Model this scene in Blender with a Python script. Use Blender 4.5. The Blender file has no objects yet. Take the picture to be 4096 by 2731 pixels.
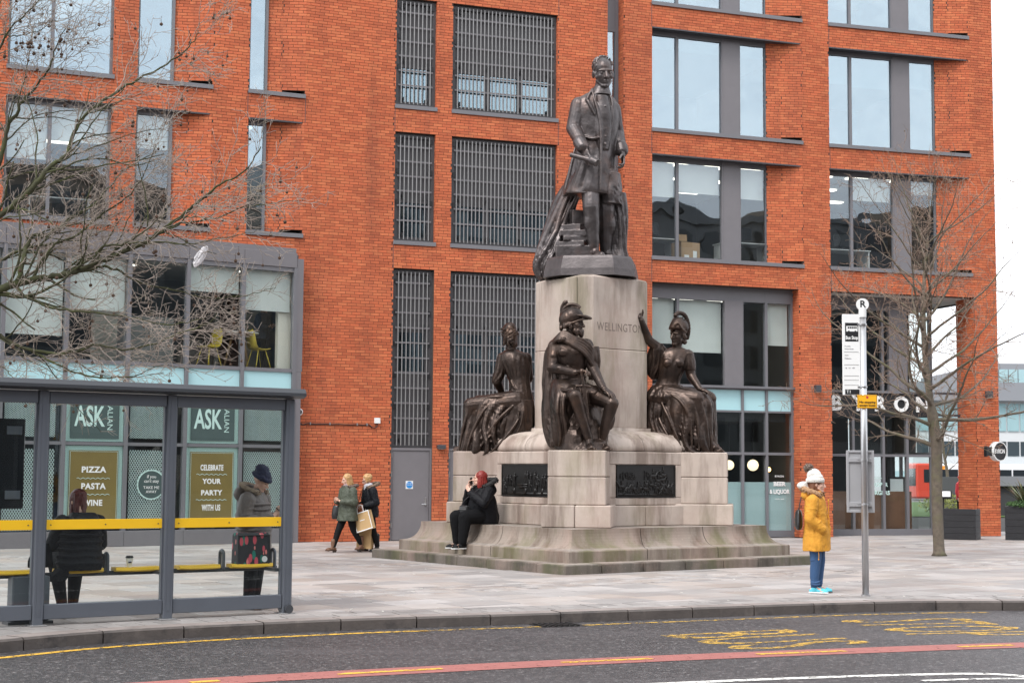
import bpy, bmesh, math, random
import numpy as np
from mathutils import Matrix, Vector, noise as mnoise
random.seed(7)
R = math.radians
S = bpy.context.scene
COL = S.collection

# ---------------------------------------------------------------- camera
FPX, PITCH, ROLL, EYE = 6235.0, 0.08306, 0.00721, 1.65      # focal length in pixels of the 4096 px picture
cam = bpy.data.cameras.new('camera'); cam_ob = bpy.data.objects.new('camera', cam); COL.objects.link(cam_ob)
cam.sensor_width = 36; cam.lens = FPX / 4096 * 36; cam.clip_end = 3000; cam.clip_start = .1
_c, _s = math.cos(PITCH), math.sin(PITCH)
_M = Matrix(((1, 0, 0), (0, _s, -_c), (0, _c, _s)))
_c, _s = math.cos(ROLL), math.sin(ROLL)
CAM = Matrix(((_c, -_s, 0), (_s, _c, 0), (0, 0, 1))) @ _M     # world -> camera (x right, y down, z forward)
cam_ob.matrix_world = Matrix.Translation((0, 0, EYE)) @ (Matrix(((1, 0, 0), (0, -1, 0), (0, 0, -1))) @ CAM).transposed().to_4x4()
S.camera = cam_ob
S.render.resolution_x, S.render.resolution_y = 1024, 682

# ---------------------------------------------------------------- sky and light (overcast)
W = bpy.data.worlds.new('World'); S.world = W; W.use_nodes = True
nt = W.node_tree; nt.nodes.clear()
out = nt.nodes.new('ShaderNodeOutputWorld'); bg = nt.nodes.new('ShaderNodeBackground')
sky = nt.nodes.new('ShaderNodeTexSky'); sky.sky_type = 'NISHITA'; sky.sun_disc = False
SUN_EL, SUN_AZ = 52, 215
sky.sun_elevation = R(SUN_EL); sky.sun_rotation = R(SUN_AZ); sky.air_density = 1.0; sky.dust_density = 3.0; sky.ozone_density = 1.0
hs = nt.nodes.new('ShaderNodeHueSaturation'); hs.inputs['Saturation'].default_value = .12; hs.inputs['Value'].default_value = 1.0
cl = nt.nodes.new('ShaderNodeMix'); cl.data_type = 'RGBA'; cl.inputs[0].default_value = .65; cl.inputs[0].default_value = .7        # cloud layer over the clear sky
tcw = nt.nodes.new('ShaderNodeTexCoord'); ns = nt.nodes.new('ShaderNodeTexNoise'); ns.inputs['Scale'].default_value = 2.6; ns.inputs['Detail'].default_value = 7; ns.inputs['Roughness'].default_value = .55; mpw = nt.nodes.new('ShaderNodeMapping'); mpw.inputs['Scale'].default_value = (1, 1, 2.2)
nt.links.new(tcw.outputs['Generated'], mpw.inputs[0]); nt.links.new(mpw.outputs[0], ns.inputs['Vector']); rw = nt.nodes.new('ShaderNodeValToRGB'); rw.color_ramp.elements[0].position = .33; rw.color_ramp.elements[0].color = (5.4, 6.0, 6.9, 1); rw.color_ramp.elements[1].position = .66; rw.color_ramp.elements[1].color = (11.2, 11.2, 11.3, 1)
nt.links.new(ns.outputs[0], rw.inputs[0]); nt.links.new(rw.outputs[0], cl.inputs[7])
nt.links.new(sky.outputs[0], hs.inputs['Color']); nt.links.new(hs.outputs[0], cl.inputs[6]); nt.links.new(cl.outputs[2], bg.inputs[0]); nt.links.new(bg.outputs[0], out.inputs[0])
bg.inputs[1].default_value = .15
sun = bpy.data.lights.new('sun', 'SUN'); sun.energy = 1.5; sun.angle = R(18); sun.color = (1, .97, .93)
sun_ob = bpy.data.objects.new('sun', sun); COL.objects.link(sun_ob)
sun_ob.rotation_euler = (R(90 - SUN_EL), 0, R(180 - SUN_AZ))
S.view_settings.view_transform = 'Standard'; S.view_settings.look = 'None'; S.view_settings.gamma = 1; S.view_settings.exposure = .72
S.render.engine = 'CYCLES'

# ---------------------------------------------------------------- pixel helpers (pixels of the 4096 x 2731 photograph)
def ray(x, y):
    return CAM.transposed() @ Vector(((x - 2048) / FPX, (y - 1365.5) / FPX, 1))
def gp(x, y, z=0.0):
    d = ray(x, y); t = (z - EYE) / d.z; return Vector((d.x * t, d.y * t, z))
def dp(x, y, depth):
    d = ray(x, y); t = depth / d.y; return Vector((d.x * t, depth, EYE + d.z * t))

# ---------------------------------------------------------------- materials
MATS = {}
def mat(name, col, rough=.6, metal=0.0, var=.0, vscale=3.0, bump=0.0, bscale=40.0, rnd=0.0, dirt=None, spec=.5, detail=5, emit=None, coord='Object', alt=None):
    """procedural principled material: base colour with noise variation, per-piece random tone and fine bump"""
    if name in MATS: return MATS[name]
    m = bpy.data.materials.new(name); m.use_nodes = True; n = m.node_tree; b = n.nodes['Principled BSDF']
    L = n.links.new
    b.inputs['Roughness'].default_value = rough; b.inputs['Metallic'].default_value = metal; b.inputs['Specular IOR Level'].default_value = spec
    c = n.nodes.new('ShaderNodeRGB'); c.outputs[0].default_value = (*col, 1); cur = c.outputs[0]
    tc = n.nodes.new('ShaderNodeTexCoord'); 
    geo = n.nodes.new('ShaderNodeNewGeometry')
    vec = geo.outputs['Position'] if coord == 'World' else tc.outputs['Object']
    def noise(sc, det=5, rg=.6):
        t = n.nodes.new('ShaderNodeTexNoise'); t.inputs['Scale'].default_value = sc; t.inputs['Detail'].default_value = det; t.inputs['Roughness'].default_value = rg
        L(vec, t.inputs['Vector']); return t
    def scale_val(cur, fac, lo, hi):
        mr = n.nodes.new('ShaderNodeMapRange'); mr.inputs[1].default_value = .25; mr.inputs[2].default_value = .75; mr.inputs[3].default_value = lo; mr.inputs[4].default_value = hi
        L(fac, mr.inputs[0]); h = n.nodes.new('ShaderNodeHueSaturation'); L(cur, h.inputs['Color']); L(mr.outputs[0], h.inputs['Value']); return h.outputs[0]
    if var: cur = scale_val(cur, noise(vscale, detail).outputs[0], 1 - var, 1 + var)
    if rnd:
        oi = n.nodes.new('ShaderNodeObjectInfo'); ad = n.nodes.new('ShaderNodeMath'); ad.operation = 'ADD'
        L(oi.outputs['Random'], ad.inputs[0]); L(geo.outputs['Random Per Island'], ad.inputs[1])
        fr = n.nodes.new('ShaderNodeMath'); fr.operation = 'FRACT'; L(ad.outputs[0], fr.inputs[0])
        mr = n.nodes.new('ShaderNodeMapRange'); mr.inputs[3].default_value = 1 - rnd; mr.inputs[4].default_value = 1 + rnd; L(fr.outputs[0], mr.inputs[0])
        h = n.nodes.new('ShaderNodeHueSaturation'); L(cur, h.inputs['Color']); L(mr.outputs[0], h.inputs['Value']); cur = h.outputs[0]
    if alt:      # a share of the pieces leans to a second tone
        oi2 = n.nodes.new('ShaderNodeObjectInfo'); m1 = n.nodes.new('ShaderNodeMath'); m1.operation = 'ADD'; L(oi2.outputs['Random'], m1.inputs[0]); L(geo.outputs['Random Per Island'], m1.inputs[1]); m2 = n.nodes.new('ShaderNodeMath'); m2.operation = 'MULTIPLY'; m2.inputs[1].default_value = 7.31; L(m1.outputs[0], m2.inputs[0]); m3 = n.nodes.new('ShaderNodeMath'); m3.operation = 'FRACT'; L(m2.outputs[0], m3.inputs[0])
        mr = n.nodes.new('ShaderNodeMapRange'); mr.inputs[1].default_value = .45; mr.inputs[2].default_value = .95; mr.inputs[4].default_value = alt[1]; L(m3.outputs[0], mr.inputs[0]); mx = n.nodes.new('ShaderNodeMix'); mx.data_type = 'RGBA'; L(mr.outputs[0], mx.inputs[0]); L(cur, mx.inputs[6]); mx.inputs[7].default_value = (*alt[0], 1); cur = mx.outputs[2]
    for d in (dirt or []):   # (colour, scale, low, high, strength[, stretch])
        t = noise(d[1], 6, .65)
        if len(d) > 5:
            mp = n.nodes.new('ShaderNodeMapping'); mp.inputs['Scale'].default_value = d[5]; L(vec, mp.inputs[0]); L(mp.outputs[0], t.inputs['Vector'])
        mr = n.nodes.new('ShaderNodeMapRange'); mr.inputs[1].default_value = d[2]; mr.inputs[2].default_value = d[3]; mr.inputs[4].default_value = d[4]; mr.clamp = True
        L(t.outputs[0], mr.inputs[0]); mx = n.nodes.new('ShaderNodeMix'); mx.data_type = 'RGBA'
        L(mr.outputs[0], mx.inputs[0]); L(cur, mx.inputs[6]); mx.inputs[7].default_value = (*d[0], 1); cur = mx.outputs[2]
    L(cur, b.inputs['Base Color'])
    if bump:
        bp = n.nodes.new('ShaderNodeBump'); bp.inputs['Strength'].default_value = bump; bp.inputs['Distance'].default_value = .02
        L(noise(bscale, 6, .65).outputs[0], bp.inputs['Height']); L(bp.outputs[0], b.inputs['Normal'])
    if emit:
        b.inputs['Emission Color'].default_value = (*col, 1); b.inputs['Emission Strength'].default_value = emit
    MATS[name] = m; return m
def glass(name, tint=(.75, .88, .86), refl=.3, rcol=(.86, .95, 1), rough=0.0, wavy=0.0):
    if name in MATS: return MATS[name]
    m = bpy.data.materials.new(name); m.use_nodes = True; n = m.node_tree; n.nodes.clear(); L = n.links.new
    o = n.nodes.new('ShaderNodeOutputMaterial'); t = n.nodes.new('ShaderNodeBsdfTransparent'); t.inputs[0].default_value = (*tint, 1)
    g = n.nodes.new('ShaderNodeBsdfGlossy'); g.inputs['Color'].default_value = (*rcol, 1); g.inputs['Roughness'].default_value = rough
    if wavy:     # slight roller-wave and pane tilt of real glazing
        ge = n.nodes.new('ShaderNodeNewGeometry'); nz = n.nodes.new('ShaderNodeTexNoise'); nz.inputs['Scale'].default_value = .55; nz.inputs['Detail'].default_value = 2; L(ge.outputs['Position'], nz.inputs['Vector']); bp = n.nodes.new('ShaderNodeBump'); bp.inputs['Strength'].default_value = wavy; bp.inputs['Distance'].default_value = .25; L(nz.outputs[0], bp.inputs['Height']); L(bp.outputs[0], g.inputs['Normal'])
    lw = n.nodes.new('ShaderNodeLayerWeight'); lw.inputs[0].default_value = .5; pw = n.nodes.new('ShaderNodeMath'); pw.operation = 'POWER'; pw.inputs[1].default_value = 5; L(lw.outputs['Facing'], pw.inputs[0])
    ad = n.nodes.new('ShaderNodeMath'); ad.operation = 'MULTIPLY_ADD'; ad.use_clamp = True; ad.inputs[1].default_value = .7; ad.inputs[2].default_value = refl; L(pw.outputs[0], ad.inputs[0])
    mx = n.nodes.new('ShaderNodeMixShader'); L(ad.outputs[0], mx.inputs[0]); L(t.outputs[0], mx.inputs[1]); L(g.outputs[0], mx.inputs[2]); L(mx.outputs[0], o.inputs[0])
    MATS[name] = m; return m

# ---------------------------------------------------------------- mesh and object helpers
class MB:
    def __init__(s): s.v = []; s.f = []; s.m = []
    def add(s, vs, fs, mi=0):
        o = len(s.v); s.v += [tuple(v) for v in vs]; s.f += [tuple(i + o for i in f) for f in fs]; s.m += [mi] * len(fs); return s
    def box(s, x0, x1, y0, y1, z0, z1, T=None, mi=0, open_back=False):
        vs = [(x0, y0, z0), (x1, y0, z0), (x1, y1, z0), (x0, y1, z0), (x0, y0, z1), (x1, y0, z1), (x1, y1, z1), (x0, y1, z1)]
        if T is not None: vs = [T @ Vector(v) for v in vs]
        fs = [(0, 1, 5, 4), (1, 2, 6, 5), (3, 0, 4, 7), (4, 5, 6, 7), (3, 2, 1, 0)]
        if not open_back: fs.append((2, 3, 7, 6))
        return s.add(vs, fs, mi)
    def bbox(s, x0, x1, y0, y1, z0, z1, b=.01, T=None, mi=0):
        """box with chamfered edges on all sides"""
        vs = []; fs = []
        for z, e in ((z0, b), (z0 + b, 0), (z1 - b, 0), (z1, b)):
            X0, X1, Y0, Y1 = x0 + e, x1 - e, y0 + e, y1 - e
            c = b if e == 0 else b * .5
            vs += [(X0 + c, Y0, z), (X1 - c, Y0, z), (X1, Y0 + c, z), (X1, Y1 - c, z), (X1 - c, Y1, z), (X0 + c, Y1, z), (X0, Y1 - c, z), (X0, Y0 + c, z)]
        for k in range(3):
            for i in range(8):
                j = (i + 1) % 8; fs.append((k * 8 + i, k * 8 + j, k * 8 + 8 + j, k * 8 + 8 + i))
        fs.append(tuple(range(7, -1, -1))); fs.append(tuple(range(24, 32)))
        if T is not None: vs = [T @ Vector(v) for v in vs]
        return s.add(vs, fs, mi)
    def prism(s, poly, z0, z1, T=None, mi=0, cap=True):
        n = len(poly); vs = [(x, y, z0) for x, y in poly] + [(x, y, z1) for x, y in poly]
        fs = [(i, (i + 1) % n, n + (i + 1) % n, n + i) for i in range(n)]
        if cap: fs += [tuple(range(n - 1, -1, -1)), tuple(range(n, 2 * n))]
        if T is not None: vs = [T @ Vector(v) for v in vs]
        return s.add(vs, fs, mi)
    def rings(s, rs, closed=True, caps=True, mi=0):
        n = len(rs[0]); vs = [v for r in rs for v in r]; fs = []
        for k in range(len(rs) - 1):
            for i in range(n if closed else n - 1):
                j = (i + 1) % n; fs.append((k * n + i, k * n + j, (k + 1) * n + j, (k + 1) * n + i))
        if caps and closed:
            fs.append(tuple(range(n - 1, -1, -1))); fs.append(tuple(range((len(rs) - 1) * n, len(rs) * n)))
        return s.add(vs, fs, mi)
    def tube(s, pts, rad, n=8, caps=True, mi=0, squash=None):
        pts = [Vector(p) for p in pts]
        if not hasattr(rad, '__len__'): rad = [rad] * len(pts)
        rs = []; up = None
        for i, p in enumerate(pts):
            d = (pts[min(i + 1, len(pts) - 1)] - pts[max(i - 1, 0)])
            if d.length < 1e-9: d = Vector((0, 0, 1))
            d.normalize()
            if up is None: up = Vector((0, 0, 1)) if abs(d.z) < .9 else Vector((0, 1, 0))
            a = d.cross(up)
            if a.length < 1e-6: a = d.orthogonal()
            a.normalize(); b = a.cross(d).normalized(); up = b
            rs.append([p + (a * math.cos(2 * math.pi * k / n) + b * math.sin(2 * math.pi * k / n)) * rad[i] for k in range(n)])
        return s.rings(rs, True, caps, mi)
    def cap(s, p0, p1, r0, r1=None, n=14, mi=0):
        """tapered capsule with round ends"""
        r1 = r0 if r1 is None else r1
        p0, p1 = Vector(p0), Vector(p1); d = p1 - p0
        if d.length < 1e-6: d = Vector((0, 0, 1e-4))
        e = d.normalized(); pts = []; rr = []
        for k in (-.96, -.7, -.38): pts.append(p0 + e * r0 * k); rr.append(r0 * math.sqrt(1 - k * k))
        pts += [p0, p0.lerp(p1, .5), p1]; rr += [r0, (r0 + r1) / 2, r1]
        for k in (.38, .7, .96): pts.append(p1 + e * r1 * k); rr.append(r1 * math.sqrt(1 - k * k))
        return s.tube(pts, rr, n, True, mi)
    def chain(s, pts, rad, n=14, mi=0):
        for i in range(len(pts) - 1): s.cap(pts[i], pts[i + 1], rad[i], rad[i + 1], n, mi)
        return s
    def ell(s, c, r, rot=None, n=18, m=12, mi=0):
        c = Vector(c); rs = []
        for k in range(m + 1):
            t = math.pi * (k + .02) / (m + .04); z = -math.cos(t); q = math.sin(t)
            ring = []
            for i in range(n):
                a = 2 * math.pi * i / n; v = Vector((r[0] * q * math.cos(a), r[1] * q * math.sin(a), r[2] * z))
                if rot is not None: v = rot @ v
                ring.append(c + v)
            rs.append(ring)
        return s.rings(rs, True, True, mi)
    def loft(s, secs, n=40, per=4, fold=0, nf=9, seed=0, mi=0, yf=1.0):
        """smooth loft through sections (cx, cy, cz, rx, ry[, ang[, fold]]); fold adds cloth folds of that depth"""
        sec = [tuple(q) + (0, fold)[len(q) - 5:] if len(q) < 7 else tuple(q) for q in secs]
        A = np.array(sec, float); K = len(A); rs = []
        for k in range(K - 1):
            p0, p1, p2, p3 = A[max(k - 1, 0)], A[k], A[k + 1], A[min(k + 2, K - 1)]
            for j in range(per + (k == K - 2)):
                t = j / per; q = .5 * ((2 * p1) + (p2 - p0) * t + (2 * p0 - 5 * p1 + 4 * p2 - p3) * t * t + (3 * p1 - p0 - 3 * p2 + p3) * t ** 3)
                g = (k + t) / (K - 1); ring = []
                for i in range(n):
                    a = 2 * math.pi * i / n
                    w = 0
                    if q[6]:
                        ph = 2.2 * mnoise.noise((seed * 3.1, g * 2.2, math.cos(a) * .8)) + 1.3 * mnoise.noise((math.sin(a), seed, g * 1.4))
                        w = q[6] * (abs(math.sin(a * nf / 2 + ph * 1.6)) ** .8 * 2 - 1.1 + .5 * mnoise.noise((math.cos(a) * 2.6, math.sin(a) * 2.6, g * 3 + seed)))
                    x = (max(q[3], .001) + w) * math.cos(a); y = (max(q[4], .001) + w * yf) * math.sin(a); c_, s_ = math.cos(q[5]), math.sin(q[5])
                    ring.append((q[0] + x * c_ - y * s_, q[1] + x * s_ + y * c_, q[2]))
                rs.append(ring)
        return s.rings(rs, True, True, mi)
    def xf(s, T): s.v = [tuple(T @ Vector(v)) for v in s.v]; return s

WM = {}      # accumulated world matrix of roots (children carry identity transforms)
def empty(name, loc=(0, 0, 0), rz=0.0, scale=1.0):
    o = bpy.data.objects.new(name, None); COL.objects.link(o); o.empty_display_size = .2
    o.location = loc; o.rotation_euler = (0, 0, rz); o.scale = (scale,) * 3
    WM[o.name] = Matrix.Translation(loc) @ Matrix.Rotation(rz, 4, 'Z') @ Matrix.Scale(scale, 4); return o
def wm(o): return WM.get(o.name, Matrix()) if o else Matrix()
def tag(o, label=None, cat=None, group=None, kind=None):
    if label: o['label'] = label
    if cat: o['category'] = cat
    if group: o['group'] = group
    if kind: o['kind'] = kind
    return o
def mesh_of(mb, name, mats, smooth=False):
    me = bpy.data.meshes.new(name); me.from_pydata([tuple(v) for v in mb.v], [], mb.f)
    mats = mats if isinstance(mats, (list, tuple)) else [mats]
    for m in mats: me.materials.append(m)
    if len(mats) > 1: me.polygons.foreach_set('material_index', mb.m)
    bm = bmesh.new(); bm.from_mesh(me); bmesh.ops.recalc_face_normals(bm, faces=bm.faces); bm.to_mesh(me); bm.free()
    if smooth: me.polygons.foreach_set('use_smooth', [True] * len(me.polygons))
    me.update(); return me
def build(mb, name, mats, parent=None, smooth=False, world=False, kind=None):
    """link the collected shapes as ONE mesh object; world=True: coordinates are world, moved into the parent's space"""
    if world and parent is not None: mb.xf(wm(parent).inverted())
    o = bpy.data.objects.new(name, mesh_of(mb, name, mats, smooth)); COL.objects.link(o)
    if parent is not None: o.parent = parent; WM[o.name] = wm(parent)
    if kind: o['kind'] = kind
    return o
def sculpt(mb, name, mats, parent=None, voxel=.012, smooth=4, disp=None, dec=None):
    """fuse overlapping shapes into one continuous skin (voxel remesh), smooth it, optional clouds displacement (strength, size)"""
    me = bpy.data.meshes.new(name); me.from_pydata(mb.v, [], mb.f)
    o = bpy.data.objects.new(name, me); COL.objects.link(o)
    md = o.modifiers.new('r', 'REMESH'); md.mode = 'VOXEL'; md.voxel_size = voxel; md.adaptivity = 0
    if smooth:
        ms = o.modifiers.new('s', 'SMOOTH'); ms.factor = .5; ms.iterations = smooth
    for q in (disp if isinstance(disp, list) else [disp] if disp else []):
        tx = bpy.data.textures.new(name + '_clouds', 'CLOUDS'); tx.noise_scale = q[1]; tx.noise_depth = 2
        dm = o.modifiers.new('d', 'DISPLACE'); dm.texture = tx; dm.strength = q[0]; dm.mid_level = .5; dm.texture_coords = 'LOCAL'
    if dec:
        dd = o.modifiers.new('c', 'DECIMATE'); dd.ratio = dec
    dg = bpy.context.evaluated_depsgraph_get(); nm = bpy.data.meshes.new_from_object(o.evaluated_get(dg), depsgraph=dg)
    o.modifiers.clear(); o.data = nm; bpy.data.meshes.remove(me); nm.name = name
    nm.materials.clear()
    for m in (mats if isinstance(mats, (list, tuple)) else [mats]): nm.materials.append(m)
    nm.polygons.foreach_set('use_smooth', [True] * len(nm.polygons))
    if parent is not None: o.parent = parent; WM[o.name] = wm(parent)
    return o
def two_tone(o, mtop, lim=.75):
    """upward faces take a second, paler material, split by face normal"""
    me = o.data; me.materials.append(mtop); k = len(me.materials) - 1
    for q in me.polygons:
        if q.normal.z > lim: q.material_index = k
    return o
def copy_obj(o, parent=None, mw=None):
    c = o.copy(); COL.objects.link(c); c.parent = parent
    return c
def text_mesh(s, size=1.0, align='CENTER', bold=0.0, extrude=.002, spacing=1.0, res=3):
    cu = bpy.data.curves.new('txt', 'FONT'); cu.body = s; cu.size = size; cu.align_x = align; cu.align_y = 'CENTER'; cu.extrude = extrude; cu.offset = bold; cu.space_character = spacing; cu.resolution_u = res
    o = bpy.data.objects.new('txt', cu); COL.objects.link(o)
    dg = bpy.context.evaluated_depsgraph_get(); me = bpy.data.meshes.new_from_object(o.evaluated_get(dg), depsgraph=dg)
    vs = [tuple(v.co) for v in me.vertices]; fs = [tuple(q.vertices) for q in me.polygons]
    bpy.data.objects.remove(o); bpy.data.curves.remove(cu); bpy.data.meshes.remove(me)
    mb = MB(); mb.add(vs, fs); return mb
def put_text(s, T, name, m, parent, size, **k):
    """flat lettering: T maps the text plane (x right, y up, z out of the face) to world"""
    wd = k.pop('width', None); mb = text_mesh(s, size, **k)
    if wd:
        xs = [v[0] for v in mb.v]; q = wd / (max(xs) - min(xs)); mb.v = [(v[0] * q, v[1], v[2]) for v in mb.v]
    mb.xf(T); return build(mb, name, m, parent, world=True)
def frame(o, ang):
    """wall frame: local x along the wall, y into the wall, z up"""
    return Matrix.Translation((o[0], o[1], 0)) @ Matrix.Rotation(R(ang), 4, 'Z')
def textT(T, u, d, z):
    """text plane on a wall frame, facing out of the wall"""
    return T @ Matrix.Translation((u, d, z)) @ Matrix.Rotation(R(90), 4, 'X')
# ================================================================ materials of the place
M_brick = mat('brick_orange', (.46, .108, .042), .8, var=.12, vscale=.8, alt=((.62, .19, .075), .55), rnd=.16, bump=.25, bscale=55, coord='World', dirt=[((.20, .055, .03), 1.0, .50, .72, .5, (1.6, 1.6, .13)), ((.55, .16, .07), .5, .52, .7, .4, (.4, .4, 2.5)), ((.75, .30, .14), 7, .66, .8, .35)])
M_mortar = mat('mortar', (.075, .048, .038), .95, var=.2, vscale=9, coord='World')
M_grey = mat('grey_powder_coated_metal', (.155, .152, .165), .42, var=.05, vscale=2, bump=.02, bscale=120)
M_dgrey = mat('dark_grey_metal', (.055, .055, .062), .45, var=.06)
M_panel = mat('grey_panel', (.165, .155, .165), .5, var=.05, vscale=4)
M_bar = mat('galvanised_bar', (.27, .265, .265), .4, .3, var=.1, vscale=8)
M_glassF = glass('first_floor_glass', (.955, .975, .97), .10, (.80, .90, 1), wavy=.04)
M_glassU = glass('window_glass', (.55, .66, .68), .32, (.78, .90, 1), wavy=.12)
M_glassL = glass('shop_glass', (.955, .978, .972), .05, (.85, .95, 1))
M_spand = mat('pale_cyan_spandrel_glass', (.42, .66, .70), .12, var=.03, vscale=1)
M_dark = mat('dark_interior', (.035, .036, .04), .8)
M_room = mat('office_wall', (.15, .145, .135), .8, var=.1, vscale=.6)
M_ceil = mat('office_ceiling', (.62, .62, .60), .8)
M_carpet = mat('office_floor', (.05, .05, .055), .9)
M_blind = mat('pale_roller_blind', (.56, .58, .56), .8, var=.04, vscale=2)
M_white = mat('white_paint', (.78, .78, .77), .5, var=.03)
M_black = mat('black_paint', (.012, .012, .014), .45)
M_light = mat('lit_ceiling_panel', (1, .95, .85), .5, emit=1.6)
M_pave = mat('sandstone_paving', (.325, .302, .292), .62, var=.14, vscale=1.6, alt=((.345, .275, .23), .5), rnd=.26, bump=.12, bscale=30, coord='World',
             dirt=[((.25, .165, .125), .55, .5, .75, .45), ((.17, .16, .158), 1.3, .55, .8, .5), ((.62, .60, .58), 9.5, .735, .765, .75)])
M_sett = mat('sandstone_setts', (.27, .25, .24), .62, var=.18, vscale=3, rnd=.20, bump=.15, bscale=30, coord='World', dirt=[((.13, .12, .115), 1.1, .5, .75, .5), ((.62, .6, .58), 9.5, .735, .765, .6)])
M_bed = mat('paving_joint_sand', (.045, .04, .037), .95, var=.2, vscale=6, coord='World')
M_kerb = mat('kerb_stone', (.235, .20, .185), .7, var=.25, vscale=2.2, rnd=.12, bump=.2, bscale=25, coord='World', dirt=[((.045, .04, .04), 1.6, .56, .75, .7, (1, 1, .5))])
M_kface = mat('dark_kerb_face', (.090, .075, .068), .65, var=.3, vscale=2.2, rnd=.15, bump=.25, bscale=25, coord='World', dirt=[((.028, .025, .025), 2.2, .52, .66, .8), ((.14, .118, .105), 5, .56, .7, .6)])  # darker tone for the upright kerb faces
def asphalt():
    m = mat('asphalt', (.034, .031, .033), .48, var=.3, vscale=.9, bump=1.0, bscale=50, coord='World', dirt=[((.085, .074, .076), 8, .50, .62, .7), ((.25, .235, .228), 17, .585, .65, .8), ((.014, .013, .015), 10, .54, .62, .85), ((.24, .22, .22), 30, .58, .66, .9), ((.10, .09, .094), .5, .50, .66, .45, (.25, 1.6, 1))])
    return m
M_asph = asphalt()
def worn(name, col, lo, hi, scale=14):
    """road paint worn away in patches: noise cuts holes that show the asphalt below"""
    if name in MATS: return MATS[name]
    m = mat(name, col, .7, var=.15, vscale=8, coord='World'); n = m.node_tree; L = n.links.new
    b = n.nodes['Principled BSDF']; g = n.nodes.new('ShaderNodeNewGeometry'); t = n.nodes.new('ShaderNodeTexNoise'); t.inputs['Scale'].default_value = scale; t.inputs['Detail'].default_value = 8; t.inputs['Roughness'].default_value = .75
    L(g.outputs['Position'], t.inputs['Vector']); mr = n.nodes.new('ShaderNodeMapRange'); mr.inputs[1].default_value = lo; mr.inputs[2].default_value = hi
    L(t.outputs[0], mr.inputs[0]); L(mr.outputs[0], b.inputs['Alpha']); return m
M_yel = worn('worn_yellow_road_paint', (.62, .36, .04), .41, .5)
M_yel2 = worn('faded_yellow_road_paint', (.60, .36, .05), .45, .58)
M_pink = worn('red_lane_surfacing', (.30, .104, .09), .32, .42, 9)
M_let = worn('faded_road_lettering', (.58, .345, .05), .43, .57)
M_wht = worn('worn_white_road_paint', (.72, .70, .66), .40, .5)

# ================================================================ ground, road, kerb, pavement
ground = tag(build(MB().add([(-900, -900, -.145), (900, -900, -.145), (900, 1500, -.145), (-900, 1500, -.145)], [(0, 1, 2, 3)]), 'ground', mat('far_ground', (.16, .15, .145), .9, var=.2, vscale=.2)), kind='structure')
KP = [(-16, 1.5), (-9.5, 9.2), (-6.6, 13.0), (-4.95, 15.15), (-4.28, 15.95), (-3.37, 16.68), (-2.4, 17.25), (-1.49, 17.72), (.02, 18.35), (1.82, 19.15), (3.71, 20.02), (4.66, 20.38), (5.63, 20.66), (6.75, 20.72), (9.5, 20.4), (15, 18.9), (26, 14)]
def catmull(P, per=12):
    P = [Vector(p) for p in P]; o = []
    for k in range(len(P) - 1):
        p0, p1, p2, p3 = P[max(k - 1, 0)], P[k], P[k + 1], P[min(k + 2, len(P) - 1)]
        for j in range(per):
            t = j / per; o.append(.5 * ((2 * p1) + (p2 - p0) * t + (2 * p0 - 5 * p1 + 4 * p2 - p3) * t * t + (3 * p1 - p0 - 3 * p2 + p3) * t ** 3))
    return o + [P[-1]]
def resample(P, step):
    o = [P[0]]; acc = 0
    for a, b in zip(P, P[1:]):
        L = (b - a).length; s = step - acc
        while s <= L: o.append(a.lerp(b, s / L)); s += step
        acc = (acc + L) % step if L + acc >= step else acc + L
    return o
KC = resample(catmull(KP), .1)
def tang(C, i):
    d = C[min(i + 2, len(C) - 1)] - C[max(i - 2, 0)]; return d.normalized()
def offs(C, w): return [C[i] + Vector((-tang(C, i).y, tang(C, i).x)) * w for i in range(len(C))]
KO = {w: offs(KC, w) for w in (0, .3, .61, .92)}
road = MB(); n = len(KC)
road.add([(p.x, p.y, -.125) for p in KO[.3]] + [(p.x * 1.0, -60, -.125) for p in KC], [(i, i + 1, n + i + 1, n + i) for i in range(n - 1)])
road = tag(build(road, 'road', M_asph), kind='structure')
def strip(C, w0, w1, z, i0=0, i1=None):
    i1 = i1 or len(C); mb = MB(); q = range(i0, i1); vs = []
    for i in q:
        nrm = Vector((-tang(C, i).y, tang(C, i).x)); a = C[i] + nrm * w0; b = C[i] + nrm * w1; vs += [(a.x, a.y, z), (b.x, b.y, z)]
    return mb.add(vs, [(2 * k, 2 * k + 2, 2 * k + 3, 2 * k + 1) for k in range(len(q) - 1)])
pave = MB()
pave.add([(p.x, p.y, -.03) for p in KO[.3]] + [(p.x * 2.2, 62, -.03) for p in KC], [(i, i + 1, n + i + 1, n + i) for i in range(n - 1)])
pave = tag(build(pave, 'pavement', M_bed), kind='structure')
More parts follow.
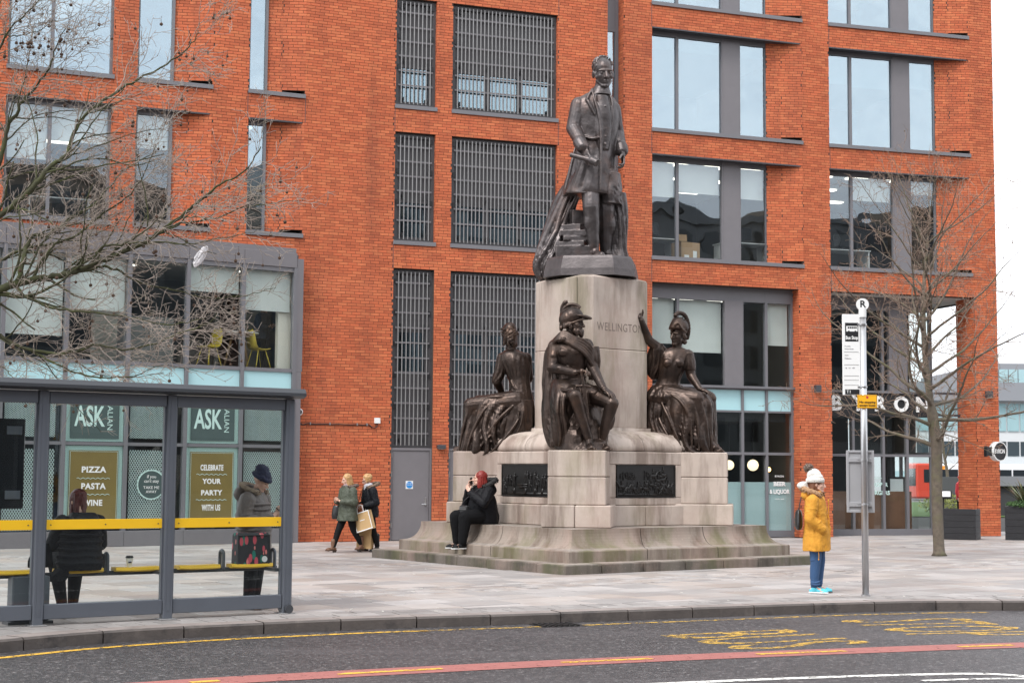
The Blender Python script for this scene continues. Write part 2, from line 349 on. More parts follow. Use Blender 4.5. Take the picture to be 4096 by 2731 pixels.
# kerb: each stone a piece
kerb = tag(build(strip(KC, .02, .29, -.06), 'kerb', M_kerb), kind='structure')
rk = random.Random(3)
def curved_piece(i0, i1, w0, w1, z0, z1, gap, bev=.012, top_j=0.0):
    mb = MB(); ids = list(range(i0, i1 + 1, max(1, (i1 - i0) // 3)))
    if ids[-1] != i1: ids.append(i1)
    rings = []
    for k, i in enumerate(ids):
        t = tang(KC, i); nr = Vector((-t.y, t.x)); c = KC[i].copy()
        if k == 0: c += t * gap
        if k == len(ids) - 1: c -= t * gap
        a, b = c + nr * w0, c + nr * w1; a2 = c + nr * (w0 + bev)
        dz = top_j
        rings.append([(a.x, a.y, z0), (b.x, b.y, z0), (b.x, b.y, z1 + dz), (a2.x, a2.y, z1 + dz), (a.x, a.y, z1 - bev + dz)])
    return mb.rings(rings)
i = 8; ks = []
while i + 9 < len(KC):
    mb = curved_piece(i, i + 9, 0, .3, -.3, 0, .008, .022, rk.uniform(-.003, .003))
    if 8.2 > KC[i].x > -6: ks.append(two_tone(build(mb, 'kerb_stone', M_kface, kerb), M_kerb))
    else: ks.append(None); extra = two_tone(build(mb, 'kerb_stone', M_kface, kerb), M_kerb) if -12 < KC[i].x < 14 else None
    i += 9
# setts along the kerb
i = 8; cnt = 0
far = MB()
for row, (w0, w1) in enumerate(((.305, .605), (.612, .912))):
    i = 8 + row
    while i + 2 < len(KC):
        ln = rk.choice((2, 2, 3))
        if -6.2 < KC[i].x < 8.4 and i + ln < len(KC):
            mb = curved_piece(i, i + ln, w0, w1, -.06, 0, .006, .006, rk.uniform(-.004, .002))
            if cnt < 290: build(mb, 'sett', M_sett, pave); cnt += 1
            else: far.add(mb.v, mb.f)
        i += ln
if far.v: build(far, 'setts', M_sett, pave, kind='stuff')
# paving slabs laid square to the monument
GA = 36.5; MC = Vector((1.5, 29.35))
er = Vector((math.cos(R(GA)), math.sin(R(GA)))); el = Vector((-er.y, er.x))
def clip(poly, o, nrm):
    res = []
    for a, b in zip(poly, poly[1:] + poly[:1]):
        da, db = (a - o).dot(nrm), (b - o).dot(nrm)
        if da >= 0: res.append(a)
        if da * db < 0: res.append(a.lerp(b, da / (da - db)))
    return res
slabs = []
rs_ = random.Random(11)
F_A = Vector((-2.87, 36.9))
def behind_wall(p):
    if p.x > -2.87: return p.y > 36.9 + (p.x + 2.87) * .36 + (3.6 if p.x > 8 else -.1)
    return p.y > 36.7 + (p.x + 4.9) * .67 if p.x < -4.9 else p.y > 36.9 + (p.x + 2.87) * .42
j = -40
while j < 60:
    fine = (j % 9) in (5, 6)        # courses of narrow setts between the flags
    hgt = .6 if not fine else .30
    v0 = (j * .6) if not fine else None
    j += 1
    rows = [(v0, .6)] if not fine else [((j - 1) * .6, .2), ((j - 1) * .6 + .2, .2), ((j - 1) * .6 + .4, .2)]
    for (vv, hh) in rows:
        u = -30 + rs_.uniform(0, .8)
        while u < 34:
            ln = rs_.choice((.6, .75, .9, .9)) if not fine else rs_.choice((.2, .25, .3))
            g = .010
            o = Vector((-3, 16)); P = [o + er * (u + g) + el * (vv + g), o + er * (u + ln - g) + el * (vv + g), o + er * (u + ln - g) + el * (vv + hh - g), o + er * (u + g) + el * (vv + hh - g)]
            u += ln
            c = (P[0] + P[2]) / 2
            if not (-15 < c.x < 17 and 12 < c.y < 46) or abs(c.x) > c.y * .40 + 1.5 or behind_wall(c): continue
            q = c - MC
            if abs(q.dot(er)) < 2.75 and abs(q.dot(el)) < 2.75: continue
            k = min(range(0, len(KC), 2), key=lambda i: (KC[i] - c).length_squared)
            t = tang(KC, k); nr = Vector((-t.y, t.x)); e = KO[.92][k] + nr * .006
            ds = [(p - e).dot(nr) for p in P]
            if max(ds) <= .02: continue
            if min(ds) < 0: P = clip(P, e, nr)
            if len(P) > 2: slabs.append((c.length, P, fine))
slabs.sort(key=lambda s: (s[2], s[0]))
rest = MB(); nearest = 0
for (d, P, fine) in slabs:
    mb = MB(); z = rs_.uniform(-.004, .001) + (0 if rs_.random() > .03 else -.008)
    m_ = len(P); cc = sum(P, Vector((0, 0))) / m_
    tp = [p + (cc - p).normalized() * .006 for p in P]
    vs = [(p.x, p.y, -.028) for p in P] + [(p.x, p.y, z - .005) for p in P] + [(p.x, p.y, z) for p in tp]
    fs = [(a * m_ + i, a * m_ + (i + 1) % m_, (a + 1) * m_ + (i + 1) % m_, (a + 1) * m_ + i) for a in (0, 1) for i in range(m_)] + [tuple(range(2 * m_, 3 * m_))]
    if not fine and nearest < 300: mb.add(vs, fs); build(mb, 'paving_slab', M_pave, pave); nearest += 1
    else: rest.add(vs, fs)
build(rest, 'paving_slabs', M_pave, pave, kind='stuff')
# small litter on the paving
lit = MB()
for k in range(90):
    p = gp(rs_.uniform(300, 4000), rs_.uniform(2250, 2470)); a = rs_.uniform(0, 6.3); w = rs_.uniform(.006, .02)
    kk = min(range(0, len(KC), 4), key=lambda i: (KC[i] - p.xy).length_squared); t = tang(KC, kk)
    if (p.xy - KC[kk]).dot(Vector((-t.y, t.x))) < .1: continue
    q = p.xy - MC
    if abs(q.dot(er)) < 3.1 and abs(q.dot(el)) < 3.1: continue
    lit.box(-w * 1.6, w * 1.6, -w * .5, w * .5, .001, .006, Matrix.Translation((p.x, p.y, 0)) @ Matrix.Rotation(a, 4, 'Z'))
tag(build(lit, 'litter', mat('pale_litter', (.62, .60, .56), .8)), 'scattered cigarette ends and scraps of paper on the paving', 'litter', kind='stuff')

# ---------------------------------------------------------------- road markings
def road_poly(pts_pairs, z, m, name):
    mb = MB(); vs = []
    for a, b in pts_pairs: vs += [(a[0], a[1], z), (b[0], b[1], z)]
    mb.add(vs, [(2 * k, 2 * k + 2, 2 * k + 3, 2 * k + 1) for k in range(len(pts_pairs) - 1)]); return build(mb, name, m, road)
s_ = 1.0758
def dens(A, per=10): return catmull([Vector(a) * s_ for a in A], per)
T_ = dens([(-9, 8.4), (-5.2, 10.8), (-2.76, 12.33), (-1.66, 12.92), (.02, 13.72), (1.3, 14.27), (3.1, 14.95), (5.1, 15.62), (9, 16.6), (16, 17.2)])
T2_ = offs(T_, -.23)
road_poly(list(zip(T_, offs(T_, -.44))), -.121, M_pink, 'red_lane_strip')
def sub(C, x0, x1): return [i for i in range(len(C)) if x0 <= C[i].x <= x1]
for x0, x1 in ((-2.68, -2.44), (-1.55, -.58), (.46, 1.40), (2.42, 3.37), (4.6, 5.3), (6.4, 7.3), (-4.6, -3.6)):
    q = resample([a for a in catmull([(p.x, p.y) for p in T2_], 4)], .05); ii = sub(q, x0, x1); seg = [q[i] for i in ii]
    if len(seg) > 3:
        sg = offs(seg, .05); sg2 = offs(seg, -.05); road_poly(list(zip(sg, sg2)), -.117, M_yel, 'lane_dash')
K2 = resample(catmull([(p[0], p[1]) for p in KP], 12), .1)
ii = sub(K2, -8, -1.0); seg = [K2[i] for i in ii]; road_poly(list(zip(offs(seg, -.30), offs(seg, -.41))), -.121, M_yel, 'kerbside_yellow_line')
ii = sub(K2, -1.2, 6.2); seg = [K2[i] for i in ii]; road_poly(list(zip(offs(seg, -.31), offs(seg, -.40))), -.121, M_yel2, 'kerbside_yellow_line')
wl = dens([(-1.2, 11.5), (1.32, 12.5), (2.6, 12.93), (3.5, 13.15), (3.95, 13.2), (4.25, 13.07), (4.4, 12.75)])
road_poly(list(zip(wl, offs(wl, -.12))), -.121, M_wht, 'white_line')
wl = dens([(3.3, 12.72), (3.8, 12.86), (4.25, 12.9), (4.6, 12.82)]); road_poly(list(zip(wl, offs(wl, -.09))), -.1205, M_wht, 'white_line')
for word, px, py, ang, wdt, ht in (('BUS', 2.75, 16.95, 27, 1.55, 1.75), ('STOP', 5.05, 18.42, 15, 1.95, 1.75)):
    mb = text_mesh(word, 1.0, bold=.004, extrude=0)
    xs = [v[0] for v in mb.v]; ys = [v[1] for v in mb.v]; w_, h_ = max(xs) - min(xs), max(ys) - min(ys); cx, cy = (max(xs) + min(xs)) / 2, (max(ys) + min(ys)) / 2
    mb.v = [((v[0] - cx) / w_ * wdt, (v[1] - cy) / h_ * ht, 0) for v in mb.v]
    mb.xf(Matrix.Translation((px, py, -.121)) @ Matrix.Rotation(R(ang - 90), 4, 'Z')); build(mb, 'road_lettering', M_let, road)
# iron gully grating in the gutter
gt = MB(); T = Matrix.Translation((.55, 18.32, -.119)) @ Matrix.Rotation(R(23), 4, 'Z')
gt.box(-.27, .27, -.2, .2, -.05, 0, T)
for k in range(7): gt.box(-.24 + k * .07, -.21 + k * .07, -.17, .17, 0, .012, T)
tag(build(gt, 'drain_grating', mat('cast_iron', (.03, .028, .028), .5, .6)), 'dark iron drain grating in the gutter below the chipped kerb', 'drain')
# ================================================================ brick building
A2 = (-2.87, 36.9); TM = frame(A2, 20.2); TL = frame(A2, 23.0)
C2 = (8.44, 41.061); TR = frame(C2, 16.75)
BO = (-4.979, 35.712); TB = frame(BO, 34.0)
HC = .06875; TOPZ = 248 * HC
bld = tag(empty('brick_building', (*A2, 0)), 'orange brick building with dark grey framed windows behind the monument', 'building')
wall = MB(); bricks = MB(); singles = []
rb = random.Random(5)
def zc(k): return k * HC
def subtract(iv, a, b):
    o = []
    for x, y in iv:
        if b <= x or a >= y: o.append((x, y))
        else:
            if a > x: o.append((x, a))
            if b < y: o.append((b, y))
    return o
def brick_panel(T, u0, u1, c0, c1, holes=(), d=0.0, th=.3, single=None):
    """mortar wall pieces plus proud bricks in running bond; holes = (u0, u1, course0, course1)"""
    cuts = sorted({c0, c1} | {c for h in holes for c in h[2:4] if c0 < c < c1})
    for a, b in zip(cuts, cuts[1:]):
        iv = [(u0, u1)]
        for h in holes:
            if h[2] < b and h[3] > a: iv = subtract(iv, h[0], h[1])
        for x, y in iv: wall.box(x, y, d, d + th, zc(a), zc(b), T)
    for c in range(c0, c1):
        iv = [(u0, u1)]
        for h in holes:
            if h[2] <= c < h[3]: iv = subtract(iv, h[0], h[1])
        off = (.1125 if c % 2 else 0) + .03 * math.sin(c * 12.9898)
        for x, y in iv:
            k = math.floor((x - off) / .225); 
            while True:
                a = max(x, off + k * .225 + .005); b = min(y, off + (k + 1) * .225 - .005); k += 1
                if a >= y: break
                if b - a < .03: continue
                pr = d - .007 - rb.uniform(0, .003)
                if single and single(a, b, c) and len(singles) < 300: singles.append((T, a, b, c, pr))
                else: bricks.box(a, b, pr, d, zc(c) + .0045, zc(c + 1) - .0045, T, open_back=True)
rowc = [(103, 142), (151, 190), (199, 238)]
# openings: (frame, u0, u1, glass end u1g, mullions[], panel)
holesM = []; holesL = []; holesR = []
for c0, c1 in rowc:
    holesM += [(.03, 1.06, c0, c1), (1.46, 4.23, c0, c1), (6.83, 11.22, c0, c1)]
    holesR += [(0.0, 4.30, c0, c1)]
    holesL += [(-8.9, -6.62, c0, c1), (-6.10, -4.40, c0, c1), (-3.55, -2.22, c0, c1)]
holesM += [(.03, 1.05, 0, 94), (1.46, 4.23, 0, 94), (5.585, 6.03, 103, 238), (6.83, 11.08, 0, 94)]
holesR += [(0.0, 4.36, 0, 94)]
brick_panel(TL, -9.6, 0, 0, 248, holesL + [(-9.6, -2.42, 0, 98)], single=lambda a, b, c: c < 34 and a > -2.4)
brick_panel(TM, 0, 12.05, 0, 248, holesM)
brick_panel(TR, 0, 5.06, 0, 248, holesR)
# return of the corner pier and the building's end wall
TE = frame((TR @ Vector((5.06, 0, 0))).xy, 16.75 + 90)
brick_panel(TE, 0, .55, 0, 248); brick_panel(TE, .55, 12, 94, 248)
TI = frame((TR @ Vector((4.36, .9, 0))).xy, 16.75 - 90); brick_panel(TI, 0, .9, 0, 94, d=0, th=.2)
TJ = frame((TR @ Vector((5.06, .9, 0))).xy, 16.75 + 180); wall.box(0, .7, 0, .02, 0, zc(94), TJ)
# jambs that show their inner face: door strip, wide louvres, shopfront piers
def jamb(T, u, c0, c1, depth):
    a = T @ Vector((u, depth, 0)); ang = math.degrees(math.atan2(T[1][0], T[0][0])); brick_panel(frame(a.xy, ang - 90), 0, depth, c0, c1, th=.1)
jamb(TM, 1.06, 0, 94, .22); jamb(TM, 4.23, 0, 94, .22); jamb(TM, 6.03, 103, 238, .4); jamb(TM, 11.08, 0, 94, .30)
for c0, c1 in rowc: jamb(TM, 1.06, c0, c1, .2); jamb(TM, 4.23, c0, c1, .2); jamb(TL, -6.62, c0, c1, .16)
# splayed brick cheeks right of the windows
def splay(T, ug, dg, u1, c0, c1):
    um = ug + (u1 - ug) * .42; dm = dg * .66
    ang = math.degrees(math.atan2(T[1][0], T[0][0]))
    for (a, da, b, db, lift) in ((ug, dg, um, dm, 0), (um, dm, u1, .0, 2)):
        A_ = T @ Vector((a, da, 0)); th = math.degrees(math.atan2(db - da, b - a)); L = math.hypot(b - a, db - da)
        brick_panel(frame(A_.xy, ang + th), -.004, L + .006, c0 + lift, c1, th=.08)
for c0, c1 in rowc:
    splay(TM, 10.30, .28, 11.22, c0, c1); splay(TR, 3.40, .28, 4.30, c0, c1)
    splay(TL, -5.28, .26, -4.40, c0, c1); splay(TL, -3.10, .26, -2.22, c0, c1)
for T_, u_, c0, c1 in [(TL, -3.57, 142, 151), (TL, -3.57, 190, 199), (TL, -2.2, 142, 151), (TM, .018, 94, 103), (TM, .018, 142, 151), (TM, .018, 190, 199), (TM, 4.245, 94, 103), (TM, 4.245, 142, 151), (TM, 4.245, 190, 199), (TM, 6.818, 94, 103), (TM, 6.818, 142, 151), (TM, 6.818, 190, 199), (TR, .012, 94, 103), (TR, .012, 142, 151), (TR, .012, 190, 199)]:
    build(MB().box(u_ - .006, u_ + .006, -.0125, -.002, zc(c0), zc(c1), T_), 'movement_joint', M_dgrey, bld, world=True)
build(wall, 'wall', M_mortar, bld, world=True)
build(bricks, 'brickwork', M_brick, bld, world=True, kind='stuff')
ub = mesh_of(MB().box(0, .215, 0, .0085, 0, HC - .009, open_back=True), 'brick', M_brick)
inv = wm(bld).inverted()
for (T, a, b, c, pr) in singles:
    o = bpy.data.objects.new('brick', ub); COL.objects.link(o); o.parent = bld
    o.matrix_local = inv @ T @ Matrix.Translation((a, pr, zc(c) + .0045)) @ Matrix.Diagonal(((b - a) / .215, 1, 1, 1))
# upper mass of the building behind the facade, roof
mass = MB()
pl = [TL @ Vector((-9.6, .35, 0)), TL @ Vector((0, .35, 0)), TM @ Vector((12.05, .35, 0)), TR @ Vector((5.0, .35, 0)), TR @ Vector((5.0, 12, 0)), TL @ Vector((-9.6, 16, 0))]
mass.prism([(p.x, p.y) for p in pl], TOPZ - .4, TOPZ); build(mass, 'roof', M_dgrey, bld, world=True)
# ---- floors, ceilings and back walls of the rooms behind the glass
rooms = MB(); lights = MB()
def slab_poly(d0, d1): return [TL @ Vector((-9.6, d0, 0)), TL @ Vector((0, d0, 0)), TM @ Vector((12.05, d0, 0)), TR @ Vector((5.0, d0, 0)), TR @ Vector((5.0, d1, 0)), TM @ Vector((12.05, d1, 0)), TL @ Vector((0, d1, 0)), TL @ Vector((-9.6, d1, 0))]
P8 = [(p.x, p.y) for p in slab_poly(.32, 7)]
fl = MB(); cl = MB(); bk = MB()
for k in range(3):
    z0, z1 = zc(103 + 48 * k) - .10, zc(142 + 48 * k) + .12
    fl.prism(P8, z0 - .12, z0); cl.prism(P8, z1, z1 + .1)
fl.box(0, 12.0, .45, 7, 3.45, 3.7, TM); cl.box(0, 12.0, .45, 7, 6.5, 6.6, TM)
for T, a, b, zb in ((TL, -9.6, 0, 0), (TM, 0, 12.05, 0), (TR, 0, 5.0, 6.6)):
    bk.box(a, b, 7, 7.1, zb, TOPZ, T)
for T, u in ((TL, -4.1), (TM, -.1), (TM, 1.2), (TM, 4.9), (TM, 6.4), (TM, 11.7)): bk.box(u - .05, u + .05, .33, 7, 0.1, TOPZ, T)
for T, u, v in ((TR, 5.0, 6.6), (TL, -9.55, 0)): bk.box(u - .05, u, .33, 7, v, TOPZ, T)
build(fl, 'office_floor', M_carpet, bld, world=True); build(cl, 'office_ceiling', M_ceil, bld, world=True); ob_bk = build(bk, 'office_wall', M_room, bld, world=True)
lm = mesh_of(MB().box(-.3, .3, -.12, .12, -.03, 0), 'ceiling_light', M_light)
for T, us in ((TM, (7.2, 8.3, 9.4, 10.5)), (TR, (.6, 1.7, 2.9)), (TL, (-8.3, -7.2, -5.6, -3.4))):
    for zk in (142,):
        for dd in (1.6, 3.4, 5.2):
            for u in us:
                o = bpy.data.objects.new('ceiling_light', lm); COL.objects.link(o); o.parent = bld; o.matrix_local = inv @ T @ Matrix.Translation((u, dd, zc(zk) + .11))
for u in (7.2, 8.3, 9.4, 10.5):
    for dd in (1.6, 3.4): 
        o = bpy.data.objects.new('ceiling_light', lm); COL.objects.link(o); o.parent = bld; o.matrix_local = inv @ TM @ Matrix.Translation((u, dd, 6.49))
# ---- office windows
def sill(T, u0, u1, z, parent, front=-.05, depth=.42):
    mb = MB(); mb.box(u0 - .02, u1 + .015, front, depth, z - .01, z + .045, T); mb.box(u0 - .02, u1 + .015, front, front + .02, z - .05, z - .01, T); return build(mb, 'sill', M_grey, parent, world=True)
def window(T, u0, u1, c0, c1, d, mull, panel, full, blinds, g=M_glassU):
    z0, z1 = zc(c0) + .045, zc(c1) - .02; fr = MB(); w = .065
    fr.box(u0, u0 + w, d, d + .1, z0, z1, T); fr.box(u1 - w, u1, d, d + .1, z0, z1, T); fr.box(u0 + w, u1 - w, d, d + .1, z1 - .10, z1, T); fr.box(u0 + w, u1 - w, d, d + .1, z0, z0 + .06, T)
    for m_ in mull: fr.box(m_, m_ + .075, d + .003, d + .1, z0 + .06, z1 - .10, T)
    win = build(fr, 'window', M_grey, bld, world=True)
    # dark soffit and lintel angle
    lf = MB(); lf.box(u0 - .02, full - .03, .002, d + .12, z1, z1 + .019, T); lf.prism([(u0, -.006), (full - .06, -.006), (u0 + (full - u0) * .8, -.002)], z1 - .01, z1 + .035, T)
    build(lf, 'lintel', M_dgrey, win, world=True)
    edges = sorted([u0 + w] + [x for m_ in mull for x in (m_, m_ + .075)] + ([panel[0], panel[1]] if panel else []) + [u1 - w])
    bays = list(zip(edges[::2], edges[1::2]))
    for k, (a, b) in enumerate(bays):
        build(MB().box(a, b, d + .05, d + .062, z0 + .06, z1 - .10, T), 'pane', g, win, world=True)
        bl = blinds[k % len(blinds)] if blinds else 0
        if bl: build(MB().box(a + .01, b - .01, d + .16, d + .165, z1 - .10 - bl, z1 - .10, T), 'blind', M_blind, win, world=True)
    if panel:
        pm = MB(); pm.box(panel[0], panel[1], d - .02, d + .1, z0, z1, T); pm.box(panel[0] + .04, panel[1] - .04, d - .026, d - .02, z0 + .04, z1 - .04, T)
        build(pm, 'infill_panel', M_panel, win, world=True)
    sill(T, u0, full, zc(c0), win)
    return win
for k, (c0, c1) in enumerate(rowc):
    window(TM, 6.83, 10.36, c0, c1, .30, (7.66,), (8.98, 9.53), 11.22, [(.9, .75, .8), (.32, .32, .3), (.3, .3, .5)][k], M_glassF if k == 0 else M_glassU)
    window(TR, 0.0, 3.44, c0, c1, .30, (.78,), (2.07, 2.62), 4.30, [(.0, .62, .35), (.75, .8, .7), (.2, .3, .2)][k], M_glassF if k == 0 else M_glassU)
    window(TL, -8.9, -6.62, c0, c1, .17, (-7.98,), None, -6.62, [(1.2, .75), (0, 0), (0, 0)][k], M_glassF if k == 0 else M_glassU)
    window(TL, -6.10, -5.25, c0, c1, .20, (), None, -4.40, [(.75,), (.25,), (.25,)][k], M_glassF if k == 0 else M_glassU)
    window(TL, -3.55, -3.07, c0, c1, .20, (), None, -2.22, [(0,), (0,), (0,)][k])
# tall slot window behind the statue
fr = MB(); z0, z1 = zc(103) + .045, zc(238)
for a, b in ((5.585, 5.64), (5.93, 6.03)): fr.box(a, b, .3, .4, z0, z1, TM)
for z in (z0, 8.3, 10.3, 12.9, z1 - .06): fr.box(5.64, 5.93, .303, .4, z, z + .06, TM)
fr.box(5.64, 5.93, .31, .39, 12.96, 14.2, TM)
slot = build(fr, 'window', M_grey, bld, world=True)
for a, b in ((z0 + .06, 8.3), (8.36, 10.3), (10.36, 12.9), (14.2, z1 - .06)): build(MB().box(5.64, 5.93, .34, .352, a, b, TM), 'pane', M_glassU, slot, world=True)
sill(TM, 5.585, 6.03, zc(103), slot)
# ---- grilled louvre windows
M_glassG = glass('louvre_glass', (.5, .65, .68), .24, (.72, .88, 1))
M_louv = mat('dark_louvre_panel', (.062, .059, .063), .5, var=.08, vscale=4); BRK1 = mesh_of(MB().box(-.012, .012, -.03, .06, 0, .1), 'hinge_bracket', M_black); BRK2 = mesh_of(MB().box(-.035, .035, -.02, 0, 0, .12), 'hinge_bracket', M_black)
def grille(T, u0, u1, z0, z1, n, panes, door=False, rails=()):
    d = .10; fr = MB(); w = .10
    fr.box(u0, u0 + w, d, d + .10, z0, z1, T); fr.box(u1 - w, u1, d, d + .10, z0, z1, T); fr.box(u0 + w, u1 - w, d, d + .1, z1 - .10, z1, T); fr.box(u0 + w, u1 - w, d, d + .1, z0, z0 + .08, T)
    g0, g1 = panes
    # blank louvre panel above the glass, and below it when there is more
    fr.box(u0 + w, u1 - w, d + .06, d + .1, g1, z1 - .1, T); fr.box(u0 + w, u1 - w, d + .045, d + .06, g1, g1 + .06, T)
    if g0 - z0 > .3: fr.box(u0 + w, u1 - w, d + .06, d + .1, z0 + .08, g0, T)
    else: fr.box(u0 + w, u1 - w, d + .05, d + .1, z0 + .08, g0, T)
    np_ = 3 if u1 - u0 > 2 else 1; pw = (u1 - u0 - 2 * w) / np_
    for k in range(np_ + 1):
        x = u0 + w + k * pw; e = .075; x0 = x - e if k else x; x1 = x + e if k < np_ else x
        fr.box(x0, x1, d + .05, d + .1, g0, g1, T)
    gr = build(fr, 'grille_window', M_louv, bld, world=True)
    for k in range(np_):
        x = u0 + w + k * pw; build(MB().box(x + (.075 if k else 0), x + pw - (.075 if k < np_ - 1 else 0), d + .08, d + .09, g0, g1, T), 'pane', M_glassG, gr, world=True)
    gap = (u1 - u0 - 2 * w) / n
    bm_ = mesh_of(MB().box(-.0115, .0115, -.016, 0, z0 + .05, z1 - .06), 'bar', M_bar)
    for k in range(n):
        o = bpy.data.objects.new('bar', bm_); COL.objects.link(o); o.parent = gr; o.matrix_local = inv @ T @ Matrix.Translation((u0 + w + (k + .5) * gap, d - .035, 0))
    hz = MB(); zz = z1 - .34
    rl = []
    while zz > z0 + .15:
        rl.append(zz); zz -= .36
    for zz in rl: build(MB().box(u0 + w - .02, u1 - w + .02, d - .03, d - .018, zz, zz + .04, T), 'rail', M_panel, gr, world=True)
    def bracket(bm, x, zz):
        o = bpy.data.objects.new('hinge_bracket', bm); COL.objects.link(o); o.parent = gr; o.matrix_local = inv @ T @ Matrix.Translation((x, d, zz))
    for zz in (z1 - .22, g1 + .1, z0 + .12):
        for x in ([u0 + w + .12, u1 - w - .12] + ([u0 + w + pw, u0 + w + 2 * pw] if np_ == 3 else [])): bracket(BRK1, x, zz)
    for zz in np.arange(z0 + .9, z1 - .2, .75): bracket(BRK2, u0 + .095, zz); bracket(BRK2, u1 - .095, zz)
    return gr
for k, (c0, c1) in enumerate(rowc):
    z0, z1 = zc(c0) + .045, zc(c1) - .01
    for a, b, nb in ((.03, 1.06, 8), (1.46, 4.23, 26)):
        g_ = grille(TM, a, b, z0, z1, nb, (z0 + .12, z0 + .95)); sill(TM, a, b, zc(c0), g_, -.04, .2)
for a, b, nb in ((.03, 1.05, 8), (1.46, 4.23, 26)):
    grille(TM, a, b, 2.2, zc(94) - .01, nb, (4.02, 4.95))
# steel doors below the grilles
def steel_door(u0, u1, sign):
    fr = MB(); fr.box(u0, u0 + .05, .04, .14, 0, 2.19, TM); fr.box(u1 - .05, u1, .04, .14, 0, 2.19, TM); fr.box(u0 + .05, u1 - .05, .04, .14, 2.13, 2.19, TM); fr.box(u0, u1, .14, .2, 0, 2.19, TM)
    dr = build(fr, 'steel_door', M_panel, bld, world=True)
    build(MB().bbox(u0 + .055, u1 - .055, .06, .12, .012, 2.125, .004, TM), 'door_leaf', M_panel, dr, world=True)
    for z in (.3, .95, 1.5, 1.95): build(MB().box(u0 + .02, u0 + .05, .03, .05, z, z + .13, TM), 'hinge', M_bar, dr, world=True)
    h = MB(); h.box(u1 - .16, u1 - .115, .045, .06, .82, 1.02, TM); h.tube([TM @ Vector((u1 - .14, .05, .86)), TM @ Vector((u1 - .14, -.01, .86)), TM @ Vector((u1 - .25, -.01, .86))], .012, 8)
    build(h, 'handle', mat('steel', (.55, .55, .56), .3, .9), dr, world=True)
    if sign:
        sg = build(MB().box(.42, .60, .052, .06, 1.22, 1.41, TM), 'sign_plate', M_white, dr, world=True)
        c = MB(); c.tube([TM @ Vector((.51, .0515, 1.315)), TM @ Vector((.51, .048, 1.315))], .08, 28); build(c, 'blue_disc', mat('sign_blue', (.02, .24, .62), .4), dr, world=True)
        put_text('Fire exit\nkeep clear', textT(TM, .51, .0475, 1.335), 'lettering', M_white, dr, .036)
steel_door(.03, 1.05, True); steel_door(1.46, 4.23, False)
# ================================================================ glazed bay of the restaurant (part of the building)
BU = [.0, -1.31, -2.63, -3.97, -5.32, -6.65, -7.98]
M_green = mat('dark_green_poster', (.052, .082, .080), .45, var=.08)
M_olive = mat('olive_gold_poster', (.17, .125, .032), .45, var=.12, vscale=1.5)
M_mint = mat('pale_mint_print', (.50, .68, .64), .5)
def lattice():
    m = bpy.data.materials.new('white_lattice_window_film'); m.use_nodes = True; n = m.node_tree; L = n.links.new; b = n.nodes['Principled BSDF']
    b.inputs['Base Color'].default_value = (.48, .57, .56, 1); b.inputs['Roughness'].default_value = .6
    tc = n.nodes.new('ShaderNodeTexCoord'); mp = n.nodes.new('ShaderNodeMapping'); mp.inputs['Rotation'].default_value = (0, R(45), 0); L(tc.outputs['Generated'], mp.inputs[0])
    def wv(ax):
        w = n.nodes.new('ShaderNodeTexWave'); w.wave_type = 'BANDS'; w.bands_direction = ax; w.inputs['Scale'].default_value = 8.5; w.inputs['Distortion'].default_value = 0; L(mp.outputs[0], w.inputs[0]); return w
    a, c = wv('X'), wv('Z'); mx = n.nodes.new('ShaderNodeMath'); mx.operation = 'MAXIMUM'; L(a.outputs['Fac'], mx.inputs[0]); L(c.outputs['Fac'], mx.inputs[1])
    g = n.nodes.new('ShaderNodeMapRange'); g.inputs[1].default_value = .72; g.inputs[2].default_value = .80; L(mx.outputs[0], g.inputs[0]); L(g.outputs[0], b.inputs['Alpha']); return m
M_lat = lattice()
M_glassB = glass('bay_glass', (.955, .976, .97), .045, (.8, .92, 1))
fr = MB()
for u in BU:
    w0, w1 = (-.07, .02) if u == 0 else (-.04, .04)
    fr.box(u + w0, u + w1, -.03, .12, .32, 6.28, TB)
fr.box(-8, .02, -.005, .1, 3.87, 3.95, TB); fr.box(-8, .02, -.005, .1, 2.14, 2.21, TB); fr.box(-8, .02, -.005, .1, 3.2, 3.28, TB); fr.box(-8, .02, -.005, .1, 6.18, 6.28, TB)
bay = build(fr, 'bay_window', M_grey, bld, world=True)
fa = MB()
for a, b in zip(BU[1:], BU): fa.bbox(a + .004, b - .004, -.035, .2, 6.28, 6.62, .006, TB)
fa.box(-8, .0, .04, .5, 6.62, 6.74, TB); fa.box(.005, .17, -.02, .14, 3.9, 6.50, TB); fa.box(.005, .15, -.02, .14, 0, 3.895, TB)
A_ = TB @ Vector((.15, .14, 0)); D_ = TL @ Vector((-2.30, 0, 0))
fa.add([(A_.x, A_.y, 0), (D_.x + .02, D_.y + .05, 0), (D_.x + .02, D_.y + .05, 6.5), (A_.x, A_.y, 6.5)], [(0, 1, 2, 3)])
build(fa, 'fascia', M_panel, bay, world=True)
bp = MB()
for a, b in zip(BU[1:], BU): bp.bbox(a + .003, b - .003, -.05, .12, 0, .33, .005, TB)
build(bp, 'plinth_panel', M_panel, bay, world=True)
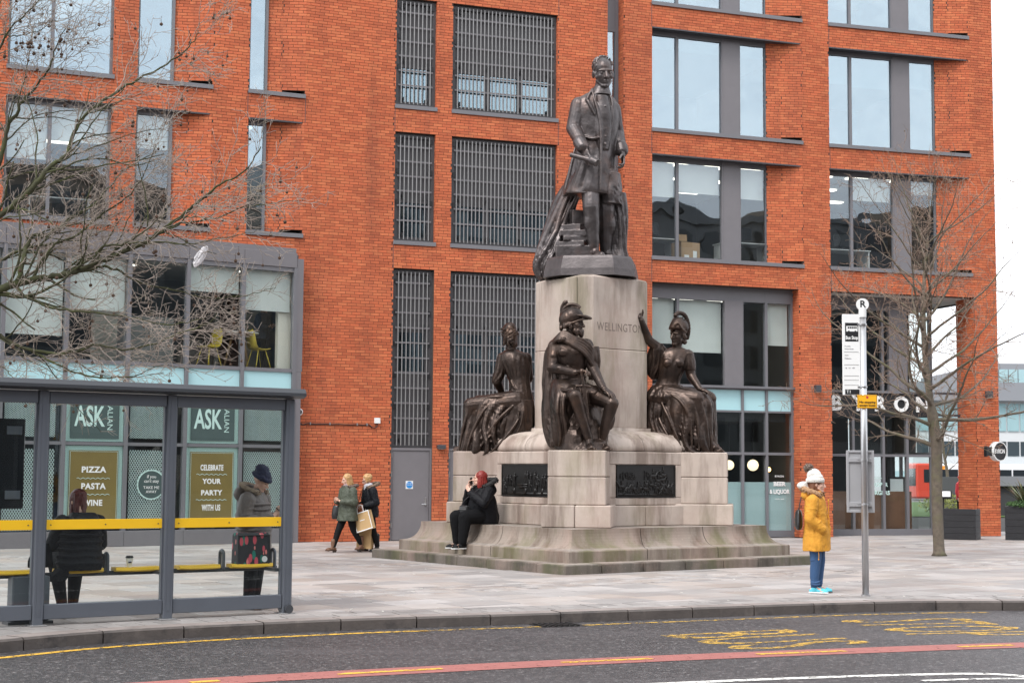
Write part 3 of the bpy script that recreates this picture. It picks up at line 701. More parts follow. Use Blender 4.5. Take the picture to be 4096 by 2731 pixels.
# bay roof, floor and ceiling
br = MB(); br.box(-8, .1, .12, 4.5, 6.5, 6.6, TB); build(br, 'bay_roof', M_dgrey, bay, world=True)
bf = MB(); bf.box(-8, 0, .13, 5.5, 3.4, 3.9, TB); build(bf, 'bay_floor', M_carpet, bay, world=True)
bc = MB(); bc.box(-8, 0, .13, 5.5, 6.35, 6.4, TB); build(bc, 'bay_ceiling', M_ceil, bay, world=True)
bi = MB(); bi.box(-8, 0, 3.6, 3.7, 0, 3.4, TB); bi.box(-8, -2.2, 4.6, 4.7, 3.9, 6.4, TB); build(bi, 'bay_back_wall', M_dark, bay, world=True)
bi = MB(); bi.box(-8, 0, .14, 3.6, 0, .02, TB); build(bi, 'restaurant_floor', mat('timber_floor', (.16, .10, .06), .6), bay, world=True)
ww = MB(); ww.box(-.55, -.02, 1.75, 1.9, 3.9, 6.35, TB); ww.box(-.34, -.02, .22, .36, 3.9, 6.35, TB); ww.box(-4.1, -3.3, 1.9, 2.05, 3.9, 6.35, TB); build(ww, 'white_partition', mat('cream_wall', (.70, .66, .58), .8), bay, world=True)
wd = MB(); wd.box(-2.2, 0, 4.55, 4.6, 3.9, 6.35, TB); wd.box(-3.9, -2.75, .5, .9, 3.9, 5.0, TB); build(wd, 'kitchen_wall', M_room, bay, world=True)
spot = mesh_of(MB().tube([(0, 0, 0), (0, 0, -.02)], .09, 20), 'ceiling_light', M_light)
for u, d in ((-.4, .8), (-.7, 1.8), (-1.6, .9), (-1.9, 1.7), (-3.1, 2.2), (-1.1, 2.8), (-4.5, 2.2), (-5.8, 2.0)):
    o = bpy.data.objects.new('ceiling_light', spot); COL.objects.link(o); o.parent = bay; o.matrix_local = inv @ TB @ Matrix.Translation((u, d, 6.345))
blind_len = [.92, .58, 0, 1.15, 1.75, 1.9]
for k, (a, b) in enumerate(zip(BU[1:], BU)):
    a_, b_ = a + .045, b - (.075 if k == 0 else .045)
    for z0, z1, nm, mm in ((.34, 2.14, 'pane', M_glassB), (2.21, 3.2, 'pane', M_glassB), (3.95, 6.18, 'pane', M_glassB), (3.28, 3.87, 'spandrel', M_spand)):
        build(MB().box(a_, b_, .03, .042, z0, z1, TB), nm, mm, bay, world=True)
    if blind_len[k]: build(MB().box(a_ + .01, b_ - .01, .16, .165, 6.18 - blind_len[k], 6.18, TB), 'blind', M_blind, bay, world=True)
    if k in (1, 3, 5):
        ps = MB(); ps.box(a_, b_, .046, .05, .5, 2.13, TB); ps.box(a_, b_, .046, .05, 2.22, 3.19, TB); build(ps, 'poster_border', M_mint, bay, world=True)
        build(MB().box(a_ + .10, b_ - .10, .020, .0255, .5, 2.03, TB), 'gold_poster', M_olive, bay, world=True)
        ol = MB(); x0, x1, y0, y1 = a_ + .115, b_ - .115, .45, 2.01
        for q in ((x0, x0 + .006, y0, y1), (x1 - .006, x1, y0, y1), (x0, x1, y1 - .006, y1)): ol.box(q[0], q[1], .0165, .0195, q[2], q[3], TB)
        build(ol, 'poster_line', M_mint, bay, world=True)
        build(MB().box(a_ + .10, b_ - .10, .020, .0255, 2.28, 3.15, TB), 'green_poster', M_green, bay, world=True)
        c = (a_ + b_) / 2
        put_text('ASK', textT(TB, c - .12, .017, 2.73), 'lettering', M_mint, bay, .60, bold=.012, width=.66)
        put_text('ITALIAN', textT(TB, c + .32, .017, 2.80) @ Matrix.Rotation(R(-90), 4, 'Z'), 'lettering', M_mint, bay, .17, width=.66)
        lines = [('PIZZA', 1.62, .17, .53), ('PASTA', 1.27, .17, .53), ('WINE', .92, .17, .42)] if k != 1 else [('CELEBRATE', 1.68, .17, .54), ('YOUR', 1.38, .15, .44), ('PARTY', 1.13, .15, .50), ('WITH US', .80, .18, .44)]
        for s, z, sz, w in lines: put_text(s, textT(TB, c, .017, z), 'lettering', M_white, bay, sz, bold=.006, width=w, spacing=1.1)
        wv = MB()
        for z in ((1.44, 1.10) if k != 1 else (1.535, .975)):
            pts = [TB @ Vector((c - .36 + i * .018, .0165, z + .012 * math.sin(i * 1.05))) for i in range(41)]; wv.tube(pts, .005, 4)
        build(wv, 'poster_line', M_mint, bay, world=True)
    else:
        for z0, z1 in ((.36, 2.05), (2.30, 3.15)):
            build(MB().box(a_ + .06, b_ - .12, .048, .05, z0, z1, TB), 'lattice_film', M_lat, bay, world=True)
        if k == 2:
            c = (a_ + b_) / 2 - .06
            rd = MB(); pts = []
            for i in range(72):
                a1 = i / 72 * 2 * math.pi; r_ = .325 + .012 * math.cos(a1 * 24); pts.append((c + r_ * math.cos(a1), 1.31 + r_ * math.sin(a1)))
            vs = [TB @ Vector((x, .0255, z)) for x, z in pts]; rd.add(vs, [tuple(range(72))]); build(rd, 'round_sticker', M_mint, bay, world=True)
            rd = MB(); vs = [TB @ Vector((c + .295 * math.cos(i / 48 * 6.2832), .0225, 1.31 + .295 * math.sin(i / 48 * 6.2832))) for i in range(48)]; rd.add(vs, [tuple(range(48))]); build(rd, 'round_sticker', M_green, bay, world=True)
            for s, z, sz, w in (('if you', 1.48, .1, .2), ("can't stay", 1.385, .1, .33), ('TAKE ME', 1.245, .085, .36), ('AWAY', 1.155, .085, .24)): put_text(s, textT(TB, c, .0195, z), 'lettering', M_white, bay, sz, width=w)
# ================================================================ shopfronts on the right
M_film = mat('frosted_window_film', (.34, .45, .46), .5, var=.03)
def shopfront(T, u0, u1, d, mull, panel, ztop, name, lower=True):
    fr = MB()
    fr.box(u0, u0 + .07, d, d + .12, 0, ztop, T); fr.box(u1 - .07, u1, d, d + .12, 0, ztop, T)
    for m_ in mull: fr.box(m_ - .035, m_ + .035, d, d + .12, 0, ztop, T)
    for z, hh in ((0, .17), (2.12, .07), (3.22, .05), (3.80, .10), (6.10, ztop - 6.10)): fr.box(u0 + .07, u1 - .07, d + .004, d + .12, z, z + hh, T)
    fr.box(u0, u1, d - .10, d, 3.84, 3.90, T)
    sf = build(fr, name, M_grey, bld, world=True)
    ed = [u0 + .07] + [x for m_ in mull for x in (m_ - .035, m_ + .035)] + [u1 - .07]
    bays = list(zip(ed[::2], ed[1::2]))
    for k, (a, b) in enumerate(bays):
        for z0, z1 in ((.17, 2.12), (2.19, 3.22), (3.90, 6.10)):
            if panel and z0 > 3.8 and a < panel[1] and b > panel[0]:
                if panel[0] - a > .1: build(MB().box(a, panel[0], d + .05, d + .062, z0, z1, T), 'pane', M_glassL if z0 < 3 else M_glassB, sf, world=True)
                continue
            build(MB().box(a, b, d + .05, d + .062, z0, z1, T), 'pane', M_glassL if z0 < 3 else M_glassB, sf, world=True)
    if panel: build(MB().box(panel[0], panel[1], d - .03, d + .1, 3.9, 6.12, T), 'infill_panel', M_panel, sf, world=True)
    return sf, bays
sf, bays = shopfront(TM, 6.83, 11.08, .30, (7.71, 9.57, 10.28), (9.04, 9.57), zc(94) - .01, 'shopfront')
for a, b in bays: 
    build(MB().box(a, b, .345, .36, 3.27, 3.80, TM), 'spandrel', M_spand, sf, world=True)
    build(MB().box(a, b, .364, .367, .17, 1.42, TM), 'frosted_film', M_film, sf, world=True)
for (a, b), bl in zip(bays, (1.15, 1.35, .001, 1.1, .85)):
    b = min(b, 9.04) if a < 9 < b else b
    build(MB().box(a + .01, b - .01, .47, .475, 6.1 - bl, 6.1, TM), 'blind', M_blind, sf, world=True)
for s, z, sz, w in (('BYRON', 1.62, .07, .26), ('BEER', 1.42, .15, .36), ('& LIQUOR', 1.22, .15, .60), ('7 DAYS A WEEK', 1.03, .04, .28)):
    put_text(s, textT(TM, 10.66, .343, z - .05), 'lettering', M_white, sf, sz, bold=.006 if sz > .1 else 0, width=w)
# burger bar on the corner: recessed glazing
DB = .85
sb, bays = shopfront(TR, 0.0, 3.55, DB, (1.10, 2.02, 2.75), (2.20, 2.75), zc(94) - .02, 'burger_bar_front')
build(MB().box(-.2, 3.55, DB - .04, DB + .02, 3.20, 3.86, TR), 'black_fascia', M_black, sb, world=True)
for i, ch in enumerate('BYRON'):
    put_text(ch, textT(TR, .55 + i * .66, DB - .07, 3.53), 'letter', M_white, sb, .56, bold=.018, extrude=.02)
for s, z, sz, w in (('BYRON', 1.60, .06, .24), ('PROPER', 1.42, .15, .54), ('BURGERS', 1.20, .15, .66)): put_text(s, textT(TR, 1.85 if s == 'BYRON' else 1.88, DB + .045, z - .06), 'lettering', M_mint, sb, sz, bold=.006 if sz > .1 else 0, width=w)
# glazed flank of the bar, soffit over the passage, interior
fl2 = MB(); TF = frame((TR @ Vector((3.55, DB, 0))).xy, 16.75 + 90)
for u in (0, 1.6, 3.2, 4.8): fl2.box(u, u + .07, .0, .08, 0, 6.4, TF)
for z in (0, 2.15, 3.3, 3.8, 6.2): fl2.box(0, 4.87, .004, .076, z, z + .1, TF)
fk = build(fl2, 'flank_glazing', M_grey, bld, world=True)
for a, b in ((.07, 1.6), (1.67, 3.2), (3.27, 4.8)):
    for z0, z1 in ((.1, 2.15), (2.25, 3.3), (3.9, 6.2)): build(MB().box(a, b, .03, .042, z0, z1, TF), 'pane', M_glassL, fk, world=True)
for z_ in (3.24, 3.84): build(MB().box(3.55, 4.36, DB - .1, DB - .02, z_, z_ + .06, TR), 'tie_bar', M_dgrey, bld, world=True)
build(MB().box(-.3, 5.0, .31, 7, zc(94), zc(94) + .08, TR), 'soffit', M_ceil, bld, world=True)
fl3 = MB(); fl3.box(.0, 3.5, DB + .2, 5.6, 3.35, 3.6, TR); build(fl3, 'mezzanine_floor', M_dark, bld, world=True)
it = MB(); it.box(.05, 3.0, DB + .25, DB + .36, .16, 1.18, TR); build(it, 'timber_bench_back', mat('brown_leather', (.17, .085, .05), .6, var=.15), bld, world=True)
it = MB(); it.box(-.4, 2.35, 3.4, 3.5, 0, 3.3, TR); it.box(-.4, 3.45, 4.9, 5.0, 3.6, 6.4, TR); it.box(3.25, 3.35, 1.7, 4.88, 3.62, 6.38, TR); it.box(3.2, 3.4, 1.5, 4.88, 2.25, 3.3, TR); it.box(2.9, 3.15, 2.2, 2.45, 0, 3.3, TR); build(it, 'added_bar_wall', M_dark, bld, world=True)  # back wall and dark partitions added to block bright sky behind the glass
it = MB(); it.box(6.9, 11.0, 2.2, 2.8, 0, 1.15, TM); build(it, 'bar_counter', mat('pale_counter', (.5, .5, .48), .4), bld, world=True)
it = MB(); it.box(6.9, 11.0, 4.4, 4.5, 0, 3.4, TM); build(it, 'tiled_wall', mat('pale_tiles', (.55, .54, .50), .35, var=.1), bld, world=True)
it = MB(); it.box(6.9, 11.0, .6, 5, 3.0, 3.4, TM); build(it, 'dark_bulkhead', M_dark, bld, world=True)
M_globe = mat('lit_globe', (1, .80, .50), .5, emit=1.1); M_bulb = mat('lit_bulb', (1, .55, .18), .5, emit=6)
def pendant(T, u, d, z, r, m_, label):
    p = T @ Vector((u, d, z)); e = tag(empty('pendant_lamp', p), label, 'lamp', 'pendant lamps in the windows')
    build(MB().ell((0, 0, 0), (r, r, r), n=16, m=10), 'globe', m_, e, True); build(MB().tube([(0, 0, r * .95), (0, 0, 3.1 - z)], .008, 6), 'cord', M_black, e)
pendant(TM, 10.30, 1.1, 1.86, .15, M_globe, 'large pale globe lamp behind the beer lettering, the right one'); pendant(TM, 9.70, 1.3, 1.86, .13, M_globe, 'pale globe lamp half hidden by a mullion left of the beer lettering')
pendant(TM, 11.0, 1.5, 1.75, .06, M_bulb, 'small amber lamp at the edge of the beer window')
pendant(TR, .35, DB + .6, 1.72, .06, M_bulb, 'small amber lamp left of the back of the notice board'); pendant(TR, 2.12, DB + .9, 1.72, .07, M_bulb, 'small amber lamp right of the back of the notice board'); pendant(TR, 2.35, DB + 1.6, 2.55, .06, M_bulb, 'small amber lamp high behind the upper pane of the burger bar')
# ---- small fittings on the walls
def wall_light(T, u, z, w, hgt, dep, label):
    p = T @ Vector((u, 0, z)); ang = math.atan2(T[1][0], T[0][0]); e = tag(empty('wall_light', p, ang), label, 'light', 'wall lights')
    build(MB().bbox(-w / 2, w / 2, -dep, -.01, -hgt / 2, hgt / 2, .01), 'housing', M_dgrey, e); build(MB().box(-w * .35, w * .35, -dep * .8, -.02, -hgt / 2 - .006, -hgt / 2), 'lens', M_white, e)
wall_light(TM, 1.26, 2.22, .2, .1, .12, 'dark box light on the brick between the two steel doors')
wall_light(TM, 11.58, 3.87, .16, .18, .15, 'black wall light on the brick pier left of the burger bar'); wall_light(TR, 4.72, 3.83, .18, .18, .15, 'black wall light on the corner pier above the round sign')
e = tag(empty('security_camera', TL @ Vector((-2.22, 0, 2.98)), R(23)), 'small white dome security camera on the orange wall beside the bay', 'camera')
cm = MB(); cm.tube([(0, -.01, 0), (0, -.05, 0)], .085, 20); cm.tube([(0, -.05, 0), (0, -.085, 0)], [.085, .07], 20); build(cm, 'housing', M_white, e, True)
build(MB().ell((0, -.085, 0), (.055, .05, .055)), 'dome', M_black, e, True)
e = tag(empty('cable_run', TL @ Vector((-1.2, 0, 2.75)), R(23)), 'black cable sagging along the orange wall from the camera to a white box', 'cable')
pts = [(-1.02, -.02, .12), (-1.02, -.025, .0), (-.93, -.03, -.06), (-.82, -.03, -.03)] + [(-.82 + i * .15, -.025, -.03 - .012 * abs(math.sin(i * 1.2))) for i in range(1, 10)] + [(.66, -.03, -.03), (.74, -.03, -.09), (.82, -.03, -.10), (.87, -.03, -.06), (.87, -.02, .0)]
build(MB().tube(catmull([Vector(p) for p in pts], 4), .012, 6), 'cable', M_black, e, True)
for x in (-.75, -.28, .38, .62): build(MB().box(x - .012, x + .012, -.045, -.0, -.06, .0), 'clip', M_bar, e)
build(MB().bbox(.80, .94, -.07, -.008, .0, .13, .008), 'junction_box', M_white, e)
# hanging round sign on the corner pier
sp = dp(3992, 1805, 41.9); e = tag(empty('hanging_sign', sp, R(30)), 'round black hanging sign with white rim lettered BYRON on the corner pier', 'sign')
dm = MB(); dm.tube([(0, -.06, 0), (0, .06, 0)], .235, 36); build(dm, 'disc', M_black, e)
rm = MB(); rg = [[((.235 + a) * math.cos(t), b, (.235 + a) * math.sin(t)) for t in [i / 36 * 6.28319 for i in range(36)]] for a, b in ((0, -.085), (.025, -.085), (.025, .085), (0, .085))]
rm.rings(rg, True, False); build(rm, 'rim', M_white, e)
put_text('BYRON', wm(e) @ Matrix.Translation((0, -.064, 0)) @ Matrix.Rotation(R(90), 4, 'X'), 'lettering', M_white, e, .16, bold=.004, width=.38)
build(MB().box(-.45, -.24, -.02, .02, -.12, .12).box(-.48, -.44, -.05, .05, -.14, .14), 'bracket', M_black, e)
# ================================================================ the monument: stone
TMon = frame(MC, GA - 45)       # x to the right, y away from the street
mon = tag(empty('monument', (MC.x, MC.y, 0), R(GA - 45)), 'stepped pale granite monument plinth lettered WELLINGTON with bronze reliefs', 'monument')
def granite(name, col, green, dark, gs=0):
    return mat(name, col, .75, var=.14, vscale=1.6, rnd=.07, bump=.22, bscale=70, coord='World', dirt=[((.50, .42, .38), 26, .60, .75, .45), ((.07, .06, .05), 32, .66, .78, .55), (dark, .9, .46, .64, .8, (2.6, 2.6, .35)), ((.34, .235, .195), .7, .48, .62, .4), (green, .8, .49, .63, gs, (1.6, 1.6, .5))])
M_gran = granite('pink_grey_granite', (.455, .38, .33), (.15, .145, .06), (.15, .108, .085), .35)
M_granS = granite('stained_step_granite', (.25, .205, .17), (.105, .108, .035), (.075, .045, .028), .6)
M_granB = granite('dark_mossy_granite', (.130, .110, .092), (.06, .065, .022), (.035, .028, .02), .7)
M_tread = granite('pale_step_tread', (.285, .245, .215), (.12, .12, .05), (.12, .095, .075), .25)  # paler tone for the upward faces of steps and cavetto
def dia(h): return [(0, -h), (h, 0), (0, h), (-h, 0)]
rm_ = random.Random(21)
q2 = math.sqrt(.5)
TD = Matrix.Rotation(R(45), 4, 'Z')     # diamond axes -> square axes
# lower step: square of half side 2.97 built from kerb-like blocks
def ring_blocks(half, inner, z0, z1, cuts, name, m, bev=.02, gap=.004):
    for side in range(4):
        Tr = TD @ Matrix.Rotation(R(90 * side), 4, 'Z')
        xs = [-half] + cuts[side % 2] + [half - (half - inner)]
        for a, b in zip(xs, xs[1:]):
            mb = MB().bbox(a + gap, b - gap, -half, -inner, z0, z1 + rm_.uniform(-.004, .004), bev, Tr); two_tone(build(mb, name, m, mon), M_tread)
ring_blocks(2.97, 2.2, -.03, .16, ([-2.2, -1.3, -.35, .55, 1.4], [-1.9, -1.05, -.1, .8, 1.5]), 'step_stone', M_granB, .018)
build(MB().box(-2.2, 2.2, -2.2, 2.2, -.03, .155, TD), 'step_core', M_granB, mon)
# cavetto course
prof = [(2.30, .157), (2.590, .157), (2.590, .335), (2.575, .352), (2.54, .356)] + [(2.535 - .235 * math.sin(t) - .008, .36 + .31 * (1 - math.cos(t))) for t in [i * R(90) / 9 for i in range(10)]] + [(2.292, .695), (1.2, .702)]
for side in range(4):
    Tr = TD @ Matrix.Rotation(R(90 * side), 4, 'Z'); cuts = [-1.0, -.92 + .78 * side % .5, .12, 1.1][::1]
    fr_ = sorted([-1, -.34 + .06 * side, .30 - .05 * side, 1])
    for a, b in zip(fr_, fr_[1:]):
        rings = []
        K_ = 6
        for k in range(K_ + 1):
            t = a + (b - a) * k / K_
            g = (.006 if k == 0 and a > -1 else 0) - (.006 if k == K_ and b < 1 else 0)
            rings.append([tuple(Tr @ Vector((t * d + g, -d, z))) for d, z in prof])
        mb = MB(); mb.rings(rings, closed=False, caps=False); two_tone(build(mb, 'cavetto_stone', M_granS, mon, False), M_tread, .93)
build(MB().box(-1.3, 1.3, -1.3, 1.3, .15, .699, TD), 'cavetto_core', M_granB, mon)
# cross-shaped dado with four pedestals
def blk(x0, x1, y0, y1, z0, z1, nm='stone_block', m=None, T=None, b=.016): return build(MB().bbox(x0, x1, y0, y1, z0, z1, b, T), nm, m or M_gran, mon)
g = .005
for k in range(4):
    Tr = Matrix.Rotation(R(90 * k), 4, 'Z'); f = .05 * (k % 2)
    blk(-.60, -.02 + f - g, -2.64, -1.3, .70, 1.08, T=Tr); blk(-.02 + f + g, .60, -2.64, -1.3, .70, 1.08, T=Tr)          # base course of a pedestal
    blk(-.50, .50, -2.54, -1.1, 1.083, 1.562, T=Tr); blk(-.50, .50, -2.54, -1.1, 1.568, 2.02, T=Tr)
    # relief side between two pedestals
    Ts = TD @ Tr
    blk(-.92, -.1, -1.66, -.9, .70, 1.06, T=Ts); blk(-.1 + g, .92, -1.66, -.9, .70, 1.06, T=Ts)
    Y = -1.56
    blk(-.86, .86, Y, -.8, 1.063, 1.20, T=Ts); blk(-.86, -.02, Y + .02, -.8, 1.203, 1.78, T=Ts); blk(-.02 + g, .86, Y + .02, -.8, 1.203, 1.78, T=Ts); blk(-.86, .86, Y, -.8, 1.783, 2.015, T=Ts)
    blk(-.86, -.72, Y, -1.5, 1.203, 1.78, T=Ts, b=.006); blk(.72, .86, Y, -1.5, 1.203, 1.78, T=Ts, b=.006)
build(MB().box(-1.2, 1.2, -1.2, 1.2, .7, 2.0, TD), 'plinth_core', M_granB, mon)
# rounded torus course and shaft
pf = [(1.50, 2.02), (1.535, 2.05), (1.53, 2.12), (1.48, 2.22), (1.38, 2.31), (1.22, 2.37), (1.02, 2.395), (.93, 2.40), (.93, 2.46), (.80, 2.46)]
for k in range(4):
    Ts = TD @ Matrix.Rotation(R(90 * k), 4, 'Z')
    for a, b in ((-1, -.02), (-.015, 1)):
        rg = []
        for j in range(5):
            t = a + (b - a) * j / 4; rg.append([tuple(Ts @ Vector((t * d, -d, z))) for d, z in pf])
        build(MB().rings(rg, False, False), 'torus_stone', M_granS if k == 5 else M_gran, mon, True)
def octo(h, c): return [(-c, -h), (c, -h), (h, -c), (h, c), (c, h), (-c, h), (-h, c), (-h, -c)]
def shaft(z0, z1, h, c, name, bev=.012):
    rg = [[(x * k, y * k, z) for x, y in octo(h, c)] for z, k in ((z0, 1 - bev), (z0 + bev, 1), (z1 - bev, 1), (z1, 1 - bev))]; return build(MB().rings(rg), name, M_gran, mon)
shaft(2.46, 3.897, 1.05, .14, 'shaft_stone'); shaft(3.903, 5.22, 1.045, .14, 'shaft_stone')
build(MB().rings([[(x * k, y * k, z) for x, y in octo(1.045, .14)] for z, k in ((5.219, .99), (5.30, .70))]), 'shaft_cap', M_gran, mon)
# vertical joint groove and the cut name
build(MB().box(-.168, -.160, -1.035, -.9, 3.91, 5.2, None), 'joint', M_granB, mon)
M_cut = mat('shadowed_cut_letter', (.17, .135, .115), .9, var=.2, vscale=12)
# right-hand face of the shaft (normal towards front right)
mid = Vector(((.14 + 1.045) / 2, -(.14 + 1.045) / 2, 4.30)); TW = wm(mon) @ Matrix.Translation(mid) @ Matrix.Rotation(R(45), 4, 'Z') @ Matrix.Translation((.0, -.0015, 0)) @ Matrix.Rotation(R(90), 4, 'X')
put_text('WELLINGTON', TW, 'cut_letters', M_cut, mon, .215, width=1.10, extrude=.0012, spacing=1.1)
# ================================================================ figure toolkit (human scale, facing -y)
def V3(*a): return Vector(a)
def head(mb, c, yaw=0.0, tilt=0.0, s=1.0, nod=0.0, beard=False, female=False):
    """cranium, face, brow, nose, lips, chin, ears; yaw > 0 turns the face to +x; nod > 0 looks down"""
    Q = Matrix.Rotation(yaw, 3, 'Z') @ Matrix.Rotation(tilt, 3, 'Y') @ Matrix.Rotation(nod, 3, 'X'); c = Vector(c)
    def P(x, y, z): return c + Q @ (Vector((x, y, z)) * s)
    def E(x, y, z, a, b, d): mb.ell(P(x, y, z), (a * s, b * s, d * s), Q)
    E(0, .018, .035, .074, .094, .084); E(0, -.02, -.03, .061, .072, .082); E(0, -.03, -.065, .046, .055, .048)
    E(0, -.075, -.098, .021, .018, .018)
    for k in (-1, 1):
        E(k * .038, -.056, -.022, .022, .024, .024); E(k * .031, -.073, .004, .0135, .0125, .010); E(k * .077, .012, -.008, .012, .022, .033)
        mb.cap(P(k * .008, -.086, .024), P(k * .050, -.070, .022), .011 * s, .009 * s, 8); mb.cap(P(k * .05, -.02, -.06), P(k * .022, -.065, -.098), .018 * s, .014 * s, 8)
    mb.cap(P(0, -.088, .016), P(0, -.113, -.030), .009 * s, .013 * s, 8); E(0, -.100, -.034, .018, .012, .009)
    E(0, -.083, -.058, .019, .014, .0065); E(0, -.082, -.071, .016, .014, .0075); E(0, -.07, -.062, .03, .02, .03)
    if beard:
        for k in range(16):
            a = -1.4 + 2.8 * k / 15; mb.ell(P(.062 * math.sin(a), -.03 - .06 * math.cos(a), -.075 - .012 * (k % 3)), (.020 * s, .022 * s, .026 * s))
        E(0, -.085, -.11, .03, .025, .032)
    return P, Q
def hand(mb, w, d, nrm, s=1.0, curl=.35, spread=.12, thumb=1, thumb_out=.7):
    """palm, four unequal fingers of three bones and a thumb; d = finger direction, nrm = side the palm faces"""
    w, y = Vector(w), Vector(d).normalized(); z = Vector(nrm); z = (z - y * z.dot(y)).normalized(); x = y.cross(z) * thumb
    R3 = Matrix((x, y, z)).transposed()
    mb.ell(w + y * .050 * s, (.040 * s, .054 * s, .016 * s), R3); mb.cap(w - y * .02 * s, w + y * .03 * s, .026 * s, .027 * s, 10)
    for i, (ox, L) in enumerate(((.030, .92), (.010, 1.0), (-.011, .95), (-.030, .76))):
        p = w + (y * (.092 - .006 * abs(i - 1.3)) + x * ox) * s; a = .15; dirx = x * (spread * (1.5 - i) * .5)
        for seg, r0, r1 in ((.042, .0098, .009), (.027, .009, .0083), (.022, .0083, .007)):
            dd = (y * math.cos(a) + z * math.sin(a) + dirx).normalized(); q = p + dd * seg * L * s; mb.cap(p, q, r0 * s, r1 * s, 8); p = q; a += curl * 1.6
    p = w + (x * .026 + y * .028) * s; q = p + (x * thumb_out * .5 + y * .45 + z * .35).normalized() * .042 * s; mb.cap(p, q, .014 * s, .011 * s, 8)
    e = q + (x * .15 * thumb_out + y * .75 + z * .5).normalized() * .032 * s; mb.cap(q, e, .011 * s, .0085 * s, 8)
def foot(mb, ankle, toe, s=1.0, toes=True):
    a, t = Vector(ankle), Vector(toe); d = (t - a); d.z = 0; L = d.length; d.normalize(); side = Vector((-d.y, d.x, 0)); g = Vector((a.x, a.y, t.z))
    mb.ell(g - d * .035 * s + V3(0, 0, .032 * s), (.034 * s, .038 * s, .036 * s)); mb.cap(a, g + d * .03 * s + V3(0, 0, .05 * s), .036 * s, .036 * s, 10)
    mb.cap(g + V3(0, 0, .045 * s), t - d * .03 * s + V3(0, 0, .022 * s), .036 * s, .026 * s, 12)
    mb.ell(t - d * .055 * s + V3(0, 0, .018 * s), (.045 * s, .05 * s, .02 * s), Matrix((side, d, V3(0, 0, 1))).transposed())
    if toes:
        for k in range(5):
            p = t - d * (.035 + .008 * abs(k - 1)) * s + side * (.034 - .017 * k) * s + V3(0, 0, .013 * s); mb.cap(p, p + d * (.036 - .004 * k) * s, (.0115 if k == 0 else .009) * s, .008 * s, 8)
def sway(pts, per=6): return catmull([Vector(p) for p in pts], per)
def fold_ridges(mb, lines, r=.014):
    for ln in lines:
        P_ = sway([(q[0], q[1] + .010, q[2]) for q in ln]); n_ = len(P_); mb.tube(P_, [r * (.35 + .65 * math.sin(math.pi * (i + .5) / n_)) for i in range(n_)], 8)

M_bronze = mat('dark_brown_bronze', (.058, .041, .034), .36, .75, var=.45, vscale=6, bump=.22, bscale=28, dirt=[((.13, .072, .045), 4.5, .52, .75, .5), ((.02, .016, .015), 2.6, .48, .66, .75)])
M_bronze2 = mat('weathered_grey_bronze', (.095, .083, .083), .40, .7, var=.4, vscale=6, bump=.22, bscale=28, dirt=[((.17, .10, .075), 3.5, .5, .72, .6), ((.04, .033, .033), 2.4, .48, .66, .7)])
def rubbed_highlights(m, col):
    """convex edges lightened: part wear, part highlights put into the colour"""
    n = m.node_tree; L = n.links.new; b = n.nodes['Principled BSDF']; src = b.inputs['Base Color'].links[0].from_socket; ge = n.nodes.new('ShaderNodeNewGeometry'); mr = n.nodes.new('ShaderNodeMapRange'); mr.inputs[1].default_value = .515; mr.inputs[2].default_value = .60; mr.inputs[4].default_value = .85; L(ge.outputs['Pointiness'], mr.inputs[0])
    mx = n.nodes.new('ShaderNodeMix'); mx.data_type = 'RGBA'; L(mr.outputs[0], mx.inputs[0]); L(src, mx.inputs[6]); mx.inputs[7].default_value = (*col, 1); L(mx.outputs[2], b.inputs['Base Color'])
rubbed_highlights(M_bronze, (.22, .155, .12)); rubbed_highlights(M_bronze2, (.26, .22, .205))
M_relief = mat('blackened_bronze', (.018, .017, .017), .4, .5, var=.3, vscale=8)

# ================================================================ standing statue on the shaft
def mon_pt(x, y, z): return wm(mon) @ Vector((x, y, z))
pb = tag(empty('statue_base', mon_pt(0, 0, 5.30), R(GA - 45)), 'low faceted dark bronze plinth under the standing statue', 'plinth')
ring = [[(x * k, y * k * .95, z) for x, y in octo(.86, .50)] for z, k in ((-.03, 1.0), (.10, .985), (.30, .93), (.345, .90), (.35, .86))]
build(MB().rings(ring), 'plinth', mat('grey_bronze_plinth', (.095, .083, .083), .42, .7, var=.35, vscale=3, bump=.25, bscale=22, coord='World'), pb)
st = tag(empty('standing_statue', mon_pt(-.02, 0, 5.65), R(GA - 45), 2.23), 'dark bronze statue of a man in a long frock coat on top of the monument', 'statue')
b = MB()
# legs and shoes
b.chain([(.0, -.02, .80), (.012, -.10, .44), (.035, -.07, .10)], [.095, .072, .046]); b.chain([(.10, .05, .80), (.125, .05, .43), (.12, .10, .08)], [.095, .076, .05])
b.ell((.012, -.085, .33), (.066, .07, .12)); b.ell((.15, .075, .32), (.062, .066, .12))
for a, t in (((.035, -.06, .09), (.115, -.20, 0)), ((.135, .10, .08), (.20, -.03, 0))):
    foot(b, a, t, 1.06, False); d = (Vector(t) - Vector(a)); d.z = 0; d.normalize(); b.cap(Vector(t) - d * .05 + V3(0, 0, .02), Vector(t) - d * .0 + V3(0, 0, .018), .038, .026)
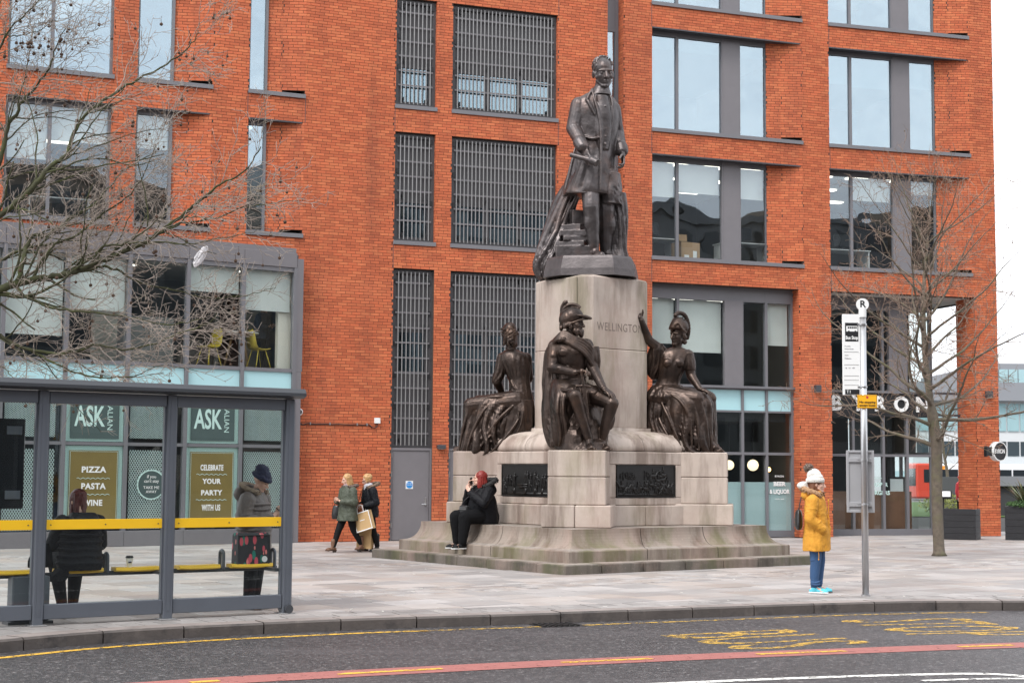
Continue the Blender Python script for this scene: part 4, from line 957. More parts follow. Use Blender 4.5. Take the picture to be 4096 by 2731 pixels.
# frock coat
b.loft([(.075, .02, 1.475, .06, .06, R(28)), (.06, .015, 1.43, .115, .085, R(28)), (.045, .015, 1.375, .185, .110, R(28)), (.045, .015, 1.29, .205, .134, R(28)), (.05, .015, 1.16, .190, .132, R(26)), (.047, .015, 1.06, .176, .128, R(24)),
        (.035, .02, .95, .180, .140, R(20), .004), (.012, .025, .80, .195, .165, R(14), .008), (-.015, .03, .66, .205, .185, R(10), .012), (-.03, .035, .575, .215, .195, R(8), .016), (-.035, .035, .555, .205, .185, R(8), .016)], nf=7, seed=3)
b.loft([(.15, .05, .75, .10, .12), (.165, .05, .62, .095, .12, 0, .008), (.175, .055, .50, .085, .12, 0, .012), (.175, .055, .48, .075, .11, 0, .012)], nf=6, seed=9)
# waistcoat, lapels, coat edge, buttons
b.loft([(.10, -.075, 1.40, .05, .04, R(28)), (.115, -.085, 1.25, .07, .05, R(28)), (.11, -.085, 1.05, .07, .05, R(28)), (.11, -.08, .93, .05, .045, R(28))])
for k in range(6): b.ell((.135, -.125, 1.30 - k * .065), (.008, .008, .008))
fold_ridges(b, [[(.02, -.085, 1.47), (.035, -.135, 1.38), (.075, -.150, 1.25), (.098, -.150, 1.12), (.10, -.155, .95), (.10, -.165, .75), (.095, -.165, .575)], [(.145, -.03, 1.46), (.185, -.05, 1.36), (.185, -.07, 1.22), (.175, -.085, 1.10)],
                [(.02, -.085, 1.47), (-.02, -.125, 1.37), (-.005, -.155, 1.33), (.05, -.155, 1.22)], [(-.06, -.12, 1.05), (.02, -.15, 1.02), (.09, -.15, 1.03)], [(-.12, -.14, .95), (-.16, -.17, .75), (-.20, -.19, .58)]], .016)
b.loft([(.072, .0, 1.42, .105, .09), (.083, -.002, 1.462, .080, .076), (.090, -.004, 1.490, .068, .068), (.092, -.004, 1.498, .06, .06)])     # high collar and neckcloth
b.ell((.105, -.062, 1.44), (.028, .02, .03))
# arms: near arm hangs with a scroll, far arm rests behind the hip
b.chain([(-.100, -.06, 1.325), (-.140, -.09, 1.12), (-.050, -.215, .945)], [.074, .064, .050]); b.ell((-.095, -.055, 1.335), (.072, .07, .062))
b.cap((-.075, -.20, .975), (-.05, -.225, .935), .060, .058); hand(b, (-.045, -.225, .925), (.35, -.25, -.9), (.5, .6, 0), 1.05, .45, .1, -1)
b.tube([(-.15, -.235, .865), (.04, -.30, .80), (.085, -.31, .775)], [.020, .024, .020], 12); b.tube([(.03, -.295, .805), (.088, -.318, .772)], [.034, .034], 12)
b.chain([(.178, .07, 1.315), (.212, .14, 1.12), (.258, .03, .955)], [.072, .062, .050]); b.cap((.252, .05, .985), (.262, .03, .945), .058, .056); hand(b, (.265, .02, .935), (.12, -.2, -.9), (-.6, -.2, 0), 1.05, .55, .1, -1)
# head
P_, Q_ = head(b, (.106, -.025, 1.608), R(20), R(-3), 1.08, R(12)); b.cap((.08, .015, 1.44), (.10, .01, 1.57), .062, .058)
rh = random.Random(2)
b.ell(P_(0, .034, .046), (.084, .094, .090), Q_)
for k in range(90):      # short wavy hair on top, back and temples
    a = rh.uniform(-2.15, 2.15); e_ = rh.uniform(.0, 1.5); ce = math.cos(e_); v = P_(.078 * math.sin(a) * ce, .030 + .092 * math.cos(a) * ce, .044 + .086 * math.sin(e_)); d_ = Q_ @ V3(.018 * math.cos(a), .014, -.012 - .01 * ce); b.cap(v - d_ * .6, v + d_, .0075, .0045, 6)
for k in (-1, 1): b.cap(P_(k * .07, -.02, .0), P_(k * .066, -.03, -.035), .013, .010, 6)
# cloak falling behind to the left and over the base, drape behind the far leg, pile of books
b.loft([(-.16, .10, .66, .10, .10, R(30)), (-.23, .10, .52, .10, .11, R(20), .012), (-.28, .10, .34, .10, .12, R(10), .022), (-.34, .06, .12, .11, .13, 0, .028), (-.385, .03, -.02, .10, .13, 0, .026), (-.405, .02, -.12, .06, .10, 0, .02), (-.41, .02, -.165, .03, .06, 0, .01)], nf=8, seed=5)
b.loft([(-.20, .16, .40, .10, .08), (-.17, .17, .2, .13, .08, 0, .012), (-.15, .18, .02, .16, .10, 0, .016), (-.15, .18, .0, .15, .09)], nf=7, seed=6)
fold_ridges(b, [[(-.17, -.03, .60), (-.25, -.02, .42), (-.31, -.05, .2), (-.40, -.10, .02)], [(-.12, -.02, .56), (-.22, .0, .36), (-.27, -.05, .16), (-.33, -.12, .0)], [(-.2, .03, .5), (-.14, .05, .3), (-.12, .02, .1)]], .022)
b.loft([(.20, .15, .60, .09, .07), (.20, .16, .40, .10, .08, 0, .012), (.19, .17, .15, .10, .08, 0, .016), (.20, .16, .01, .11, .08, 0, .016), (.2, .16, 0, .1, .07)], nf=7, seed=8)
bk_ = [(-.10, .02, .012, .34, .24, .10, 8), (-.12, .03, .11, .26, .20, .045, -14), (-.10, .02, .16, .22, .17, .035, 12), (-.11, .03, .20, .24, .18, .05, 4), (-.115, .04, .255, .18, .14, .05, -18), (-.085, .05, .31, .13, .12, .12, 25)]
for (x, y, z, w, d, h_, a) in bk_: b.box(-w / 2, w / 2, -d / 2, d / 2, 0, h_, Matrix.Translation((x - .03, y - .02, z)) @ Matrix.Rotation(R(a), 4, 'Z'))
sculpt(b, 'figure', M_bronze2, st, .0046, 2, [(.006, .09), (.0015, .02)])

# ================================================================ seated warrior on the front pedestal
def seat_root(name, k, ang_off, label, sc=1.8):
    a = R(90 * k); p = mon_pt(1.9 * math.sin(a), -1.9 * math.cos(a), 2.02); return tag(empty(name, p, R(GA - 45)), label, 'statue', 'seated bronze figures on the pedestals')
wr = seat_root('seated_statue', 0, 0, 'seated bronze warrior in a crested helmet, bare chested, resting on a sword'); wr.scale = (1.8,) * 3; WM[wr.name] = wm(wr) @ Matrix.Scale(1.8, 4)
b = MB()
b.loft([(-.01, .12, .0, .26, .34), (-.02, .14, .15, .25, .30, 0, .03), (-.04, .17, .35, .25, .27, 0, .03), (-.06, .2, .50, .22, .22)], nf=5, seed=12)     # rock
# torso
b.loft([(-.10, .16, .56, .15, .13, R(-4)), (-.10, .14, .66, .142, .112, R(-6)), (-.095, .12, .76, .132, .100, R(-8)), (-.105, .10, .88, .158, .112, R(-8)), (-.115, .09, .99, .178, .115, R(-6)), (-.115, .09, 1.06, .155, .095, R(-4)), (-.11, .09, 1.10, .08, .07)])
for x, z, r_ in ((-.165, .965, .062), (-.055, .975, .062)): b.ell((x, .005, z), (r_, .040, .048))
for z in (.87, .82, .77): b.ell((-.125, .018, z), (.030, .02, .022)); b.ell((-.075, .020, z), (.030, .02, .022))
for k in range(4): b.cap((-.19 + .012 * k, .02 + .01 * k, .90 - .03 * k), (-.21, .07, .92 - .03 * k), .014, .01, 8)
b.cap((-.115, .10, 1.07), (-.085, .085, 1.20), .062, .058)
P_, Q_ = head(b, (-.080, .075, 1.255), R(74), 0, 1.0, R(2), beard=True)
# legs
b.chain([(-.14, .13, .60), (-.03, -.24, .525), (.095, -.18, .12)], [.105, .066, .042]); b.ell((.02, -.19, .36), (.058, .066, .12)); b.ell((-.03, -.25, .53), (.055, .05, .055))
b.chain([(-.02, .14, .60), (.315, -.13, .455), (.21, -.03, .10)], [.105, .068, .042]); b.ell((.285, -.05, .32), (.058, .064, .12)); b.ell((.325, -.145, .455), (.056, .05, .055))
foot(b, (.10, -.18, .095), (.15, -.345, 0), 1.08); foot(b, (.21, -.03, .095), (.295, -.17, 0), 1.08)
# arms
b.chain([(-.265, .09, 1.025), (-.285, .02, .815), (-.04, -.14, .755)], [.074, .056, .038]); b.ell((-.268, .085, 1.03), (.072, .07, .07)); b.ell((-.275, .045, .92), (.055, .06, .075)); b.ell((-.20, -.045, .80), (.06, .045, .042))
hand(b, (-.035, -.145, .757), (.9, -.25, .05), (.1, -.2, -1), 1.05, .75, .06, 1)
b.chain([(.045, .11, 1.04), (.115, .08, .80), (.225, -.09, .61)], [.070, .056, .038]); hand(b, (.225, -.09, .61), (.65, -.5, -.45), (0, .1, -1), 1.05, .25, .1, 1)
# sword, hilt up
b.cap((.03, -.19, .74), (.045, -.19, .63), .017, .016, 8); b.ell((.028, -.19, .765), (.025, .025, .025)); b.tube([(-.03, -.20, .62), (.05, -.19, .625), (.115, -.18, .615)], [.012, .015, .012], 8); b.box(-.022, .022, -.009, .009, -.55, 0, Matrix.Translation((.05, -.19, .62)) @ Matrix.Rotation(R(-6), 4, 'Y'))
# cloak: collar over the chest, back fall to the rock, cloth over the lap
b.loft([(-.15, .14, 1.10, .15, .10, R(-8)), (-.17, .17, 1.0, .20, .09, R(-8), .01), (-.20, .20, .80, .20, .09, R(-10), .016), (-.22, .20, .55, .19, .12, R(-10), .022), (-.21, .18, .25, .17, .15, R(-10), .022), (-.19, .15, .05, .13, .15, R(-10), .018), (-.18, .15, .03, .11, .12)], nf=9, seed=2)
for t in range(5):
    o = .022 * t; b.tube(sway([(-.29, .06 + o * .3, 1.03 + o * .4), (-.24, .0 + o * .2, 1.085 + o * .3), (-.165, -.035 + o * .5, 1.075 + o), (-.06, -.035 + o * .3, 1.02 + o), (.03, -.01 + o * .3, .955 + o * 1.4), (.095, .03, .86 + o * 1.8), (.125, .09, .77 + o)]), .021, 8)
b.ell((-.17, -.055, 1.09), (.024, .016, .024))
b.loft([(.12, .12, 1.03, .05, .06), (.13, .12, .90, .05, .07, 0, .01), (.12, .14, .78, .05, .08, 0, .01), (.10, .15, .70, .04, .06)], nf=6, seed=4)
b.loft([(-.13, .10, .70, .16, .14), (-.14, .06, .63, .165, .17, 0, .006), (-.17, -.02, .52, .12, .16, 0, .012), (-.18, -.05, .36, .10, .15, 0, .020), (-.17, -.02, .18, .09, .14, 0, .022), (-.17, .0, .06, .08, .12, 0, .018), (-.17, .0, .04, .06, .1)], nf=8, seed=7)
b.loft([(.05, .06, .64, .13, .10), (.09, .0, .56, .12, .10, R(-30), .008), (.08, .06, .45, .08, .08, R(-30), .012), (.08, .12, .3, .06, .06)], nf=7, seed=15)
b.loft([(.06, .02, .0, .22, .26), (.06, .03, .07, .20, .22, 0, .02), (.05, .06, .13, .14, .16, 0, .02), (.05, .1, .2, .06, .08)], nf=5, seed=77)
fold_ridges(b, [[(-.26, .02, .70), (-.20, -.10, .60), (-.12, -.20, .58), (-.05, -.25, .60)], [(-.27, -.03, .60), (-.22, -.13, .48), (-.16, -.19, .40), (-.12, -.19, .25)], [(-.25, -.10, .45), (-.22, -.16, .30), (-.20, -.14, .12)]], .019)
wr_body = sculpt(b, 'figure', M_bronze, wr, .0052, 2, [(.006, .09), (.0015, .02)])
# helmet with crest and curls
b = MB(); Hc = V3(-.095, .075, 1.318); Hq = Matrix.Rotation(R(-14), 3, 'Y')
b.ell(Hc, (.112, .095, .100), Hq); b.ell(Hc + V3(-.03, 0, -.02), (.105, .095, .10), Hq)
b.loft([(-.03, .075, 1.335, .085, .088), (.02, .075, 1.312, .080, .075), (.055, .075, 1.298, .045, .05), (.075, .075, 1.292, .012, .02)])
crest = sway([(-.015, .075, 1.405), (-.055, .075, 1.435), (-.125, .075, 1.44), (-.185, .075, 1.39), (-.205, .075, 1.30), (-.17, .075, 1.22)]); b.tube(crest, [.020] * len(crest), 10); b.ell((-.165, .075, 1.46), (.022, .02, .03)); b.tube(sway([(-.20, .075, 1.33), (-.20, .075, 1.41), (-.172, .075, 1.465), (-.14, .075, 1.47)]), .018, 8)
for k in range(22):
    a = rh.uniform(1.2, 5.0); b.ell((-.10 + .085 * math.cos(a) - .02, .075 + .09 * math.sin(a), 1.225 + rh.uniform(-.03, .02)), (.020, .020, .022))
b.tube(sway([(-.18, .0, 1.235), (-.08, -.025, 1.255), (.0, .0, 1.285), (.06, .05, 1.295)]), .010, 8)
sculpt(b, 'helmet', M_bronze, wr, .0055, 2)

# ================================================================ seated goddess on the right pedestal
gd = seat_root('seated_statue', 1, 0, 'seated bronze woman in a crested helmet raising her right arm'); gd.scale = (1.8,) * 3; WM[gd.name] = wm(gd) @ Matrix.Scale(1.8, 4)
b = MB()
b.loft([(-.05, .12, .0, .26, .24), (-.15, .12, .25, .27, .22, 0, .01), (-.22, .12, .50, .22, .20)], nf=5, seed=31)
b.loft([(-.285, .06, .58, .165, .145, R(10)), (-.27, .05, .68, .140, .118, R(12)), (-.245, .04, .76, .118, .100, R(14), .003), (-.215, .03, .87, .138, .108, R(16), .005), (-.19, .03, .97, .150, .105, R(16), .005), (-.175, .035, 1.05, .145, .085, R(12)), (-.165, .04, 1.09, .07, .06)], nf=11, seed=33)
for x, y in ((-.255, -.065), (-.135, -.045)): b.ell((x, y, .925), (.053, .045, .05))
b.cap((-.165, .04, 1.06), (-.15, .03, 1.17), .050, .046)
P_, Q_ = head(b, (-.150, .02, 1.225), R(-38), R(4), .95, R(6), female=True)
for k in range(16):
    a = rh.uniform(-.2, 2.6); b.ell((-.135 + .052 * math.cos(a), .045 + .06 * math.sin(a), 1.215 - rh.uniform(0, .075)), (.028, .028, .028))
# raised arm
b.chain([(-.325, .02, 1.06), (-.445, -.08, 1.155), (-.525, -.13, 1.365)], [.060, .047, .032]); hand(b, (-.527, -.132, 1.37), (-.45, -.12, .85), (.5, -.85, .2), 1.0, .10, .4, 1)
b.loft([(-.36, .0, 1.13, .055, .065), (-.37, .01, 1.06, .085, .085, 0, .008), (-.385, .03, .95, .085, .085, 0, .014), (-.40, .05, .83, .065, .075, 0, .014), (-.40, .06, .76, .03, .05)], nf=6, seed=35)
b.chain([(-.05, .06, 1.01), (-.02, .05, .80), (.075, -.07, .655)], [.066, .048, .032]); hand(b, (.075, -.07, .655), (.8, -.35, -.25), (0, .1, -1), .95, .3, .1, 1); b.loft([(-.055, .06, 1.04, .065, .075), (-.045, .06, .93, .07, .075, 0, .006), (-.03, .055, .86, .06, .065)], nf=6, seed=36)
# belt folds, lap, skirt
b.loft([(-.265, .05, .70, .155, .130, R(12), .005), (-.275, .04, .64, .185, .165, R(10), .01), (-.28, .03, .57, .21, .19, R(8), .014), (-.27, .03, .5, .19, .17)], nf=11, seed=38)
b.chain([(-.27, -.03, .585), (.045, -.16, .555)], [.125, .080]); b.chain([(-.2, .09, .585), (.165, .05, .56)], [.125, .080]); b.chain([(.045, -.16, .55), (.10, -.15, .10)], [.075, .055]); b.chain([(.165, .05, .55), (.20, .04, .1)], [.075, .055])
b.loft([(-.06, -.03, .60, .22, .17), (-.05, -.03, .52, .255, .20, 0, .006), (-.07, -.02, .40, .275, .215, 0, .016), (-.055, -.02, .24, .27, .225, 0, .026), (-.02, -.02, .10, .245, .225, 0, .032), (.0, -.02, .0, .23, .22, 0, .034), (.01, -.03, -.03, .20, .20, 0, .03)], n=64, nf=15, seed=40)
b.loft([(-.33, .02, .56, .13, .14), (-.36, .02, .42, .115, .16, 0, .012), (-.37, .02, .30, .105, .16, 0, .016), (-.30, .0, .16, .13, .17, 0, .02), (-.20, -.02, .03, .14, .18, 0, .02), (-.17, -.02, .0, .12, .16)], nf=9, seed=41)
fold_ridges(b, [[(-.22, -.17, .60), (-.10, -.235, .50), (-.02, -.25, .32), (.0, -.26, .05)], [(-.33, -.12, .55), (-.26, -.20, .40), (-.18, -.24, .22), (-.09, -.255, .0)], [(.10, -.20, .50), (.14, -.20, .3), (.17, -.2, .05)], [(-.36, -.06, .48), (-.33, -.15, .33), (-.24, -.22, .15), (-.16, -.23, -.01)], [(.02, -.23, .50), (.06, -.235, .28), (.07, -.25, .02)], [(.19, -.03, .52), (.215, -.04, .3), (.22, -.06, .06)]], .019)
foot(b, (.20, -.09, .08), (.305, -.20, 0), 1.0); foot(b, (.21, .06, .08), (.30, .02, .015), 1.0)
sculpt(b, 'figure', M_bronze, gd, .0052, 2, [(.006, .09), (.0015, .02)])
b = MB()
b.ell((-.13, .045, 1.305), (.088, .098, .095)); b.loft([(-.155, .0, 1.275, .088, .085), (-.17, -.03, 1.30, .075, .07), (-.15, .02, 1.39, .055, .06), (-.13, .04, 1.41, .03, .03)]); b.tube(sway([(-.225, -.02, 1.255), (-.19, -.085, 1.285), (-.15, -.10, 1.34), (-.10, -.075, 1.275), (-.06, -.02, 1.245)]), .009, 8)
cr = sway([(-.185, -.02, 1.415), (-.145, .015, 1.452), (-.085, .05, 1.435), (-.05, .08, 1.36), (-.045, .09, 1.27), (-.06, .10, 1.20)]); b.tube(cr, [.016, *[.021] * (len(cr) - 2), .016], 10)
for i in range(2, len(cr), 2): b.ell(cr[i], (.024, .024, .024))
sculpt(b, 'helmet', M_bronze, gd, .0055, 2)

# ================================================================ seated figure on the left pedestal, seen from behind
lf_ = seat_root('seated_statue', 3, 0, 'seated bronze robed figure with a laurel wreath, its back turned'); lf_.scale = (1.8,) * 3; WM[lf_.name] = wm(lf_) @ Matrix.Scale(1.8, 4)
b = MB()
b.loft([(.20, .0, .0, .24, .24), (.24, .0, .25, .20, .22), (.28, .0, .5, .16, .2)], seed=51)
b.loft([(.315, -.01, .52, .135, .155, 0), (.305, -.01, .64, .118, .128, 0, .004), (.295, -.01, .745, .110, .112, 0, .003), (.27, .0, .86, .140, .125, R(8), .006), (.245, .0, .96, .152, .125, R(10), .006), (.23, .0, 1.03, .135, .105, R(12)), (.205, .0, 1.07, .07, .065)], nf=13, seed=53)
b.cap((.21, .0, 1.05), (.195, .01, 1.17), .056, .052); P_, Q_ = head(b, (.180, .015, 1.245), R(-158), 0, 1.0, R(4))
for k in range(60):
    a = rh.uniform(-1.8, 1.8); z = rh.uniform(-.11, .02); v = P_(.060 * math.sin(a), .03 + .075 * math.cos(a), z); b.cap(v, v + V3(rh.uniform(-.012, .012), rh.uniform(-.012, .012), -.03), .019, .013, 6)
b.chain([(.115, .0, .985), (.06, -.02, .735), (.09, .10, .63)], [.062, .050, .035]); b.loft([(.115, .0, 1.02, .055, .06), (.095, -.005, .90, .058, .06, 0, .005), (.065, -.015, .76, .055, .058, 0, .008), (.05, -.01, .72, .04, .045)], nf=7, seed=55)
b.chain([(.36, .02, .985), (.38, .1, .78), (.25, .2, .64)], [.062, .05, .036]); hand(b, (.09, .10, .63), (-.3, .8, -.2), (0, 0, -1), 1, .3)
b.chain([(.28, -.08, .52), (-.20, -.10, .48)], [.13, .085]); b.chain([(.28, .1, .52), (-.17, .12, .48)], [.13, .085]); b.chain([(-.20, -.10, .47), (-.24, -.08, .08)], [.08, .07]); b.chain([(-.17, .12, .47), (-.2, .12, .08)], [.08, .07])
b.loft([(.06, .0, .59, .22, .14), (.04, .0, .52, .285, .20, 0, .008), (.03, .0, .40, .29, .225, 0, .018), (.0, -.01, .24, .285, .24, 0, .028), (-.03, -.02, .10, .275, .25, 0, .034), (-.05, -.02, .0, .285, .25, 0, .036), (-.05, -.03, -.04, .24, .23, 0, .03)], n=64, nf=15, seed=57)
b.loft([(.33, -.02, .54, .12, .17), (.34, -.02, .42, .115, .19, 0, .012), (.32, -.02, .28, .13, .20, 0, .018), (.24, -.03, .14, .15, .2, 0, .02), (.15, -.03, .04, .16, .2)], nf=9, seed=58)
fold_ridges(b, [[(.32, -.17, .52), (.20, -.23, .42), (.05, -.26, .25), (-.08, -.28, .02)], [(.36, -.17, .45), (.30, -.23, .30), (.17, -.27, .12), (.03, -.28, -.02)], [(.10, -.19, .56), (-.05, -.22, .42), (-.16, -.25, .2), (-.22, -.27, .0)], [(.28, -.15, .56), (.10, -.19, .57), (-.05, -.17, .56)], [(-.20, -.16, .48), (-.27, -.18, .25), (-.31, -.2, .0)], [(.22, -.11, .75), (.27, -.13, .66), (.37, -.14, .60)]], .019)
foot(b, (-.27, -.04, .07), (-.40, -.06, .0), 1.0)
sculpt(b, 'figure', M_bronze, lf_, .0052, 2, [(.006, .09), (.0015, .02)])
b = MB()
for k in range(40):
    a = k / 40 * 6.283; v = P_(.083 * math.cos(a), .015 + .103 * math.sin(a), .02 + .012 * (k % 3 - 1) - .04 * math.sin(a)); d = Q_ @ Vector((-math.sin(a), math.cos(a), rh.uniform(-.5, .5))); b.ell(v + d * .015, (.008, .005, .020), d.to_track_quat('Z', 'Y').to_matrix())
build(b, 'laurel_wreath', M_bronze, lf_, True)

# ================================================================ bronze relief panels
def relief(k, label, seed, battle):
    Ts = wm(mon) @ TD @ Matrix.Rotation(R(90 * k), 4, 'Z') @ Matrix.Translation((0, -1.548, 1.49)); rr = random.Random(seed)
    e = empty('relief_panel', Ts.translation); e.rotation_euler = Ts.to_euler(); WM[e.name] = Ts; tag(e, label, 'relief')
    f = MB(); w, h_ = .695, .285
    f.box(-w, w, -.012, .02, -h_, h_)
    for q in ((-w, w, h_ - .018, h_), (-w, w, -h_, -h_ + .018), (-w, -w + .018, -h_, h_), (w - .018, w, -h_, h_)): f.box(q[0], q[1], -.022, -.012, q[2], q[3])
    build(f, 'plate', M_relief, e)
    b = MB(); b.box(-w + .02, w - .02, -.016, .0, -h_ + .02, -h_ + .07)
    def man(x, z, s, lean=0, arm=0):
        def p(a, c): return (x + (a + lean * c) * s, -.018, z + c * s)
        b.ell(p(0, .185), (.016 * s * 1.3, .016, .02 * s * 1.3), None, 8, 6); b.cap(p(0, .15), p(0, .08), .024 * s * 1.2, .02 * s * 1.2, 8); b.cap(p(-.008, .08), p(-.02, 0), .014 * s, .011 * s, 6); b.cap(p(.008, .08), p(.022, 0), .014 * s, .011 * s, 6)
        b.cap(p(.01, .14), p(.05 + arm * .02, .10 + arm * .06), .010 * s, .008 * s, 6); b.cap(p(-.01, .14), p(-.04, .09), .010 * s, .008 * s, 6)
    def horse(x, z, s, fl=1):
        def p(a, c): return (x + a * fl * s, -.018, z + c * s)
        b.ell(p(0, .12), (.075 * s, .022, .036 * s), None, 10, 6); b.cap(p(.06, .13), p(.10, .20), .024 * s, .016 * s, 8); b.cap(p(.10, .20), p(.135, .18), .016 * s, .011 * s, 6)
        for a, c, d in ((.05, .1, .09), (.06, .1, .03), (-.06, .1, -.09), (-.05, .1, -.04)): b.cap(p(a, c), p(d, .045), .013 * s, .009 * s, 6); b.cap(p(d, .045), p(d - .01, 0), .009 * s, .007 * s, 6)
        b.cap(p(-.07, .13), p(-.10, .07), .010 * s, .006 * s, 6); man(x - .005 * fl, z + .11 * s, s * .75, .1 * fl, 1)
    if battle:
        for j in range(26): man(rr.uniform(-.62, .2), .05 + rr.uniform(-.03, .05), .45, rr.uniform(-.3, .3), rr.randint(0, 1))
        for j in range(5): horse(rr.uniform(.12, .52), rr.uniform(-.10, .05), rr.uniform(.75, 1.0), rr.choice((-1, 1)))
        for j in range(9): horse(-.58 + j * .14, rr.uniform(-.25, -.16), rr.uniform(.7, .95), rr.choice((-1, 1)))
        for j in range(16): man(rr.uniform(-.6, .6), -.25 + rr.uniform(0, .08), .9, rr.uniform(-.9, .9), rr.randint(0, 1))
    else:
        for x, z, s in ((-.60, -.16, 1.0), (-.50, -.10, .95), (-.42, -.10, .95), (-.30, -.10, 1.15), (.05, -.04, 1.0), (.12, -.05, 1.05), (.20, -.06, 1.0), (.33, -.08, 1.2), (.42, -.10, 1.0), (.52, -.12, 1.1), (.60, -.14, 1.25), (-.57, -.24, 1.0), (.18, -.20, 1.0), (.36, -.22, 1.0)): man(x, z, s, rr.uniform(-.2, .2), rr.randint(0, 1))
        b.box(-.20, .10, -.03, .0, -.09, -.06); b.box(-.18, .08, -.022, .0, -.14, -.09)
        for x in (-.35, .0, .28, .5): b.box(x, x + .06, -.025, 0, -.24, -.14)
    build(b, 'relief_figures', M_relief, e, True)
relief(3, 'dark bronze relief of statesmen round a table, left of the seated warrior', 3, False); relief(0, 'dark bronze relief of a cavalry battle, right of the seated warrior', 4, True)
# ================================================================ bus shelter
TS = frame((-2.62, 18.19), 34.5); AS = R(34.5)
M_shel = mat('slate_grey_shelter_paint', (.095, .105, .125), .38, var=.06, vscale=3, bump=.02, bscale=90)
M_shelD = mat('dark_roof_edge', (.045, .048, .055), .35)
M_yb = mat('yellow_band_paint', (.85, .50, .012), .4, var=.04)
M_glassS = glass('shelter_glass', (.93, .955, .945), .025, (.9, .95, 1))
sh = tag(empty('bus_shelter', (TS @ V3(0, 0, 0)), AS), 'slate grey glazed bus shelter with yellow band and yellow seats', 'bus shelter')
PU = [-5.85, -4.36, -2.865, -1.43, .02]
for u in PU:
    m = MB(); m.bbox(u - .055, u + .055, -.06, .05, -.0, 2.47, .008); m.box(u - .075, u + .075, -.02, .03, .06, 2.45); m.box(u - .02, u + .02, -.064, -.06, .1, 2.4)
    p = build(m, 'post', M_shel, sh); build(MB().bbox(u - .09, u + .09, -.1, .09, -.002, .012, .003), 'base_plate', M_bar, p)
for a, b_ in zip(PU, PU[1:]):
    a, b_ = a + .06, b_ - .06
    build(MB().bbox(a, b_, -.045, .035, 2.335, 2.465, .006), 'head_beam', M_shel, sh); build(MB().bbox(a, b_, -.045, .035, .065, .22, .006), 'bottom_rail', M_shel, sh)
    gp_ = build(MB().box(a, b_, -.006, .006, .22, 2.335), 'glass_panel', M_glassS, sh)
    build(MB().bbox(a + .005, b_ - .005, -.018, -.007, 1.0, 1.105, .002), 'yellow_band', M_yb, sh)
    sc = MB()
    for k in range(3): sc.tube([(a + .06 + k * (b_ - a - .12) / 2, -.019, 1.05), (a + .06 + k * (b_ - a - .12) / 2, -.021, 1.05)], .008, 8)
    build(sc, 'band_rivets', M_shelD, sh, kind='stuff')
rf = MB(); prf = [(-.20, 2.50), (-.20, 2.535), (-.165, 2.585), (.6, 2.63), (1.5, 2.60), (1.5, 2.52), (.05, 2.475), (-.13, 2.475)]
rf.rings([[(u, y, z) for y, z in prf] for u in (-6.5, .15)]); build(rf, 'roof', M_shelD, sh)
# open side posts, glazed end panel, kerb foot tube
build(MB().tube([(.03, -.10, .055), (.03, .10, .055)], .05, 16), 'foot_tube', M_shelD, sh)
# perch bench
build(MB().bbox(-4.3, .09, .36, .40, .475, .525, .004), 'bench_rail', M_shelD, sh)
for u in (-4.2, -2.865, -1.43, -.08): build(MB().bbox(u - .025, u + .025, .02, .37, .48, .52, .004), 'bench_bracket', M_shelD, sh)
PADS = [(a_ + .20, b_ + .20) for a_, b_ in ((-4.1, -3.58), (-3.42, -2.92), (-2.76, -2.24), (-2.10, -1.58), (-1.36, -.86), (-.72, -.20))]
for a, b_ in PADS:
    m = MB(); rg = []
    for k in range(9):
        t = k / 8; e = .012 * (1 - (2 * abs(t - .5)) ** 6) ; zz = .545 + .006 * (2 * abs(t - .5)) ** 2
        x = a + (b_ - a) * t; w_ = .10 if 0 < k < 8 else .085
        rg.append([(x, .37 - w_, zz - .02), (x, .37 - w_ + .01, zz + .012), (x, .37 + w_ - .01, zz + .012), (x, .37 + w_, zz - .02), (x, .37 + w_ - .02, zz - .035), (x, .37 - w_ + .02, zz - .035)])
    build(m.rings(rg), 'seat_pad', M_yb, sh, False)
for u in (-3.3, -1.97, -1.27, -.59, .06):
    m = MB(); m.tube(sway([(u, .37, .50), (u, .37, .66), (u, .385, .70), (u, .42, .715), (u, .455, .70), (u, .47, .66), (u, .47, .50)]), .02, 10); m.tube([(u, .37, .50), (u, .47, .50)], .016, 8); build(m, 'armrest_hoop', M_shel, sh, True)
# dark information panel hung behind the glass
ip = tag(empty('information_panel', TS @ V3(-3.55, .16, 1.22), AS), 'black information panel ending in white lettering, hung inside the shelter glass', 'notice panel')
build(MB().bbox(-.8, .56, 0, .05, 0, .95, .008), 'board', mat('black_gloss', (.008, .009, .012), .08, spec=.6), ip)
for z in (.10, .78):
    build(MB().bbox(.36, .52, -.02, -.002, z, z + .09, .004), 'bracket', M_shel, ip)
put_text('Manchester', wm(ip) @ Matrix.Translation((.02, -.004, .46)) @ Matrix.Rotation(R(90), 4, 'X'), 'lettering', M_white, ip, .115, width=.54)
cb = tag(empty('service_cabinet', TS @ V3(-2.86, .28, 0), AS), 'low grey metal cabinet standing behind the shelter post', 'cabinet')
build(MB().bbox(-.20, .20, -.08, .1, .03, .50, .01), 'casing', M_shel, cb); build(MB().box(-.19, .19, -.086, -.08, .06, .47), 'door', M_shel, cb); build(MB().box(-.24, .24, -.1, .12, 0, .03), 'foot', M_shelD, cb)
